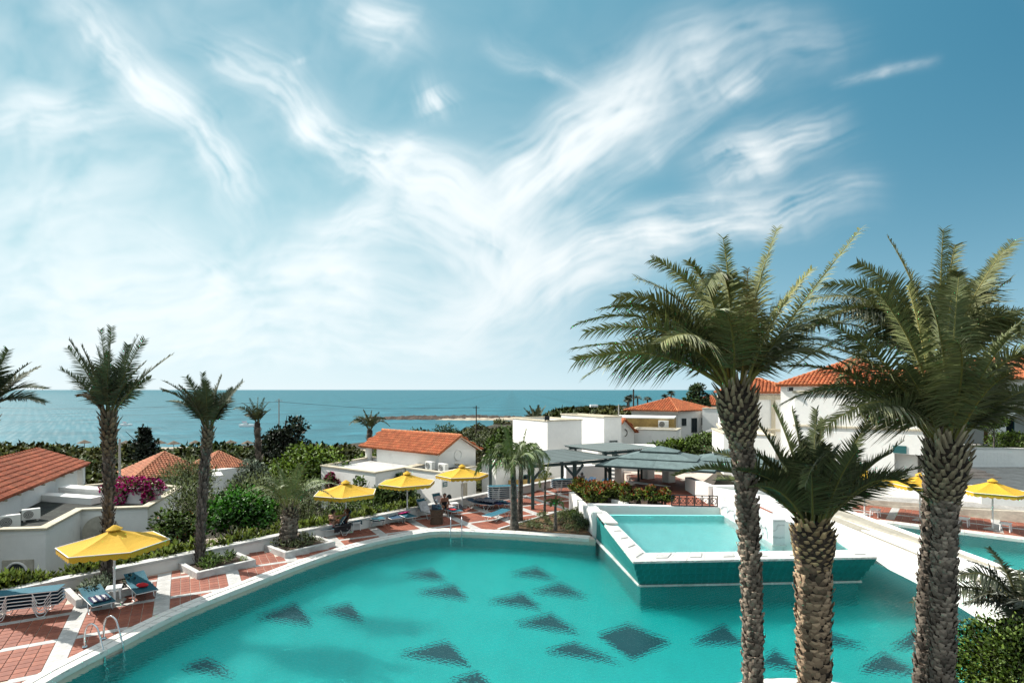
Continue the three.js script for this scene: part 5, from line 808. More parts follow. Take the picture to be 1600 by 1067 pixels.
{ const pts = [[0.001, 0.34], [0.06, 0.33], [0.12, 0.22], [0.17, 0.1], [0.19, 0.0]].map(([a, b]) => new THREE.Vector2(a, b)); const g = new THREE.LatheGeometry(pts, 12); g.scale(1.2, 1, 0.8); const o = thing('beach_bag', 'small grey blue beach bag at the foot of a parasol pole', 'bag', null, -3.2, 0, 33.9, 0.3); part(o, 'bag_body', g, M.grey_cloth); part(o, 'strap', tube([new THREE.Vector3(0.1, 0.25, 0.1), new THREE.Vector3(0.35, 0.03, 0.12), new THREE.Vector3(0.6, 0.015, 0.05)], 0.015), M.navy_cloth); }

// ================================================================ SIDE TABLES
function sideTable(label, x, y, D, turn = 0) {
  const o = thing('side_table', label, 'side table', 'white plastic side tables', x, y, D, turn);
  part(o, 'table_top', cbox(0.46, 0.035, 0.46, 0, 0.42, 0, 0, 0.01), M.white_paint);
  part(o, 'apron', merge([boxAt(0.4, 0.06, 0.02, 0, 0.388, 0.19), boxAt(0.4, 0.06, 0.02, 0, 0.388, -0.19), boxAt(0.02, 0.06, 0.36, 0.19, 0.388, 0), boxAt(0.02, 0.06, 0.36, -0.19, 0.388, 0)]), M.white_paint);
  for (const [a, b] of [[-1, -1], [1, -1], [1, 1], [-1, 1]]) part(o, 'leg', rod(new THREE.Vector3(a * 0.2, 0, b * 0.2), new THREE.Vector3(a * 0.17, 0.42, b * 0.17), 0.028, 0.032), M.white_paint);
  return o;
}
sideTable('white side table between the two near loungers', -13.65, 0, 19.3, 0.5); sideTable('white side table beside the parasol pole of the couple', -8.05, 0, 28.9, 0.6); sideTable('white side table by the wall behind the pale pink towel', -3.45, 0, 33.6, 0.5);
sideTable('white side table on the far deck left of the thick palm trunk', 20.6, 0, 31.9, 0.7); sideTable('white side table on the far deck just right of the palm trunk', 23.9, 0, 29.75, 0.7); sideTable('white side table right of the far parasol pole', 25.1, 0, 28.6, 0.7);
drape('towel', 'teal towel hanging over the side table near the couple', 'towel', M.teal_canvas, 0.42, 0.9, [-8.02, 0.47, 28.92], 0.6, (x, z) => [clamp(x, -0.25, 0.25), Math.abs(x) > 0.25 ? -(Math.abs(x) - 0.25) : 0, z], 0.01, 14);

// ================================================================ POOL LADDERS, SHOWER PIPE, CHAIR
function ladder(label, x, D, dx, dD) {
  const o = thing('pool_ladder', label, 'ladder', 'steel pool ladders', x, 0, D, Math.atan2(dD, dx));     // +x points into the water
  for (const z of [-0.28, 0.28]) { part(o, 'handrail', tube([[-0.32, 0.0], [-0.32, 0.42], [-0.24, 0.62], [-0.05, 0.7], [0.12, 0.6], [0.24, 0.3], [0.36, -0.1], [0.42, -0.6], [0.44, -1.1]].map(([a, b]) => new THREE.Vector3(a, b, z)), 0.025, 8, 40), M.steel); part(o, 'flange', new THREE.CylinderGeometry(0.06, 0.07, 0.03, 12).translate(-0.32, 0.045, z), M.steel); }
  for (const y of [-0.3, -0.58, -0.86]) part(o, 'rung', boxAt(0.1, 0.03, 0.54, 0.40, y, 0), M.steel);
  return o;
}
ladder('curved steel pool ladder nearest the camera', -11.55, 15.9, 0.97, -0.25); ladder('steel pool ladder at the far side by the wicker chair', -2.85, 28.75, 0.1, -0.99);
{
  const o = thing('wicker_chair', 'brown wicker armchair on the deck seen from behind', 'chair', null, -4.05, 0, 30.25, 0.1);
  part(o, 'seat', cbox(0.62, 0.07, 0.6, 0, 0.38, 0), M.wicker); 
  { const g = new THREE.CylinderGeometry(0.36, 0.33, 0.42, 20, 4, true, -Math.PI * 0.62, Math.PI * 1.24); g.scale(1, 1, 0.9); g.translate(0, 0.56, -0.02); part(o, 'curved_back', g, M.wicker); }
  part(o, 'back_rim', tube(Array.from({ length: 9 }, (_, k) => { const a = -Math.PI * 0.62 + k * Math.PI * 1.24 / 8; return new THREE.Vector3(0.36 * Math.sin(a), 0.77, 0.33 * Math.cos(a) - 0.02); }), 0.03, 8, 24), M.wicker);
  { const g = new THREE.CylinderGeometry(0.33, 0.35, 0.38, 20, 1, true, -Math.PI * 0.7, Math.PI * 1.4); g.translate(0, 0.19, 0); part(o, 'skirt', g, M.wicker); }
  for (const [a, b] of [[-1, -1], [1, -1], [1, 1], [-1, 1]]) part(o, 'leg', rod(new THREE.Vector3(a * 0.27, 0, b * 0.24), new THREE.Vector3(a * 0.25, 0.4, b * 0.22), 0.025), M.wicker);
}
// ================================================================ FAR THINGS: poles, wires, boats, straw parasols on the beach
function utilityPole(label, x, D, y0, h, m = M.grey_pole, arm = true) { const o = thing('utility_pole', label, 'pole', null, x, y0, D); part(o, 'shaft', new THREE.CylinderGeometry(h < 8 ? 0.07 : 0.13, h < 8 ? 0.09 : 0.18, h, 8).translate(0, h / 2, 0), m); if (arm) part(o, 'cross_arm', boxAt(1.8, 0.14, 0.14, 0, h - 0.5, 0), m); return o; }
utilityPole('grey utility pole standing behind the dark conifer', -58, 140, -10.5, 15.5); utilityPole('thin utility pole on the shore near the sand bar', -9.4, 148, -11, 14, M.bark); utilityPole('tall thin mast beside the orange hipped roof', 21.6, 100, -1, 8.3, M.bark, false); utilityPole('stubby grey post left of the ochre house', 14.6, 77, 1, 4.2, M.grey_pole, false); utilityPole('grey lamp pole behind the nearest left palm', -27.2, 39, -2.4, 6.2, M.grey_pole, false);
single('power_line', tube([V3(-150, 3.1, 134), V3(-100, 2.6, 137), V3(-58, 4.2, 140)], 0.035, 4, 40), M.black_iron, 'thin power line crossing the sea view at left', 'wire');
single('power_line', tube([V3(-58, 4.2, 140), V3(-34, 2.4, 144), V3(-9.4, 2.6, 148)], 0.035, 4, 40), M.black_iron, 'thin power line between the two shore poles', 'wire');
function boat(label, x, D, s, turn) { const o = thing('motor_boat', label, 'boat', null, x, -12, D, turn); const sh = new THREE.Shape(); sh.moveTo(-2.6, -0.9); sh.lineTo(1.2, -0.9); sh.quadraticCurveTo(2.6, -0.6, 3.2, 0); sh.quadraticCurveTo(2.6, 0.6, 1.2, 0.9); sh.lineTo(-2.6, 0.9); sh.closePath(); const g = new THREE.ExtrudeGeometry(sh, { depth: 0.9, bevelEnabled: true, bevelSize: 0.12, bevelThickness: 0.15, bevelSegments: 2 }); g.rotateX(-Math.PI / 2); g.scale(s, s, s); part(o, 'hull', g, M.white_paint); part(o, 'cabin', cbox(1.8 * s, 0.8 * s, 1.2 * s, -0.3 * s, 0.95 * s, 0), M.white_paint); part(o, 'windscreen', boxAt(0.05, 0.5 * s, 1.1 * s, 0.75 * s, 1.4 * s, 0), M.dark_glass); part(o, 'sun_awning', boxAt(2.0 * s, 0.06 * s, 1.4 * s, -0.8 * s, 2.2 * s, 0), M.red_cloth); return o; }
boat('small white boat with red awning left of the distant palm', -138, 292, 1.2, 0.2); boat('small white boat farthest left, beside the nearest palm trunk', -206, 300, 0.9, 0.5); boat('tiny white boat anchored near the sand bar', -92, 205, 0.7, 2.2);
single('white_van', cbox(6, 1.8, 2.4, 64, -6.2, 440, 0.2, 0.3), M.white_paint, 'white vehicle parked on the headland', 'van');
for (let k = 0; k < 9; k++) { const x = -128 + k * 7 + 2 * n2(k, 1), D = 168 + 3 * n2(k * 3, 2), o = thing('straw_parasol', ['first', 'second', 'third', 'fourth', 'fifth', 'sixth', 'seventh', 'eighth', 'ninth'][k] + ' straw beach parasol from the left on the distant beach', 'parasol', 'straw parasols on the beach', x, -10.9, D); part(o, 'thatch', new THREE.ConeGeometry(2.0, 1.0, 14, 1, true).translate(0, 2.6, 0), M.straw); part(o, 'post', new THREE.CylinderGeometry(0.08, 0.08, 2.4, 6).translate(0, 1.2, 0), M.bark); }
// ================================================================ PALMS
// one frond along a curve p0-p1-p2: leaflets in one mesh, stalk as its child
function frondGeo(p0, p1, p2, o, r) {
  const { pairs = 60, leaf = 0.45, width = 0.026, droop = 0.15, fold = 0.5, tone, dry = 0.15, bare = 0.16, twist = 0 } = o;
  const c = new THREE.QuadraticBezierCurve3(p0, p1, p2), pos = [], nor = [], col = [], len = c.getLength();
  const kk = 0.82 + 0.36 * r(), yel = (r() - 0.35) * 0.25, base = [tone[0] * kk * (1 + yel), tone[1] * kk * (1 + 0.4 * yel), tone[2] * kk * (1 - 0.4 * yel)], brown = [0.20, 0.14, 0.065];
  const up = new THREE.Vector3(0, 1, 0), sideRef = new THREE.Vector3();
  for (let i = 0; i < pairs; i++) {
    const t = bare + (1 - bare) * (i + 0.5 * r()) / pairs, p = c.getPoint(t), T = c.getTangent(t);
    sideRef.copy(T).cross(up); if (sideRef.lengthSq() < 0.02) sideRef.set(1, 0, 0.3); sideRef.normalize().applyAxisAngle(T, twist);
    const N = sideRef.clone().cross(T), s = (t - bare) / (1 - bare), prof = (0.45 + 0.55 * Math.sin(Math.PI * Math.min(1, s * 1.25 + 0.12))) * (1 - 0.35 * s * s);
    for (const g of [-1, 1]) {
      if (r() < 0.03) continue;
      const fw = lerp(0.35, 0.95, s) + 0.3 * (r() - 0.5), lift = fold + (o.spread ?? 0.5) * (r() - 0.5), d = sideRef.clone().multiplyScalar(g).addScaledVector(T, fw).addScaledVector(N, lift).normalize();
      const L = leaf * prof * (0.8 + 0.4 * r()), w = width * (0.75 + 0.5 * r()) * (0.6 + 0.4 * prof), W = T.clone().addScaledVector(N, 0.7 * g * (r() - 0.2)).cross(d).cross(d).normalize().multiplyScalar(w / 2);
      const m = p.clone().addScaledVector(d, L * 0.55), e = p.clone().addScaledVector(d, L); const dr = droop * L * (0.6 + 0.9 * r()); m.y -= dr * 0.35; e.y -= dr; e.x += 0.04 * L * (r() - 0.5);
      const n = d.clone().cross(W).normalize(), k = 0.75 + 0.5 * r(), q = r() < dry ? 0.4 + 0.6 * r() : 0.1, cA = base.map((v) => v * k), cT = cA.map((v, z) => lerp(v * 1.1, brown[z], q));
      const V = [[p.clone().add(W), cA], [p.clone().sub(W), cA], [m.clone().addScaledVector(W, 0.95), cA], [m.clone().addScaledVector(W, -0.95), cA], [e, cT]];
      for (const z of [0, 1, 3, 0, 3, 2, 2, 3, 4]) { const [v, cc] = V[z]; pos.push(v.x, v.y, v.z); nor.push(n.x, n.y, n.z); col.push(...cc); }
    }
  }
  const sp = [], sn = [], sc = [], K = 9, S = 5, ring = [];
  for (let i = 0; i <= K; i++) { const t = i / K, p = c.getPoint(t), T = c.getTangent(t), a = new THREE.Vector3(0.31, 0.2, 0.93).cross(T).normalize(), b = T.clone().cross(a), rad = (o.stalk ?? 0.032) * (1 - 0.82 * t) * (t < 0.02 ? 1.5 : 1); ring.push(Array.from({ length: S }, (_, s) => { const an = s * 2 * Math.PI / S, n = a.clone().multiplyScalar(Math.cos(an)).addScaledVector(b, Math.sin(an)); return [p.clone().addScaledVector(n, rad), n]; })); }
  const stalkTone = [base[0] * 1.5 + 0.03, base[1] * 1.25 + 0.02, base[2] * 0.9];
  for (let i = 0; i < K; i++) for (let s = 0; s < S; s++) { const j = (s + 1) % S; for (const [a, b] of [[i, s], [i, j], [i + 1, j], [i, s], [i + 1, j], [i + 1, s]]) { const [v, n] = ring[a][b]; sp.push(v.x, v.y, v.z); sn.push(n.x, n.y, n.z); sc.push(...stalkTone); } }
  return [fromArrays(pos, nor, col), fromArrays(sp, sn, sc)];
}
// stub of a cut leaf: a scale hanging on the trunk, wide and rounded below (spike = 0), or a tapering ragged point (spike = 1)
function stub(pos, nor, col, C, out, upv, w, h, p, tone, tip, spike = 0, skew = 0) {
  const side = out.clone().cross(upv).normalize(), v = (s, y, d) => C.clone().addScaledVector(side, s + skew * y).addScaledVector(upv, y).addScaledVector(out, d);
  let tri;
  if (!spike) {
    const b = v(0, -h * 0.1, p * 0.25), l1 = v(-w * 0.52, h * 0.42, 0), r1 = v(w * 0.52, h * 0.42, 0), l2 = v(-w * 0.40, h * 0.92, p * 0.7), r2 = v(w * 0.40, h * 0.92, p * 0.7), m = v(0, h * 0.62, p * 1.2), E = v(w * 0.46, h * 1.0, -0.01), F = v(-w * 0.46, h * 1.0, -0.01), t = v(0, h * 1.06, p * 0.75);
    tri = [[b, r1, m, 0.9], [b, m, l1, 0.9], [r1, r2, m, 1], [l1, m, l2, 1], [m, r2, t, tip], [m, t, l2, tip], [r2, E, t, tip * 0.8], [l2, t, F, tip * 0.8]];
  } else {
    const A = v(-w * 0.5, 0, 0), B = v(w * 0.5, 0, 0), m0 = v(0, h * 0.1, p * 1.3), l = v(-w * 0.34, h * 0.6, p * 0.5), r1 = v(w * 0.34, h * 0.6, p * 0.5), m1 = v(0, h * 0.62, p * 1.1), e0 = v(-w * 0.27, h, p * 0.5), e1 = v(w * 0.24, h * 0.9, p * 0.6), k0 = v(0, h * 0.6, -p * 0.1);
    tri = [[A, m0, l, 0.8], [m0, m1, l, 0.95], [B, r1, m0, 0.8], [m0, r1, m1, 0.95], [l, m1, e0, 1.1], [m1, e1, e0, tip], [m1, r1, e1, 1.1], [l, e0, k0, 0.8], [r1, k0, e1, 0.8], [e0, e1, k0, 0.8], [A, l, k0, 0.7], [B, k0, r1, 0.7]];
  }
  for (const [x, y, z, k] of tri) { const n = y.clone().sub(x).cross(z.clone().sub(x)).normalize(); for (const q of [x, y, z]) { pos.push(q.x, q.y, q.z); nor.push(n.x, n.y, n.z); col.push(tone[0] * k, tone[1] * k, tone[2] * k); } }
}
function makePalm(o) {
  const r = rng(o.seed), P = thing(o.name ?? 'date_palm', o.label, 'palm tree', o.group, o.base[0], o.base[1], o.base[2]);
  const top = new THREE.Vector3(o.top[0] - o.base[0], o.top[1] - o.base[1], -(o.top[2] - o.base[2])), H = top.y;
  const axis = (y) => { const t = y / H, b = (o.bend ?? 0) * Math.sin(Math.PI * t); return new THREE.Vector3(top.x * t + b, y, top.z * t); };
  const headAt = H - (o.head ?? 1), rad = (y) => { const t = y / H; let q = lerp(o.r0, o.r1, t) * (1 + 0.25 * Math.exp(-y / 0.25)); if (y > headAt) { const s = (y - headAt) / (H - headAt); q = lerp(q, o.rh ?? o.r1, Math.sin(Math.min(1, s * 1.3) * Math.PI * 0.5)) * (s > 0.75 ? lerp(1, 0.55, (s - 0.75) * 4) : 1); } return q; };
  // trunk core
  const pts = [], seg = 12, rows = Math.max(10, Math.round(H / 0.3)), pos = [], nor = [], uv = [], idx = [];
  for (let j = 0; j <= rows; j++) for (let s = 0; s <= seg; s++) { const y = H * j / rows, a = s * 2 * Math.PI / seg, q = axis(y), R = rad(y) * (1 + 0.05 * n3(Math.cos(a) * 1.5, y * 2, Math.sin(a) * 1.5 + o.seed)); pos.push(q.x + Math.cos(a) * R, y, q.z + Math.sin(a) * R); nor.push(Math.cos(a), 0, Math.sin(a)); uv.push(a * o.r0, y); }
  for (let j = 0; j < rows; j++) for (let s = 0; s < seg; s++) { const a = j * (seg + 1) + s, b = a + seg + 1; idx.push(a, b, a + 1, a + 1, b, b + 1); }
  const tg = new THREE.BufferGeometry(); tg.setAttribute('position', new THREE.Float32BufferAttribute(pos, 3)); tg.setAttribute('normal', new THREE.Float32BufferAttribute(nor, 3)); tg.setAttribute('uv', new THREE.Float32BufferAttribute(uv, 2)); tg.setIndex(idx);
  const trunk = part(P, 'trunk', tg, o.smooth ? M.grey_bark : M.bark);
  if (!o.smooth) {
    const sp = [], sn = [], sc = [], up = new THREE.Vector3(0, 1, 0), step = o.step ?? 0.11; let row = 0;
    const tone = o.bark ?? [0.185, 0.15, 0.12];
    for (let y = 0.02; y < headAt + 0.05; y += step * (0.85 + 0.3 * r()), row++) { const n = (o.around ?? 9) + 2; for (let k = 0; k < n; k++) { const a = (k + (row % 2) * 0.5 + 0.25 * (r() - 0.5)) * 2 * Math.PI / n, out = new THREE.Vector3(Math.cos(a), 0.1, Math.sin(a)), R = rad(y), q = axis(y + step * 0.7 * (r() - 0.5)).addScaledVector(new THREE.Vector3(Math.cos(a), 0, Math.sin(a)), R * 0.93), kk = (0.55 + 0.85 * r()) * (0.85 + 0.5 * n3(Math.cos(a) * 1.3, y * 1.1, Math.sin(a) * 1.3 + o.seed)), up2 = new THREE.Vector3(-Math.sin(a) * 0.5 * (r() - 0.5), 1, Math.cos(a) * 0.5 * (r() - 0.5)).addScaledVector(out, 0.1 + 0.3 * r()); stub(sp, sn, sc, q, out, up2, 2 * Math.PI * R / n * (0.95 + 0.6 * r()), step * (1.2 + 0.9 * r()), (o.stub ?? 0.035) * (0.3 + 1.3 * r()) * lerp(0.35, 1.1, y / headAt), tone.map((v) => v * kk), 1.0 + 0.35 * r()); } }
    part(trunk, 'bark_scales', fromArrays(sp, sn, sc), M.scales, true);
    const heads = o.heads ?? 60; const rest = { p: [], n: [], c: [] };
    for (let k = 0; k < heads; k++) {
      const t = k / heads, y = headAt + (H - headAt) * (t * 0.98), a = k * 2.39996, R = rad(y) * 0.9, C = axis(y).addScaledVector(new THREE.Vector3(Math.cos(a), 0, Math.sin(a)), R), lean = lerp(0.75, 0.45, t) + 0.6 * (r() - 0.5), out = new THREE.Vector3(Math.cos(a), 0, Math.sin(a)), upv = new THREE.Vector3(0, 1, 0).addScaledVector(out, lean).normalize(), L = (o.stubLen ?? 0.26) * (0.6 + 0.8 * r()) * lerp(0.5, 1.45, t * t), w = (o.stubW ?? 0.11) * (0.9 + 0.6 * r()) * lerp(1.25, 0.8, t), kk = 0.7 + 0.75 * r(), q = { p: [], n: [], c: [] };
      const o2 = out.clone().sub(upv.clone().multiplyScalar(out.dot(upv))).normalize();
      stub(q.p, q.n, q.c, C, o2, upv, w, L, 0.028, tone.map((v, z) => v * kk * (z === 2 ? 0.85 : 1.05)), 1.35, 1, 0.5 * (r() - 0.5));
      if (o.near) part(P, 'leaf_stub', fromArrays(q.p, q.n, q.c), M.scales); else { rest.p.push(...q.p); rest.n.push(...q.n); rest.c.push(...q.c); }
    }
    if (!o.near) part(trunk, 'leaf_stubs', fromArrays(rest.p, rest.n, rest.c), M.scales, true);
  } else { part(trunk, 'trunk_rings', merge(Array.from({ length: Math.floor(H / 0.28) }, (_, k) => { const y = 0.2 + k * 0.28, q = axis(Math.min(y, H)); return new THREE.TorusGeometry(rad(Math.min(y, H)) * 0.985, 0.012, 5, 14).rotateX(Math.PI / 2).translate(q.x, y, q.z); })), M.bark, true); }
  const crown = axis(H - 0.12), add = (tip, ctl, extra = {}) => { const s = new THREE.Vector3(tip.x, 0, tip.z).normalize().multiplyScalar((o.rh ?? o.r1) * 0.45); const [lf, st] = frondGeo(crown.clone().add(s), crown.clone().add(ctl), crown.clone().add(tip), { ...o.frond, twist: 1.7 * (r() - 0.5), ...extra }, r); const f = part(P, extra.name ?? 'frond', lf, M.palm_leaf); part(f, 'stalk', st, M.palm_leaf); };
  for (const [tx, ty, td, cx, cy, cd, ex] of o.fronds ?? []) add(new THREE.Vector3(tx, ty, -td), new THREE.Vector3(cx, cy, -cd), ex);
  for (const [n, el0, el1, len, sag] of o.rings ?? []) for (let k = 0; k < n; k++) { const a = (k + 0.6 * r()) * 2 * Math.PI / n + el0 * 3, el = lerp(el0, el1, r()), L = len * (0.82 + 0.34 * r()), d = new THREE.Vector3(Math.cos(a) * Math.cos(el), Math.sin(el), Math.sin(a) * Math.cos(el)), tip = d.clone().multiplyScalar(L * 0.92); tip.y -= sag * L * (0.6 + 0.8 * r()); const ctl = d.clone().multiplyScalar(L * 0.5); ctl.y += sag * L * 0.35; add(tip, ctl, { twist: (r() - 0.5) * 0.9 }); }
  return P;
}
const NEAR = { spread: 0.4, pairs: 104, leaf: 0.84, width: 0.031, droop: 0.36, fold: 0.33, tone: [0.135, 0.158, 0.048], dry: 0.22, stalk: 0.036 };
makePalm({ label: 'tall palm with swollen shaggy head left of the right hand trio', seed: 71, near: true, base: [5.15, -0.05, 12], top: [4.76, 7.32, 12], bend: 0.12, r0: 0.17, r1: 0.165, rh: 0.42, head: 1.45, heads: 190, stubLen: 0.22, stubW: 0.10, around: 9, step: 0.095, stub: 0.05, bark: [0.235, 0.18, 0.135], frond: NEAR, group: 'palms standing at the near edge of the pool',
  fronds: [[-0.12, 3.35, 0.4, 0.05, 1.8, 0.2], [0.98, 3.5, 0.2, 0.25, 1.7, 0.1], [2.48, 3.35, -0.3, 0.85, 1.3, -0.2, { dry: 0.6, droop: 0.4 }], [-1.7, 2.85, 0.3, -0.25, 2.3, 0.3], [-0.95, 2.0, -0.9, -0.2, 3.3, -0.5, { dry: 0.5 }], [-3.35, 1.45, 0.5, -1.35, 2.2, 0.3], [-2.6, 1.9, -0.3, -1.1, 2.2, -0.2], [-3.3, 1.15, -0.8, -1.2, 1.7, -0.4], [-3.4, 0.92, 0.7, -1.5, 1.35, 0.4], [-3.45, 0.6, -0.4, -1.7, 1.15, -0.2, { bare: 0.3, dry: 0.35 }], [2.3, 1.7, 0.6, 0.9, 1.4, 0.4], [1.9, 2.5, 0.9, 0.6, 1.5, 0.5], [1.2, 2.4, -0.8, 0.4, 1.4, -0.4], [-0.5, 2.6, 1.4, -0.1, 1.6, 0.8], [0.5, 2.3, 1.6, 0.2, 1.5, 0.9], [-1.4, 2.1, 1.3, -0.6, 1.6, 0.8], [-0.9, 1.5, -1.5, -0.3, 1.6, -0.8], [0.1, 2.5, -0.4, 0.1, 1.3, -0.2, { tone: [0.16, 0.13, 0.03] }], [-0.55, 1.4, -0.3, -0.25, 0.8, -0.2, { tone: [0.22, 0.15, 0.03], leaf: 0.35 }], [1.4, 1.1, 1.5, 0.6, 1.1, 0.8], [-2.0, 1.2, 1.6, -0.9, 1.4, 0.9], [-2.7, 0.5, 0.2, -1.3, 1.5, 0.1], [2.6, 0.9, 0.3, 1.1, 1.6, 0.2], [-2.4, 1.9, 0.9, -0.9, 2.0, 0.5], [-1.9, 0.9, -1.1, -0.8, 1.6, -0.6], [-2.9, 1.7, -0.2, -1.1, 2.1, -0.1], [-2.2, 2.3, -0.4, -0.8, 2.0, -0.2], [2.9, 1.3, 0.1, 1.1, 1.9, 0.1], [2.2, 0.5, -0.3, 1.0, 1.4, -0.2], [-1.2, 2.6, -0.6, -0.4, 2.0, -0.3], [0.9, 3.0, 0.6, 0.3, 1.6, 0.3], [-3.1, 0.3, 0.9, -1.5, 1.5, 0.5]] });
makePalm({ label: 'squat thick trunked palm with dense dark crown in the right foreground', seed: 72, near: true, base: [6.45, -0.05, 12], top: [6.42, 4.45, 12], r0: 0.285, r1: 0.33, rh: 0.43, head: 1.1, heads: 150, stubLen: 0.14, stubW: 0.14, around: 12, step: 0.1, stub: 0.03, bark: [0.34, 0.235, 0.15], frond: { ...NEAR, leaf: 0.6, pairs: 96, width: 0.036, droop: 0.08, fold: 0.5, tone: [0.075, 0.10, 0.03], dry: 0.12 }, group: 'palms standing at the near edge of the pool',
  fronds: [[-1.1, 2.35, 0.6, -0.35, 1.3, 0.3], [-0.48, 2.5, 0.8, -0.1, 1.3, 0.3], [0.0, 2.4, 0.9, 0.05, 1.3, 0.4], [0.3, 2.45, 0.4, 0.1, 1.3, 0.2], [0.62, 2.2, 0.7, 0.2, 1.3, 0.4], [1.5, 2.3, 0.4, 0.6, 1.0, 0.2], [2.3, 1.75, 0.5, 0.9, 0.9, 0.3], [2.1, 1.25, -0.3, 0.9, 1.0, -0.2], [1.98, 0.55, -0.7, 1.25, 1.75, -0.4], [2.5, 0.95, 0.7, 1.2, 1.0, 0.4], [-1.75, 1.2, -0.3, -0.6, 1.1, -0.2], [-2.9, 1.0, 0.2, -1.5, 1.6, 0.2], [-1.3, 1.7, 0.9, -0.4, 1.2, 0.5], [-0.75, 1.0, -1.1, -0.15, 2.1, -0.7, { twist: 0.5 }], [0.35, 1.7, -1.0, 0.25, 1.3, -0.6], [-1.5, 0.9, -0.6, -0.8, 1.0, -0.3], [0.1, 1.5, -0.5, 0.3, 2.0, -0.3], [1.2, 1.6, -0.7, 0.6, 1.2, -0.4], [1.6, 0.9, 1.0, 0.8, 1.0, 0.5], [-2.0, 1.5, 1.0, -0.8, 1.3, 0.5], [-1.6, 0.75, 1.2, -0.8, 0.9, 0.7]], rings: [[9, 0.9, 1.3, 1.9, 0.1]] });
makePalm({ label: 'right hand palm in front, with wide ragged head and green fronds', seed: 73, near: true, base: [8.38, -0.05, 11], top: [8.5, 6.25, 11], r0: 0.185, r1: 0.185, rh: 0.36, head: 1.35, heads: 180, stubLen: 0.24, stubW: 0.10, around: 10, step: 0.085, stub: 0.03, bark: [0.235, 0.19, 0.15], frond: NEAR, group: 'palms standing at the near edge of the pool',
  fronds: [[-2.95, 1.55, 0.5, -1.2, 1.7, 0.3], [-2.3, 2.5, 0.4, -0.9, 1.9, 0.2], [-1.6, 3.0, -0.3, -0.5, 1.8, -0.2], [-1.0, 2.7, -0.9, -0.3, 1.8, -0.5], [-0.4, 3.2, 0.5, -0.1, 1.7, 0.3], [0.4, 3.3, 0.2, 0.15, 1.7, 0.1], [1.2, 2.5, -0.6, 0.3, 1.9, -0.3], [1.05, 1.55, -0.9, 0.5, 2.2, -0.6, { tone: [0.17, 0.19, 0.06], dry: 0.35 }], [1.6, 1.6, 0.5, 0.8, 1.5, 0.3], [1.8, 2.0, 0.2, 0.8, 1.4, 0.1], [1.9, 0.9, 0.4, 0.9, 1.1, 0.3], [1.7, 1.2, -0.5, 0.8, 1.1, -0.3], [-2.2, 1.0, 1.0, -1.0, 1.4, 0.6], [-1.5, 1.8, 1.3, -0.6, 1.5, 0.8], [-1.9, 0.7, -0.5, -0.7, 0.9, -0.2, { bare: 0.3 }], [0.2, 2.0, -1.2, 0.1, 1.6, -0.7], [-0.8, 1.9, -1.3, -0.2, 1.6, -0.8], [-3.1, 0.8, 0.2, -1.4, 1.8, 0.1], [-2.6, 0.3, -0.3, -1.2, 1.5, -0.2], [1.9, 0.4, -0.2, 0.9, 1.2, -0.1], [-2.8, 2.0, 0.1, -1.0, 1.9, 0]], rings: [[3, 0.9, 1.25, 2.6, 0.15]] });
makePalm({ label: 'slim dark palm directly behind the right hand palm, tallest crown', seed: 74, near: true, base: [9.16, -0.05, 12.6], top: [9.66, 7.7, 12.7], r0: 0.145, r1: 0.15, rh: 0.26, head: 1.2, heads: 90, stubLen: 0.24, stubW: 0.1, around: 8, step: 0.1, stub: 0.04, bark: [0.17, 0.135, 0.105], frond: { ...NEAR, tone: [0.13, 0.145, 0.046] }, group: 'palms standing at the near edge of the pool',
  fronds: [[-0.97, 3.15, 0.3, -0.15, 1.8, 0.2], [0.24, 3.3, 0.2, 0.05, 1.7, 0.1], [0.67, 3.0, 0.4, 0.2, 1.6, 0.2], [1.7, 3.0, 0.0, 0.5, 1.5, 0], [1.6, 2.4, 0.4, 0.55, 1.9, 0.2, { dry: 0.5 }], [-2.5, 2.0, 0.2, -0.9, 2.3, 0.1], [-3.45, 0.45, 0.1, -1.6, 2.7, 0.1], [-3.1, 1.3, 0.7, -1.3, 2.2, 0.4], [-2.2, 0.4, -0.6, -1.2, 2.0, -0.3, { dry: 0.4 }], [1.9, 2.2, 0.3, 0.7, 1.5, 0.2], [2.3, 1.4, 0.2, 0.9, 1.6, 0.1], [-1.5, 1.3, 1.3, -0.6, 1.7, 0.8], [0.6, 1.6, 1.7, 0.2, 1.6, 0.9], [-0.3, 2.1, -0.9, -0.1, 1.9, -0.5], [1.2, 1.0, -0.7, 0.6, 1.7, -0.4], [-2.9, 0.1, 0.9, -1.3, 1.7, 0.6], [-3.0, 1.0, -0.3, -1.2, 2.3, -0.2], [-2.7, 1.7, 0.4, -1.0, 2.2, 0.2], [-1.8, 2.5, 0.1, -0.5, 2.0, 0.1], [2.2, 0.7, -0.3, 1.0, 1.6, -0.2], [1.2, 2.7, -0.3, 0.4, 1.6, -0.2], [-2.5, -0.4, -0.2, -1.3, 1.5, -0.1]] });
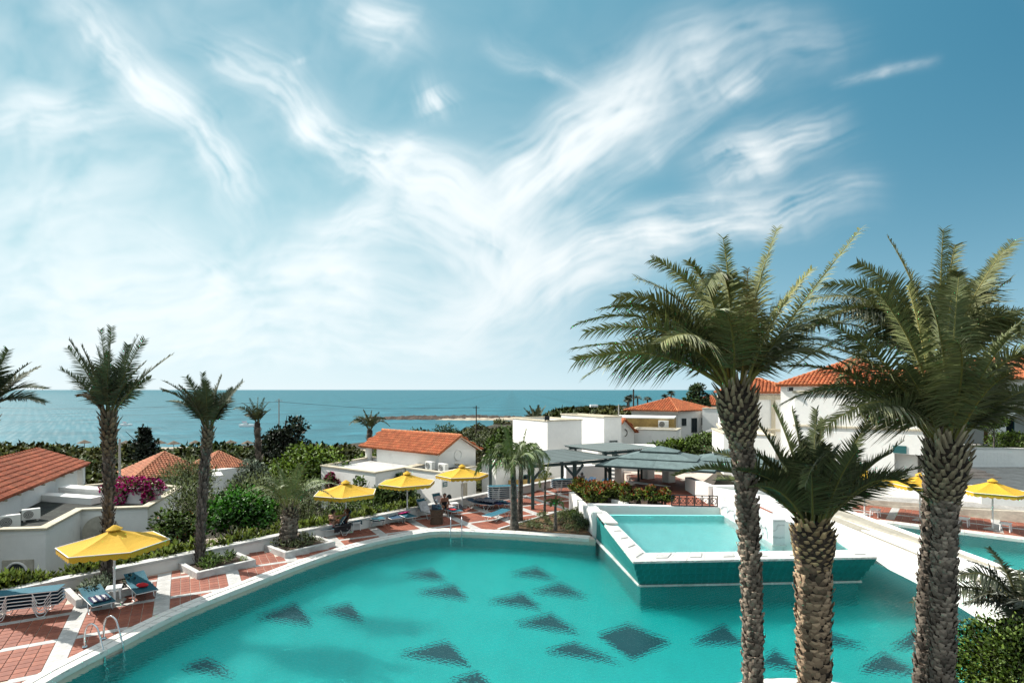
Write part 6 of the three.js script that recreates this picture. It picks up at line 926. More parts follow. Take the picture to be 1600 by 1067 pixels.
makePalm({ label: 'low young palm with dark fronds at the lower right edge', seed: 75, base: [11.75, 0.2, 12.9], top: [11.72, 2.3, 12.85], r0: 0.2, r1: 0.2, rh: 0.26, head: 0.5, heads: 40, frond: { ...NEAR, leaf: 0.5, pairs: 60, tone: [0.035, 0.05, 0.020], dry: 0.08 }, group: 'palms standing at the near edge of the pool', fronds: [[-1.5, 0.55, 0.3, -0.7, 1.2, 0.1], [-1.45, 0.2, -0.2, -0.8, 0.7, -0.1], [-2.3, 0.0, 0.4, -1.2, 0.9, 0.2], [-1.0, 1.0, 0.4, -0.4, 0.9, 0.2], [-1.0, -0.6, -0.6, -0.7, 0.4, -0.4], [-0.5, 1.3, 0.4, -0.1, 0.8, 0.2], [0.8, 1.0, 0.2, 0.3, 0.9, 0.1], [-0.3, -0.2, -1.2, -0.2, 0.8, -0.7]], rings: [[8, 0.2, 0.9, 1.6, 0.25]] });
const LEFT = { pairs: 76, leaf: 0.76, width: 0.036, droop: 0.16, fold: 0.3, spread: 0.25, tone: [0.055, 0.08, 0.03], dry: 0.06, stalk: 0.034 };
makePalm({ label: 'upright palm rising from the planter nearest the camera at left', seed: 76, base: [-14.85, 0.15, 20.6], top: [-14.78, 6.35, 20.6], bend: 0.05, r0: 0.145, r1: 0.14, rh: 0.24, head: 1.6, heads: 110, stubLen: 0.3, stubW: 0.14, around: 9, step: 0.13, bark: [0.11, 0.09, 0.075], frond: LEFT, group: 'palms in the planters by the garden wall', fronds: [[-1.75, 2.55, 0.3, -0.5, 1.3, 0.1], [-1.3, 2.8, -0.2, -0.4, 1.4, -0.1], [-0.95, 2.6, 0.7, -0.3, 1.4, 0.3], [-0.45, 3.2, 0.2, -0.1, 1.6, 0.1], [0.3, 3.25, -0.3, 0.1, 1.6, -0.1], [0.75, 3.0, 0.5, 0.2, 1.5, 0.2], [1.2, 2.85, 0.2, 0.3, 1.4, 0.1], [2.2, 2.25, 0.2, 0.8, 1.3, 0.1], [1.7, 1.9, -0.6, 0.6, 1.2, -0.3], [-0.85, 0.75, -0.4, -0.5, 0.9, -0.2, { tone: [0.17, 0.11, 0.06], leaf: 0.35 }], [0.1, 2.7, 0.9, 0, 1.4, 0.4], [-0.3, 2.5, -0.9, -0.1, 1.4, -0.4], [0.6, 2.3, -0.8, 0.2, 1.3, -0.4], [1.1, 1.4, 0.7, 0.4, 1.0, 0.4], [-1.2, 1.7, -0.7, -0.4, 1.1, -0.3]] });
makePalm({ label: 'slimmer palm in the second planter at left', seed: 77, base: [-12.7, 0.15, 22.9], top: [-12.35, 5.75, 22.9], bend: -0.05, r0: 0.135, r1: 0.125, rh: 0.2, head: 1.1, heads: 80, stubLen: 0.22, stubW: 0.13, around: 9, step: 0.14, bark: [0.12, 0.10, 0.085], frond: LEFT, group: 'palms in the planters by the garden wall', fronds: [[-2.0, 1.55, 0.2, -0.8, 1.3, 0.1], [-1.2, 2.1, 0.5, -0.4, 1.2, 0.2], [-1.6, 1.9, -0.3, -0.5, 1.4, -0.2], [-0.3, 2.25, 0.1, -0.1, 1.2, 0], [0.45, 2.15, 0.2, 0.1, 1.2, 0.1], [1.3, 1.9, 0.2, 0.5, 1.0, 0.1], [0.2, 1.9, -0.6, 0.1, 1.1, -0.3], [-0.7, 1.7, -0.8, -0.2, 1.1, -0.4], [0.6, 1.6, 0.8, 0.2, 1.1, 0.4], [1.0, 1.1, -0.4, 0.5, 0.8, -0.2], [-1.9, 1.1, 0.5, -0.8, 1.1, 0.2]] });
makePalm({ label: 'palm mostly outside the frame, fronds reaching in at the left edge', seed: 78, base: [-17.0, 0, 18.0], top: [-17.0, 6.7, 18.0], r0: 0.24, r1: 0.22, rh: 0.4, head: 1.3, heads: 50, around: 8, step: 0.16, bark: [0.12, 0.10, 0.085], frond: LEFT, group: 'palms in the planters by the garden wall', fronds: [[1.35, 1.45, 0.2, 0.5, 0.8, 0.1], [1.95, 0.65, 0.1, 0.8, 0.9, 0.1], [0.9, 1.9, 0, 0.3, 1.0, 0], [1.7, 0.2, 0.4, 0.8, 0.6, 0.2]], rings: [[7, 0.6, 1.2, 2.2, 0.1]] });
makePalm({ label: 'short bushy palm with fine grey green fronds in the third planter', seed: 79, base: [-10.25, 0.15, 25.8], top: [-10.15, 1.85, 25.8], r0: 0.33, r1: 0.28, rh: 0.33, head: 0.6, heads: 60, stubLen: 0.22, around: 10, step: 0.12, stub: 0.05, bark: [0.19, 0.155, 0.12], frond: { pairs: 60, leaf: 0.5, width: 0.028, droop: 0.3, fold: 0.3, tone: [0.12, 0.165, 0.05], dry: 0.1, stalk: 0.025, bare: 0.22 }, group: 'palms in the planters by the garden wall', fronds: [[-1.6, 1.3, 0.2, -0.6, 1.8, 0.1], [-2.1, 0.7, -0.2, -0.9, 1.6, -0.1], [-0.8, 2.3, 0.2, -0.3, 1.4, 0.1], [0.75, 2.2, 0.1, 0.2, 1.4, 0], [1.6, 1.2, 0.2, 0.7, 1.7, 0.1], [2.1, 0.5, -0.2, 1.0, 1.5, -0.1], [-1.5, 0.4, -0.7, -0.8, 1.3, -0.4], [1.3, 0.5, -0.8, 0.7, 1.4, -0.4], [0.1, 2.0, 0.8, 0, 1.5, 0.4], [0, 1.2, -1.2, 0, 1.5, -0.6], [-0.5, 2.1, -0.4, -0.1, 1.4, -0.2], [1.9, 1.0, 0.8, 0.8, 1.5, 0.4]] });
const PLUME = { pairs: 90, leaf: 0.72, width: 0.04, droop: 0.85, fold: 0.4, spread: 1.0, tone: [0.085, 0.14, 0.03], dry: 0.04, stalk: 0.026, bare: 0.12 };
makePalm({ name: 'feather_palm', label: 'smooth grey trunked palm with drooping plumes, front of the pair', smooth: true, seed: 80, base: [0.12, 0.05, 28.9], top: [0.05, 3.35, 28.9], r0: 0.2, r1: 0.13, head: 0.3, frond: PLUME, group: 'slim palms in the triangular bed', fronds: [[-1.5, 0.5, 0.1, -0.7, 1.4, 0], [-1.9, -0.3, -0.2, -1.2, 1.3, -0.1], [1.2, 0.3, 0.2, 0.7, 1.3, 0.1], [-0.4, 2.0, 0.1, -0.1, 1.2, 0], [-0.9, 1.1, 0.6, -0.4, 1.4, 0.3], [0.6, 1.3, -0.3, 0.2, 1.3, -0.2], [0.9, -0.3, -0.6, 0.8, 1.0, -0.4], [-0.9, -0.2, -0.8, -0.6, 1.1, -0.5], [0.2, 0.4, 1.4, 0.1, 1.4, 0.8], [0, -0.2, -1.2, 0, 1.1, -0.8]] });
makePalm({ name: 'feather_palm', label: 'second smooth trunked palm with drooping plumes, behind the pair', smooth: true, seed: 81, base: [0.42, 0.05, 30.6], top: [0.5, 3.3, 30.6], r0: 0.16, r1: 0.11, head: 0.3, frond: PLUME, group: 'slim palms in the triangular bed', fronds: [[1.5, 0.3, 0.1, 0.8, 1.4, 0], [1.2, -0.4, -0.2, 0.9, 1.0, -0.1], [-1.1, 0.4, 0.2, -0.6, 1.4, 0.1], [0.3, 1.9, 0, 0.1, 1.2, 0], [0.9, 1.0, 0.5, 0.4, 1.3, 0.3], [-0.4, 1.2, -0.5, -0.2, 1.2, -0.3], [0.5, -0.1, -1.0, 0.4, 1.0, -0.6], [-0.8, -0.3, 0.5, -0.6, 1.0, 0.3]] });
makePalm({ name: 'feather_palm', label: 'thin young palm with wispy pale leaves near the pergola', smooth: true, seed: 82, base: [1.84, 0.05, 31.9], top: [1.9, 2.2, 31.9], r0: 0.08, r1: 0.05, head: 0.2, frond: { ...PLUME, tone: [0.14, 0.17, 0.03], pairs: 26, leaf: 0.3 }, group: 'slim palms in the triangular bed', fronds: [[-0.2, 1.5, 0, -0.1, 0.8, 0], [0.3, 1.3, 0.1, 0.1, 0.8, 0], [0.25, 0.3, -0.2, 0.3, 0.7, -0.1], [-0.35, 0.2, 0.1, -0.3, 0.6, 0], [-0.3, -0.4, 0, -0.4, 0.3, 0], [0.3, 0.8, -0.1, 0.1, 0.5, 0]] });
makePalm({ name: 'feather_palm', label: 'smallest young palm in the bed with a green tuft', smooth: true, seed: 83, base: [2.2, 0.05, 28.5], top: [2.2, 1.45, 28.5], r0: 0.09, r1: 0.06, head: 0.2, frond: { ...PLUME, pairs: 26, leaf: 0.28, droop: 0.4 }, group: 'slim palms in the triangular bed', fronds: [[-0.5, 0.2, 0, -0.3, 0.5, 0], [0.45, 0.3, 0.1, 0.2, 0.5, 0], [0.1, 0.55, 0, 0, 0.4, 0], [-0.3, 0.4, -0.2, -0.1, 0.4, -0.1], [0.4, -0.1, -0.2, 0.3, 0.4, -0.1], [-0.2, -0.1, 0.3, -0.2, 0.4, 0.1]] });
const FAR = { pairs: 30, leaf: 0.9, width: 0.13, droop: 0.2, fold: 0.4, tone: [0.07, 0.085, 0.032], dry: 0.1, stalk: 0.06 };
makePalm({ label: 'palm rising behind the left end of the orange gabled roof', seed: 84, base: [-21.5, -7, 85], top: [-21.5, 1.3, 85], r0: 0.35, r1: 0.3, rh: 0.42, head: 1.2, heads: 20, around: 7, step: 0.4, frond: FAR, fronds: [[-3.1, 0.7, 0, -1.6, 2.4, 0], [-2.6, 1.9, 0.3, -1.0, 2.2, 0.1], [-1.0, 3.0, 0, -0.3, 1.7, 0], [0.3, 2.9, 0.2, 0.1, 1.6, 0.1], [1.4, 2.6, 0.2, 0.4, 1.7, 0.1], [2.4, 1.6, 0, 1.0, 2.1, 0], [2.9, 0.5, 0.3, 1.5, 2.2, 0.1], [0.4, 1.6, -1.8, 0.2, 1.8, -1], [-0.6, 1.7, 1.8, -0.2, 1.8, 1]] });
makePalm({ label: 'palm in front of the dark conifer by the shore', seed: 85, base: [-45, -8.5, 100], top: [-45.3, 1.6, 100], r0: 0.4, r1: 0.35, rh: 0.5, head: 1.5, heads: 20, around: 7, step: 0.45, bark: [0.17, 0.13, 0.10], frond: { ...FAR, leaf: 1.1 }, fronds: [[-4.2, 2.3, 0, -2.2, 3.2, 0], [-2.8, 3.4, 0.2, -0.9, 2.4, 0.1], [-1.4, 4.2, 0, -0.4, 2.2, 0], [0.1, 4.4, 0.2, 0, 2.2, 0.1], [1.3, 4.3, 0.1, 0.4, 2.2, 0], [2.2, 3.6, 0, 0.7, 2.2, 0], [1.9, 1.8, -0.6, 0.9, 2.0, -0.3], [-1.8, 1.2, -0.8, -0.9, 1.8, -0.4]], rings: [[5, 0.6, 1.1, 3.4, 0.1]] });
makePalm({ label: 'low palm crown showing above the white block roof', seed: 86, base: [3.2, -3, 76], top: [3.2, 2.9, 76], r0: 0.35, r1: 0.3, rh: 0.45, head: 1, heads: 16, around: 7, step: 0.4, frond: { ...FAR, leaf: 0.8, tone: [0.075, 0.09, 0.04] }, rings: [[9, 0.35, 0.8, 2.3, 0.15], [6, 0.9, 1.3, 2.6, 0.05]] });
[[30.4, 148], [31.6, 152], [33.5, 150], [37.6, 156], [41.0, 150], [43.0, 152]].forEach(([x, D], k) => makePalm({ name: 'fan_palm', label: ['first', 'second', 'third', 'fourth', 'fifth', 'sixth'][k] + ' distant fan palm from the left beyond the ochre house', seed: 90 + k, smooth: true, base: [x, -4, D], top: [x, 4.6 + 0.9 * ((k * 3) % 4) / 3 + (k > 3 ? 0.8 : 0), D], r0: 0.25, r1: 0.2, head: 0.3, group: 'distant fan palms', frond: { pairs: 9, leaf: 1.0, width: 0.22, droop: 0.3, fold: 0.3, tone: [0.045, 0.06, 0.03], dry: 0, stalk: 0.05 }, rings: [[9, -0.4, 1.0, 1.3, 0.1]] }));

// ================================================================ LEAFY PLANTS
function leaves(clumps, n, size, A, B, r, o = {}) {            // leaf-sized folded faces spread through overlapping clumps [x, y, z, rx, ry, rz]
  const pos = [], nor = [], col = [], tot = clumps.reduce((s, c) => s + c[3] * c[4] + c[4] * c[5], 0), q = new THREE.Vector3();
  for (const c of clumps) {
    const m = Math.round(n * (c[3] * c[4] + c[4] * c[5]) / tot), ck = 0.82 + 0.36 * r();
    for (let i = 0; i < m; i++) {
      let x, y, z, l; do { x = r() * 2 - 1; y = r() * 2 - 1; z = r() * 2 - 1; l = Math.hypot(x, y, z); } while (l > 1 || l < 0.05);
      const R = Math.pow(r(), o.shell ?? 0.35) * (1 + 0.22 * n3(x / l * 2.2 + c[0], y / l * 2.2 + c[1], z / l * 2.2 + c[2])) / l; x *= R; y *= R; z *= R;
      if (y < (o.floor ?? -2)) continue;
      const p = [c[0] + x * c[3], c[1] + y * c[4], c[2] + z * c[5]];
      const d = new THREE.Vector3(x + 1.4 * (r() - 0.5), y * 0.6 + (o.up ?? 0.2) + 1.2 * (r() - 0.5), z + 1.4 * (r() - 0.5)).normalize(), s = size * (0.6 + 0.8 * r()), w = new THREE.Vector3(r() - 0.5, r() - 0.5, r() - 0.5).cross(d).normalize().multiplyScalar(s * (o.wide ?? 0.32)), nn = d.clone().cross(w).normalize(); if (nn.x * x + nn.y * y + nn.z * z < 0) nn.negate();
      const mid = [p[0] + d.x * s * 0.45 + nn.x * s * 0.08, p[1] + d.y * s * 0.45 + nn.y * s * 0.08, p[2] + d.z * s * 0.45 + nn.z * s * 0.08], e = [p[0] + d.x * s, p[1] + d.y * s, p[2] + d.z * s], t = r(), k = ck * (0.7 + 0.6 * r());
      const cc = (o.tips && y > 0.35 && r() < o.tipShare) ? o.tips.map((v) => v * (0.7 + 0.6 * r())) : [lerp(A[0], B[0], t) * k, lerp(A[1], B[1], t) * k, lerp(A[2], B[2], t) * k];
      const L = [mid[0] + w.x, mid[1] + w.y, mid[2] + w.z], Q = [mid[0] - w.x, mid[1] - w.y, mid[2] - w.z];
      for (const v of [p, L, e, p, e, Q]) { pos.push(...v); nor.push(nn.x, nn.y, nn.z); col.push(...cc); }
    }
  }
  return fromArrays(pos, nor, col);
}
function clumpSet(R, H, n, r, o = {}) { const out = []; for (let k = 0; k < n; k++) { const a = k * 2.4 + r(), q = Math.sqrt((k + 0.3) / n) * (o.spread ?? 0.72), y = (o.y0 ?? 0.35) + (1 - (o.y0 ?? 0.35)) * (1 - q * q) * (0.45 + 0.55 * r()), s = R * (o.size ?? 0.46) * (0.75 + 0.5 * r()); out.push([Math.cos(a) * R * q, y * H - s * 0.45, Math.sin(a) * R * q, s, s * (o.flat ?? 0.85), s]); } return out; }
const GREEN = { ivy: [[0.200, 0.288, 0.044], [0.325, 0.388, 0.062]], bright: [[0.138, 0.237, 0.025], [0.225, 0.325, 0.037]], mid: [[0.106, 0.188, 0.033], [0.175, 0.263, 0.048]], dark: [[0.056, 0.106, 0.030], [0.094, 0.150, 0.043]], olive: [[0.163, 0.213, 0.075], [0.250, 0.294, 0.112]], grey: [[0.188, 0.237, 0.163], [0.300, 0.350, 0.250]], lime: [[0.163, 0.237, 0.025], [0.275, 0.338, 0.044]], conifer: [[0.022, 0.037, 0.018], [0.045, 0.062, 0.027]], scrub: [[0.088, 0.119, 0.037], [0.156, 0.175, 0.062]], vivid: [[0.056, 0.213, 0.018], [0.106, 0.312, 0.025]] };
function plant(o) {
  const r = rng(o.seed), P = thing(o.name ?? 'bush', o.label, o.category ?? 'bush', o.group, o.x, o.y, o.D, r() * 6), [A, B] = GREEN[o.tone];
  const cl = o.clumps ?? clumpSet(o.R, o.H, o.n ?? 9, r, o);
  const f = part(P, o.name?.includes('tree') || o.name === 'conifer' ? 'crown' : 'foliage', leaves(cl, o.leaves ?? 2600, o.leaf ?? 0.16, A, B, r, o), M.leaf);
  if (o.flowers) part(f, 'flowers', leaves(cl.map((c) => [c[0], c[1], c[2], c[3] * 1.03, c[4] * 1.03, c[5] * 1.03]), o.flowers[0], o.flowers[1], o.flowers[2], o.flowers[3], r, { ...o, wide: 0.5, shell: 0.12, tips: null }), M.petal, true);
  const st = [], h = o.H * (o.trunk ?? 0.55), k = o.stems ?? 4; for (let i = 0; i < k; i++) { const a = i * 2 * Math.PI / k + r(), q = o.R * (k > 1 ? 0.3 : 0.03); const base = new THREE.Vector3(Math.cos(a) * 0.08 * k * 0.4, -0.05, Math.sin(a) * 0.08 * k * 0.4), mid = new THREE.Vector3(Math.cos(a) * q * 0.6, h * 0.6, Math.sin(a) * q * 0.6), tip = new THREE.Vector3(Math.cos(a) * q * 1.4, h * 1.35, Math.sin(a) * q * 1.4), w = (o.stem ?? 0.06); st.push(rod(base, mid, w, w * 0.75), rod(mid, tip, w * 0.75, w * 0.3)); for (let j = 0; j < 3; j++) { const b = a + (j - 1) * 0.9; st.push(rod(mid.clone().lerp(tip, 0.25 * j), new THREE.Vector3(Math.cos(b) * o.R * 0.7, h * (1.1 + 0.2 * j), Math.sin(b) * o.R * 0.7), w * 0.45, w * 0.15, 5)); } }
  part(P, o.name?.includes('tree') || o.name === 'conifer' ? 'trunk' : 'stems', merge(st), o.palebark ? M.grey_bark : M.bark);
  return P;
}
const gy = -2.25, GRP = 'garden bushes below the wall';
plant({ label: 'bush with scattered red flowers against the white house wall', seed: 101, x: -15.2, y: gy, D: 25.3, R: 1.35, H: 4.5, n: 14, y0: 0.3, tone: 'mid', leaves: 4200, leaf: 0.15, group: GRP, flowers: [90, 0.09, [0.5, 0.05, 0.02], [0.65, 0.12, 0.03]] });
plant({ label: 'yellowish loose bush left of the second palm trunk', seed: 102, x: -16.6, y: gy, D: 29.2, R: 1.7, H: 5.0, n: 13, tone: 'olive', leaves: 4200, leaf: 0.16, group: GRP, up: 0.7, wide: 0.16 });
plant({ name: 'citrus_tree', category: 'tree', label: 'round vivid green tree with dark trunks right of second palm', seed: 103, x: -13.75, y: gy, D: 28.6, R: 1.75, H: 4.75, n: 16, y0: 0.55, tone: 'vivid', leaves: 6000, leaf: 0.17, trunk: 0.42, stem: 0.09, group: GRP });
plant({ name: 'olive_tree', category: 'tree', label: 'wide silvery olive tree behind the vivid green tree', seed: 104, x: -15.0, y: gy, D: 34, R: 2.7, H: 4.7, n: 20, tone: 'olive', leaves: 7000, leaf: 0.17, wide: 0.14, up: 0.9, group: GRP });
plant({ name: 'olive_tree', category: 'tree', label: 'dusky olive tree directly behind the short bushy palm', seed: 105, x: -11.6, y: gy, D: 30.6, R: 1.9, H: 4.2, n: 18, tone: 'olive', leaves: 6200, leaf: 0.16, wide: 0.14, up: 0.7, group: GRP });
plant({ name: 'olive_tree', category: 'tree', label: 'dark olive bush left of the sunbathing couple', seed: 106, x: -9.7, y: gy, D: 32.6, R: 1.55, H: 3.9, n: 14, tone: 'mid', leaves: 5000, leaf: 0.15, wide: 0.16, group: GRP });
plant({ label: 'clipped low dark hedge behind the parasol of the couple', seed: 107, x: -8.3, y: gy, D: 35.0, R: 1.0, H: 2.4, n: 9, tone: 'mid', leaves: 3000, leaf: 0.12, group: GRP });
plant({ label: 'grey green leafy bush behind the salmon roofs', seed: 108, x: -21.3, y: -3, D: 45.5, R: 1.5, H: 4.8, n: 12, tone: 'grey', leaves: 3400, leaf: 0.2, group: GRP });
plant({ name: 'broad_tree', category: 'tree', label: 'large dense bright green tree left of the orange roof house', seed: 109, x: -17.2, y: -3, D: 48.5, R: 3.5, H: 5.9, n: 34, tone: 'bright', leaves: 11000, leaf: 0.26, spread: 0.85, size: 0.34, group: GRP });
plant({ label: 'low lime green bush right of the large bright tree', seed: 110, x: -13.8, y: -3.2, D: 56, R: 2.2, H: 4.2, n: 10, tone: 'bright', leaves: 2600, leaf: 0.24 });
plant({ label: 'creeper climbing the corner of the middle white house', seed: 111, x: -11.0, y: gy, D: 41.0, R: 0.95, H: 3.4, n: 12, tone: 'mid', leaves: 3600, leaf: 0.17, y0: 0.2 });
plant({ name: 'round_tree', category: 'tree', label: 'dark leafy tree with pale stems left of a parasol pole', seed: 112, x: -8.8, y: gy, D: 38.2, R: 1.3, H: 3.0, n: 12, y0: 0.5, tone: 'mid', leaves: 4200, leaf: 0.2, palebark: true, trunk: 0.5, stem: 0.07 });
plant({ name: 'round_tree', category: 'tree', label: 'dark leafy tree with pale stems right of a parasol pole', seed: 113, x: -7.6, y: gy, D: 38.8, R: 1.2, H: 2.9, n: 11, y0: 0.5, tone: 'dark', leaves: 4000, leaf: 0.2, palebark: true, trunk: 0.5, stem: 0.07 });
plant({ label: 'dark creeper on the white wall above the parasols', seed: 114, x: -8.6, y: gy, D: 43.6, R: 0.7, H: 3.1, n: 9, tone: 'dark', leaves: 2200, leaf: 0.16, y0: 0.4 });
plant({ label: 'rosemary like bush in front of the salmon roof', seed: 115, x: -23.4, y: -0.8, D: 40.5, R: 2.1, H: 3.0, n: 14, tone: 'olive', leaves: 4200, leaf: 0.2, wide: 0.14, up: 0.9 });
plant({ name: 'bougainvillea', category: 'bush', label: 'magenta bougainvillea spilling over the white terrace wall', seed: 116, x: -20.6, y: 0.95, D: 30.75, R: 1.0, H: 1.5, clumps: [[-1.1, 0.95, 0, 0.75, 0.42, 0.5], [0.2, 1.05, 0, 0.8, 0.42, 0.5], [1.2, 1.0, -0.3, 0.7, 0.4, 0.5], [-0.4, 0.55, 0.6, 0.35, 0.5, 0.3], [1.5, 0.5, 0.1, 0.25, 0.45, 0.25], [-2.2, 0.7, 0.3, 0.4, 0.35, 0.4]], tone: 'mid', leaves: 1700, leaf: 0.13, flowers: [2600, 0.11, [0.52, 0.01, 0.20], [0.70, 0.03, 0.33]] });
plant({ name: 'bougainvillea', category: 'bush', label: 'small pink flowering bush at the corner of the middle house', seed: 117, x: -14.3, y: gy, D: 44.2, R: 0.6, H: 3.0, n: 6, tone: 'mid', leaves: 700, leaf: 0.15, flowers: [600, 0.12, [0.5, 0.01, 0.15], [0.7, 0.03, 0.25]] });
const cone = (R, H, n, r) => Array.from({ length: n }, (_, k) => { const t = k / n, a = k * 2.4, q = R * (1 - t) * 0.75; return [Math.cos(a) * q, H * (0.12 + 0.84 * t), Math.sin(a) * q, R * (0.42 - 0.26 * t), H * 0.09, R * (0.42 - 0.26 * t)]; });
plant({ name: 'conifer', category: 'tree', label: 'broad dark conifer beside the shore palm', seed: 118, x: -44.5, y: -8.8, D: 110, R: 5.6, H: 12.4, n: 40, y0: 0.12, spread: 0.95, size: 0.3, tone: 'conifer', leaves: 7000, leaf: 0.6, stems: 1, stem: 0.3, trunk: 0.6 });
plant({ name: 'conifer', category: 'tree', label: 'dark ragged conifer behind the nearest palm trunk', seed: 119, x: -66, y: -9, D: 101, R: 4.0, H: 9.8, clumps: cone(4.0, 9.6, 22), tone: 'conifer', leaves: 3200, leaf: 0.55, stems: 1, stem: 0.25, trunk: 0.6 });
for (const [k, x, D, y, R, H, tone, label] of [[0, -17.4, 150, -10.6, 4.4, 9.4, 'dark', 'round dark tree on the shore above the orange roof'], [1, -27.5, 158, -10.8, 3.4, 7.4, 'olive', 'pale shore tree left of the round dark tree'], [2, -4.8, 120, -9, 4.2, 8.2, 'scrub', 'shore tree behind the drooping plumes'], [3, -11.5, 138, -10, 3.6, 7.2, 'scrub', 'smaller shore tree right of the round dark tree'], [4, 31.6, 96, -0.5, 1.9, 9.4, 'dark', 'tall dense dark green tree by the orange roofs'], [5, 33.9, 99, -0.5, 1.2, 6.2, 'dark', 'shorter dark tree beside the tall dense one'], [6, -1.6, 88, -5, 2.6, 6.6, 'mid', 'green tree top right of the gabled roof']]) plant({ name: 'shore_tree', category: 'tree', label, seed: 130 + k, x, y, D, R, H, n: 16, tone, leaves: 2600, leaf: 0.42, stem: 0.16, y0: k > 3 && k < 6 ? 0.15 : 0.35 });
[[14.0, 55, 2.3, 'first'], [16.2, 57, 2.6, 'second'], [18.6, 56, 2.4, 'third'], [20.8, 60, 2.2, 'fourth'], [22.0, 64, 2.6, 'fifth']].forEach(([x, D, R, w], k) => plant({ label: w + ' rounded green bush from the left behind the shade roofs', seed: 140 + k, x, y: 0, D, R: R * 0.75, H: 2.1 + 0.35 * (k % 3), n: 11, tone: k % 2 ? 'bright' : 'mid', leaves: 2600, leaf: 0.24, group: 'green bushes behind the shade roofs' }));
[[12.4, 44, 1.2, 'low red flowered hedge under the left shade roof', 'mid'], [15, 45, 1.4, 'hedge behind the arching frond left of the tall trunk', 'dark']].forEach(([x, D, R, label, tone], k) => plant({ label, seed: 147 + k, x, y: 0.86, D, R, H: 1.1, n: 9, tone, leaves: 2200, leaf: 0.16, tips: [0.5, 0.10, 0.03], tipShare: k ? 0 : 0.08 }));
{ const spots = [[3.95, 32.9, 0.6, 1.05], [4.55, 32.0, 0.75, 1.25], [5.15, 31.0, 0.7, 1.15], [4.5, 30.6, 0.6, 0.95], [5.6, 32.6, 0.65, 1.1], [6.15, 30.2, 0.55, 1.15], [6.75, 30.0, 0.4, 0.95], [7.35, 29.9, 0.42, 1.15], [8.05, 29.85, 0.5, 0.95], [7.75, 30.6, 0.45, 0.8]], w = ['farthest shrub of the row by the stacked loungers', 'broadest shrub near the corner of the white planter', 'tall shrub in the middle of the left clump', 'low shrub at the front of the left clump', 'shrub behind the left clump by the pergola post', 'first shrub right of the dark post', 'thin sparse shrub in the gap', 'narrow upright shrub before the sloping white wall', 'last shrub of the row beside the iron railing', 'small shrub behind the last of the row']; spots.forEach(([x, D, R, H], k) => plant({ name: 'red_tipped_shrub', label: w[k] + ', green with orange red tips', seed: 150 + k, x, y: 0.98, D, R, H, n: 10, y0: 0.3, tone: 'lime', leaves: k === 6 ? 500 : 2400, leaf: 0.12, tips: [0.42, 0.10, 0.025], tipShare: 0.55, group: 'red tipped shrubs in the white planter', up: 0.7 })); }
plant({ name: 'clipped_hedge', category: 'hedge', label: 'dense clipped green hedge filling the lower right corner', seed: 161, x: 10.75, y: 0.0, D: 11.9, R: 1.2, H: 2.25, clumps: [[0, 1.2, 0, 1.05, 1.05, 1.0], [0.5, 1.3, 0.3, 0.9, 0.9, 0.9], [-0.35, 1.0, 0.3, 0.75, 1.0, 0.8], [0.2, 0.8, -0.4, 0.9, 0.9, 0.8], [-0.2, 1.45, -0.2, 0.75, 0.75, 0.7]], tone: 'bright', leaves: 24000, leaf: 0.07, shell: 0.2 });
plant({ name: 'clipped_hedge', category: 'hedge', label: 'rounded hedge above the white brick wall at far right', seed: 162, x: 39.4, y: 2.55, D: 44.0, R: 1.9, H: 1.35, clumps: [[-1.2, 0.6, 0, 0.9, 0.7, 0.8], [-0.2, 0.65, 0, 1, 0.72, 0.9], [0.9, 0.65, 0.1, 1, 0.75, 0.9], [2, 0.7, 0, 1.1, 0.8, 0.9]], tone: 'bright', leaves: 6000, leaf: 0.13 });
plant({ name: 'round_tree', category: 'tree', label: 'small ball shaped tree on pale stem in front of the arches', seed: 163, x: 38.0, y: 2.6, D: 44.3, R: 0.95, H: 2.75, clumps: [[0, 2.1, 0, 0.75, 0.6, 0.7], [0.4, 2.0, 0.2, 0.55, 0.5, 0.5], [-0.4, 2.15, 0.1, 0.6, 0.5, 0.5], [0.1, 2.4, -0.2, 0.5, 0.4, 0.5]], tone: 'bright', leaves: 3000, leaf: 0.13, palebark: true, stems: 1, stem: 0.07, trunk: 0.55 });
[[3.5, 31.2, 0.42, 'upper'], [3.65, 30.0, 0.45, 'middle'], [3.75, 28.8, 0.42, 'lower']].forEach(([x, D, R, w], k) => plant({ name: 'rosemary', label: w + ' rosemary bush against the white planter wall in the bed', seed: 165 + k, x, y: 0.05, D, R: R * 1.1, H: 0.62, n: 7, y0: 0.2, tone: k ? 'dark' : 'mid', leaves: 1500, leaf: 0.1, wide: 0.14, up: 0.9, group: 'rosemary along the planter wall', stem: 0.02 }));
// small plants dotted over the beds: too many and too small to tell apart
function tufts(name, label, n, test, box, y, r, tone, s) { const g = leaves([[0, 0.12, 0, 0.17, 0.14, 0.17]], 90, 0.09, ...GREEN[tone], r, { up: 0.7, wide: 0.2 }), list = []; for (let i = 0, q = 0; i < n && q < 9000; q++) { const x = lerp(box[0], box[1], r()), D = lerp(box[2], box[3], r()); if (test(x, D)) { list.push([x, D, s * (0.6 + 0.9 * r()), r() * 6]); i++; } } const im = new THREE.InstancedMesh(g, M.leaf, list.length), m = new THREE.Matrix4(), c = new THREE.Color(); list.forEach(([x, D, k, a], i) => { m.makeRotationY(a).scale(new THREE.Vector3(k, k, k)).setPosition(x, typeof y === 'function' ? y(x, D) : y, -D); im.setMatrixAt(i, m); const t = 0.7 + 0.7 * ((i * 37) % 100) / 100; im.setColorAt(i, c.setRGB(t, t, t)); }); im.name = numbered(name); im.userData = { label, category: 'plants', kind: 'stuff' }; scene.add(im); return im; }
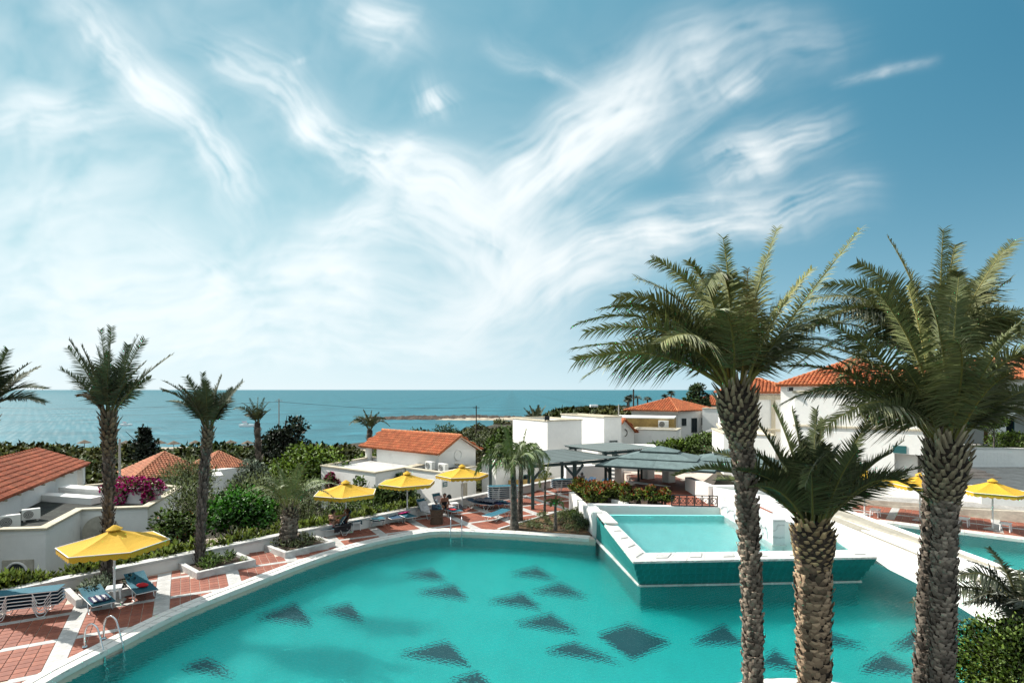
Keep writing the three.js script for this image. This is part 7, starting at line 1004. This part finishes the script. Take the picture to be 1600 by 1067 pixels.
planterBoxes.forEach((p, i) => { const q = inset(p, 0.34), xs = q.map((z) => z[0]), ds = q.map((z) => z[1]); tufts('planter_herbs', ['small herbs and succulents in the planter nearest the camera', 'small herbs in the second planter', 'small herbs in the third planter'][i], 13, (x, D) => inside(q, x, D), [Math.min(...xs), Math.max(...xs), Math.min(...ds), Math.max(...ds)], 0.17, rng(170 + i), ['grey', 'mid', 'olive'][i], 1.0); });
tufts('bed_herbs', 'small herbs dotted over the triangular earth bed', 46, (x, D) => inside(inset(bedOutline, 0.15), x, D), [-0.7, 3.9, 27.8, 33.4], 0.06, rng(175), 'olive', 0.95);
{ const r = rng(176); tufts('wall_ivy', 'strip of light green groundcover behind the garden wall', 620, (x, D) => { const s = (x - W0[0]) * WD[0] + (D - W0[1]) * WD[1], n = -((x - W0[0]) * WN[0] + (D - W0[1]) * WN[1]); return s > -8 && s < 17 && n > 0.45 && n < 0.95; }, [-22, -4, 12, 34], () => 0.02 + 0.26 * r(), r, 'ivy', 1.6); 
  struct('ivy_bank', prism(band([onWall(-8), onWall(18)], 0.44, 1.0), -2.5, 0.12, 0.1), M.soil, 'narrow earth bank behind the garden wall', 'bank'); }
{ // coastal scrub, one mass
  const r = rng(180), g = leaves([[0, 0.5, 0, 1, 0.7, 1], [0.7, 0.35, 0.2, 0.7, 0.5, 0.7], [-0.6, 0.4, -0.3, 0.75, 0.55, 0.7]], 520, 0.34, ...GREEN.scrub, r, {}), list = [];
  for (let q = 0; q < 60000 && list.length < 1500; q++) { const t = r(), D = 48 + 150 * t * t + 130 * r() * t, x = (r() * 2.3 - 1.25) * D; const y = landY(x, D); if (y < -11.2 || D > coast(x) - 4) continue; if (x > 0 && D < 92 && x < 75) continue; if (D < 66 && x > -34) continue; if (D < 82 && x > -46 && x < -32) continue; if (x > -132 && x < -38 && D > 156) continue; list.push([x, y - 0.2, D, (1.0 + 1.5 * r()) * (D > 120 ? 1.45 : 1), r() * 6]); }
  for (let i = 0; i < 420; i++) { const x = 48 + 75 * r(), D = 480 + 45 * r(); list.push([x, -11.6 + 0.8 * r() + 1.6 * Math.exp(-(((x - 90) / 25) ** 2)), D, 1.3 + 1.2 * r(), r() * 6]); }
  const im = new THREE.InstancedMesh(g, M.leaf, list.length), m = new THREE.Matrix4(), c = new THREE.Color(); list.forEach(([x, y, D, k, a], i) => { m.makeRotationY(a).scale(new THREE.Vector3(k, k * 0.85, k)).setPosition(x, y, -D); im.setMatrixAt(i, m); const t = 0.55 + 0.8 * r(); im.setColorAt(i, c.setRGB(t * (0.85 + 0.4 * r()), t, t * 0.9)); }); im.name = 'coastal_scrub'; im.userData = { label: 'dark green scrub covering the slope towards the sea', category: 'scrub', kind: 'stuff' }; scene.add(im);
  const hill = []; for (let i = 0; i < 26; i++) { const x = 88 + 26 * r(), D = 190 + 18 * r(); hill.push([x, landY(x, D), D, 2.2 + 2 * r(), r() * 6]); }
  const hm = new THREE.InstancedMesh(g, M.leaf, hill.length); hill.forEach(([x, y, D, k, a], i) => { m.makeRotationY(a).scale(new THREE.Vector3(k, k * 1.6, k)).setPosition(x, y, -D); hm.setMatrixAt(i, m); hm.setColorAt(i, c.setRGB(0.8, 0.8, 0.8)); }); hm.name = 'hill_wood'; hm.userData = { label: 'far wood on the hill left of the hotel roof', category: 'wood', kind: 'stuff' }; scene.add(hm);
}
// ================================================================ PEOPLE
function meshField(f, lo, hi, cell) {           // surface f = 0 by marching tetrahedra, normals from the field
  const N = [0, 1, 2].map((k) => Math.ceil((hi[k] - lo[k]) / cell) + 1), F = new Float32Array(N[0] * N[1] * N[2]), at = (i, j, k) => (k * N[1] + j) * N[0] + i, pos = [], nor = [];
  for (let k = 0; k < N[2]; k++) for (let j = 0; j < N[1]; j++) for (let i = 0; i < N[0]; i++) F[at(i, j, k)] = f(lo[0] + i * cell, lo[1] + j * cell, lo[2] + k * cell);
  const C = [[0, 0, 0], [1, 0, 0], [1, 1, 0], [0, 1, 0], [0, 0, 1], [1, 0, 1], [1, 1, 1], [0, 1, 1]], TT = [[0, 5, 1, 6], [0, 1, 2, 6], [0, 2, 3, 6], [0, 3, 7, 6], [0, 7, 4, 6], [0, 4, 5, 6]];
  const put = (p) => { const e = 0.004, g = [f(p[0] + e, p[1], p[2]) - f(p[0] - e, p[1], p[2]), f(p[0], p[1] + e, p[2]) - f(p[0], p[1] - e, p[2]), f(p[0], p[1], p[2] + e) - f(p[0], p[1], p[2] - e)], l = Math.hypot(...g) || 1; pos.push(...p); nor.push(g[0] / l, g[1] / l, g[2] / l); };
  for (let k = 0; k + 1 < N[2]; k++) for (let j = 0; j + 1 < N[1]; j++) for (let i = 0; i + 1 < N[0]; i++) {
    const v = C.map(([a, b, c]) => F[at(i + a, j + b, k + c)]); if (v.every((q) => q > 0) || v.every((q) => q <= 0)) continue;
    const P = C.map(([a, b, c]) => [lo[0] + (i + a) * cell, lo[1] + (j + b) * cell, lo[2] + (k + c) * cell]);
    for (const t of TT) { const In = t.filter((q) => v[q] <= 0), Out = t.filter((q) => v[q] > 0); if (!In.length || !Out.length) continue; const X = (a, b) => { const s = v[a] / (v[a] - v[b]); return [0, 1, 2].map((z) => lerp(P[a][z], P[b][z], s)); };
      if (In.length === 1) Out.map((b) => X(In[0], b)).forEach(put); else if (In.length === 3) In.map((a) => X(a, Out[0])).forEach(put); else { const a = X(In[0], Out[0]), b = X(In[0], Out[1]), c = X(In[1], Out[1]), d = X(In[1], Out[0]); [a, b, c, a, c, d].forEach(put); } }
  }
  return fromArrays(pos, nor);
}
const capsule = (p, [a, b, ra, rb]) => { const d = [b[0] - a[0], b[1] - a[1], b[2] - a[2]], q = [p[0] - a[0], p[1] - a[1], p[2] - a[2]], t = clamp((q[0] * d[0] + q[1] * d[1] + q[2] * d[2]) / (d[0] * d[0] + d[1] * d[1] + d[2] * d[2] + 1e-9), 0, 1); return Math.hypot(q[0] - t * d[0], q[1] - t * d[1], q[2] - t * d[2]) - lerp(ra, rb, t); };
const blend = (bones, k) => (x, y, z) => { let s = 1e9; for (const b of bones) { const d = capsule([x, y, z], b), h = clamp(0.5 + 0.5 * (s - d) / k, 0, 1); s = lerp(s, d, h) - k * h * (1 - h); } return s; };
const sub = (a, b) => a.map((v, i) => v - b[i]), addv = (a, b, k = 1) => a.map((v, i) => v + b[i] * k), unit = (a) => { const l = Math.hypot(...a) || 1; return a.map((v) => v / l); }, crossv = (a, b) => [a[1] * b[2] - a[2] * b[1], a[2] * b[0] - a[0] * b[2], a[0] * b[1] - a[1] * b[0]];
function handBones(w, e, s) {                    // palm and five unequal bent fingers at wrist w, arm coming from e
  const d = unit(sub(w, e)); let side = unit(crossv(d, [0.1, 1, 0.05])); const nrm = crossv(side, d), B = [[w, addv(w, d, 0.075), 0.024, 0.028]];
  [[-0.03, 0.062], [-0.01, 0.075], [0.011, 0.07], [0.031, 0.055]].forEach(([o, l]) => { const k = addv(addv(w, d, 0.08), side, o), m = addv(addv(k, d, l * 0.55), nrm, -0.008), t = addv(addv(m, d, l * 0.4), nrm, -0.026); B.push([addv(k, d, -0.03), k, 0.013, 0.0095], [k, m, 0.0095, 0.009], [m, t, 0.009, 0.0075]); });
  const th = addv(addv(w, d, 0.02), side, -0.03 * s); B.push([th, addv(addv(th, d, 0.035), side, -0.03 * s), 0.013, 0.0105], [addv(addv(th, d, 0.035), side, -0.03 * s), addv(addv(th, d, 0.07), side, -0.032 * s), 0.0105, 0.0085]); return B;
}
function bounds(B, m) { const lo = [1e9, 1e9, 1e9], hi = [-1e9, -1e9, -1e9]; for (const b of B) for (const [p, r] of [[b[0], b[2]], [b[1], b[3]]]) for (let k = 0; k < 3; k++) { lo[k] = Math.min(lo[k], p[k] - r - m); hi[k] = Math.max(hi[k], p[k] + r + m); } return [lo, hi]; }
// joints in metres in the figure's own axes: it faces +x, y up, its left is -z
function person(label, x, y, D, turn, J, o) {
  const P = thing('person', label, 'person', null, x, y, D, turn), f = o.fat ?? 1, bones = [];
  const mid = (a, b, t) => a.map((v, i) => lerp(v, b[i], t));
  bones.push([addv(J.pelvis, [0, 0, -0.07]), addv(J.pelvis, [0, 0, 0.07]), 0.115 * f, 0.115 * f], [J.pelvis, mid(J.pelvis, J.chest, 0.5), 0.12 * f, 0.105 * f], [addv(mid(J.pelvis, J.chest, 0.5), [0, 0, -0.035]), addv(J.chest, [0, 0, -0.075]), 0.095 * f, 0.1 * f], [addv(mid(J.pelvis, J.chest, 0.5), [0, 0, 0.035]), addv(J.chest, [0, 0, 0.075]), 0.095 * f, 0.1 * f], [J.chest, J.neck, 0.09 * f, 0.055], [J.neck, J.head, 0.052, 0.055], [J.shoulderL, J.shoulderR, 0.062 * f, 0.062 * f]);
  for (const s of ['L', 'R']) { bones.push([J['shoulder' + s], J['elbow' + s], 0.052 * f, 0.038], [J['elbow' + s], J['wrist' + s], 0.038, 0.025], [addv(J.pelvis, [0.02, -0.01, s === 'L' ? -0.09 : 0.09]), J['knee' + s], 0.088 * f, 0.058], [J['knee' + s], mid(J['knee' + s], J['ankle' + s], 0.35), 0.056, 0.055], [mid(J['knee' + s], J['ankle' + s], 0.35), J['ankle' + s], 0.055, 0.036], [J['ankle' + s], J['toe' + s], 0.036, 0.022]); }
  const body = blend(bones, 0.045), geos = [meshField(body, ...bounds(bones, 0.05), 0.018)];
  for (const s of ['L', 'R']) { const hb = handBones(J['wrist' + s], J['elbow' + s], s === 'L' ? 1 : -1); geos.push(meshField(blend(hb, 0.008), ...bounds(hb, 0.012), 0.005)); }
  const d = unit([...J.look]), H = J.head, u = [0, 1, 0], sd = unit(crossv(d, u)), c = addv(H, u, 0.055), hb = [[addv(c, d, -0.015), addv(c, u, 0.035), 0.088, 0.09], [addv(c, d, 0.03), addv(addv(c, d, 0.045), u, -0.085), 0.068, 0.042], [addv(addv(c, d, 0.085), u, 0.01), addv(addv(c, d, 0.112), u, -0.03), 0.012, 0.016], [addv(addv(c, sd, 0.088), u, 0.0), addv(addv(c, sd, 0.092), u, -0.04), 0.016, 0.012], [addv(addv(c, sd, -0.088), u, 0.0), addv(addv(c, sd, -0.092), u, -0.04), 0.016, 0.012]];
  geos.push(meshField(blend(hb, 0.02), ...bounds(hb, 0.02), 0.0075));
  part(P, 'body', merge(geos), o.skin);
  const hf = blend([[addv(c, d, -0.02), addv(c, u, 0.04), 0.1, 0.103]], 0.01), cut = (x, y, z) => (x - c[0]) * d[0] + (y - c[1]) * d[1] * 0 + (z - c[2]) * d[2] - 0.05 - 0.55 * (y - c[1] - 0.02);
  part(P, 'hair', meshField((x, y, z) => Math.max(hf(x, y, z), cut(x, y, z)), addv(c, [-0.14, -0.14, -0.14]), addv(c, [0.14, 0.18, 0.14]), 0.009), o.hair);
  for (const s of [-1, 1]) part(P, 'eye', new THREE.SphereGeometry(0.011, 8, 6).translate(...addv(addv(addv(c, d, 0.078), sd, 0.033 * s), u, 0.012)), M.black_cloth);
  part(P, 'mouth', new THREE.SphereGeometry(0.02, 8, 6).scale(0.5, 0.28, 1).translate(...addv(addv(c, d, 0.093), u, -0.065)), M.pink_cloth);
  for (const [name, m, off, reg] of o.clothes ?? []) { const B = bounds(bones, 0.06); part(P, name, meshField((x, y, z) => Math.max(body(x, y, z) - off, reg(x, y, z)), ...B, 0.02), m); }
  return P;
}
const near = (J, r) => (x, y, z) => Math.hypot(x - J[0], y - J[1], z - J[2]) - r;
{ // sitting on the lounger, back to the camera, one arm round the other's shoulders
  const J = { pelvis: [0, 0.09, 0], chest: [-0.02, 0.42, 0.02], neck: [0.01, 0.58, 0.03], head: [0.04, 0.68, 0.04], look: [0.8, 0.05, 0.6], shoulderL: [0, 0.53, -0.16], shoulderR: [0.0, 0.53, 0.18], elbowL: [0.1, 0.28, -0.26], wristL: [0.28, 0.14, -0.2], elbowR: [0.16, 0.56, 0.42], wristR: [0.3, 0.62, 0.62], kneeL: [0.44, 0.1, -0.16], kneeR: [0.45, 0.12, 0.12], ankleL: [0.62, -0.28, -0.2], ankleR: [0.64, -0.28, 0.1], toeL: [0.78, -0.34, -0.22], toeR: [0.8, -0.34, 0.1] };
  person('person in a pink bikini bottom sitting on a lounger, back to camera', -8.95, 0.38, 28.0, 1.2, J, { skin: M.skin_light, hair: M.dark_hair, clothes: [['bikini_bottom', M.pink_cloth, 0.008, near([-0.02, 0.05, 0], 0.17)], ['bikini_strap', M.black_cloth, 0.007, (x, y, z) => Math.abs(y - 0.37) - 0.016]] });
  const K = { pelvis: [0, 0.09, 0], chest: [-0.16, 0.4, 0], neck: [-0.2, 0.57, 0], head: [-0.18, 0.67, 0.02], look: [0.9, 0.1, -0.4], shoulderL: [-0.19, 0.53, -0.19], shoulderR: [-0.19, 0.53, 0.19], elbowL: [0.02, 0.58, -0.34], wristL: [-0.06, 0.76, -0.14], elbowR: [0.0, 0.4, 0.33], wristR: [0.2, 0.3, 0.2], kneeL: [0.36, 0.26, -0.12], kneeR: [0.38, 0.3, 0.12], ankleL: [0.62, 0.03, -0.14], ankleR: [0.64, 0.03, 0.12], toeL: [0.76, 0.05, -0.15], toeR: [0.78, 0.05, 0.13] };
  person('bare chested person leaning back on the same lounger', -8.45, 0.38, 28.25, 0.3 + Math.PI, K, { skin: M.skin_rosy, hair: M.brown_hair, fat: 1.08, clothes: [['swim_shorts', M.navy_cloth, 0.012, near([0.05, 0.06, 0], 0.24)]] });
}
const seated = (lean = 0) => ({ pelvis: [0, 0.09, 0], chest: [lean, 0.41, 0], neck: [lean * 1.3, 0.57, 0], head: [lean * 1.3 + 0.02, 0.67, 0], look: [1, -0.15, 0], shoulderL: [lean * 1.2, 0.53, -0.17], shoulderR: [lean * 1.2, 0.53, 0.17], elbowL: [lean + 0.08, 0.27, -0.25], wristL: [lean + 0.28, 0.14, -0.17], elbowR: [lean + 0.08, 0.27, 0.25], wristR: [lean + 0.28, 0.14, 0.17], kneeL: [0.42, 0.12, -0.12], kneeR: [0.42, 0.12, 0.12], ankleL: [0.46, -0.3, -0.12], ankleR: [0.46, -0.3, 0.12], toeL: [0.6, -0.36, -0.13], toeR: [0.6, -0.36, 0.13] });
{ const J = seated(0.1); Object.assign(J, { kneeL: [0.38, 0.2, -0.12], ankleL: [0.34, -0.26, -0.1], toeL: [0.48, -0.34, -0.1], wristL: [0.42, 0.1, -0.1], ankleR: [0.36, -0.3, 0.2], toeR: [0.5, -0.35, 0.22] }); person('tanned person in dark swimwear sitting forward on a lounger', -3.95, 0.37, 32.65, -1.2, J, { skin: M.skin_tan, hair: M.dark_hair, clothes: [['swimsuit', M.black_cloth, 0.009, (x, y, z) => Math.max(y - 0.42, -0.3 - y, Math.hypot(x - 0.05, (y - 0.22) * 0.75, z) - 0.2)]] }); }
person('grey haired person in pale blue shirt in the wicker chair, from behind', -4.05, 0.46, 30.25, 1.45, seated(-0.05), { skin: M.skin_light, hair: M.grey_hair, fat: 1.12, clothes: [['shirt', M.pale_blue_cloth, 0.016, (x, y, z) => Math.max(y - 0.6, 0.02 - y, x - 0.28)], ['shorts', M.grey_cloth, 0.014, (x, y, z) => Math.max(y - 0.16, -0.1 - y, x - 0.4)]] });
person('person in white shirt sitting on a lounger under the pergola', 5.15, 0.38, 40.75, 2.4, seated(0.06), { skin: M.skin_light, hair: M.grey_hair, fat: 1.1, clothes: [['shirt', M.white_cloth, 0.016, (x, y, z) => Math.max(y - 0.6, 0.02 - y, x - 0.28)], ['shorts', M.charcoal_cloth, 0.014, (x, y, z) => Math.max(y - 0.16, -0.1 - y, x - 0.4)]] });

// ================================================================ shadows on, and draw
scene.traverse((o) => { if (o.isMesh) { o.castShadow = true; o.receiveShadow = true; } });
renderer.render(scene, camera);
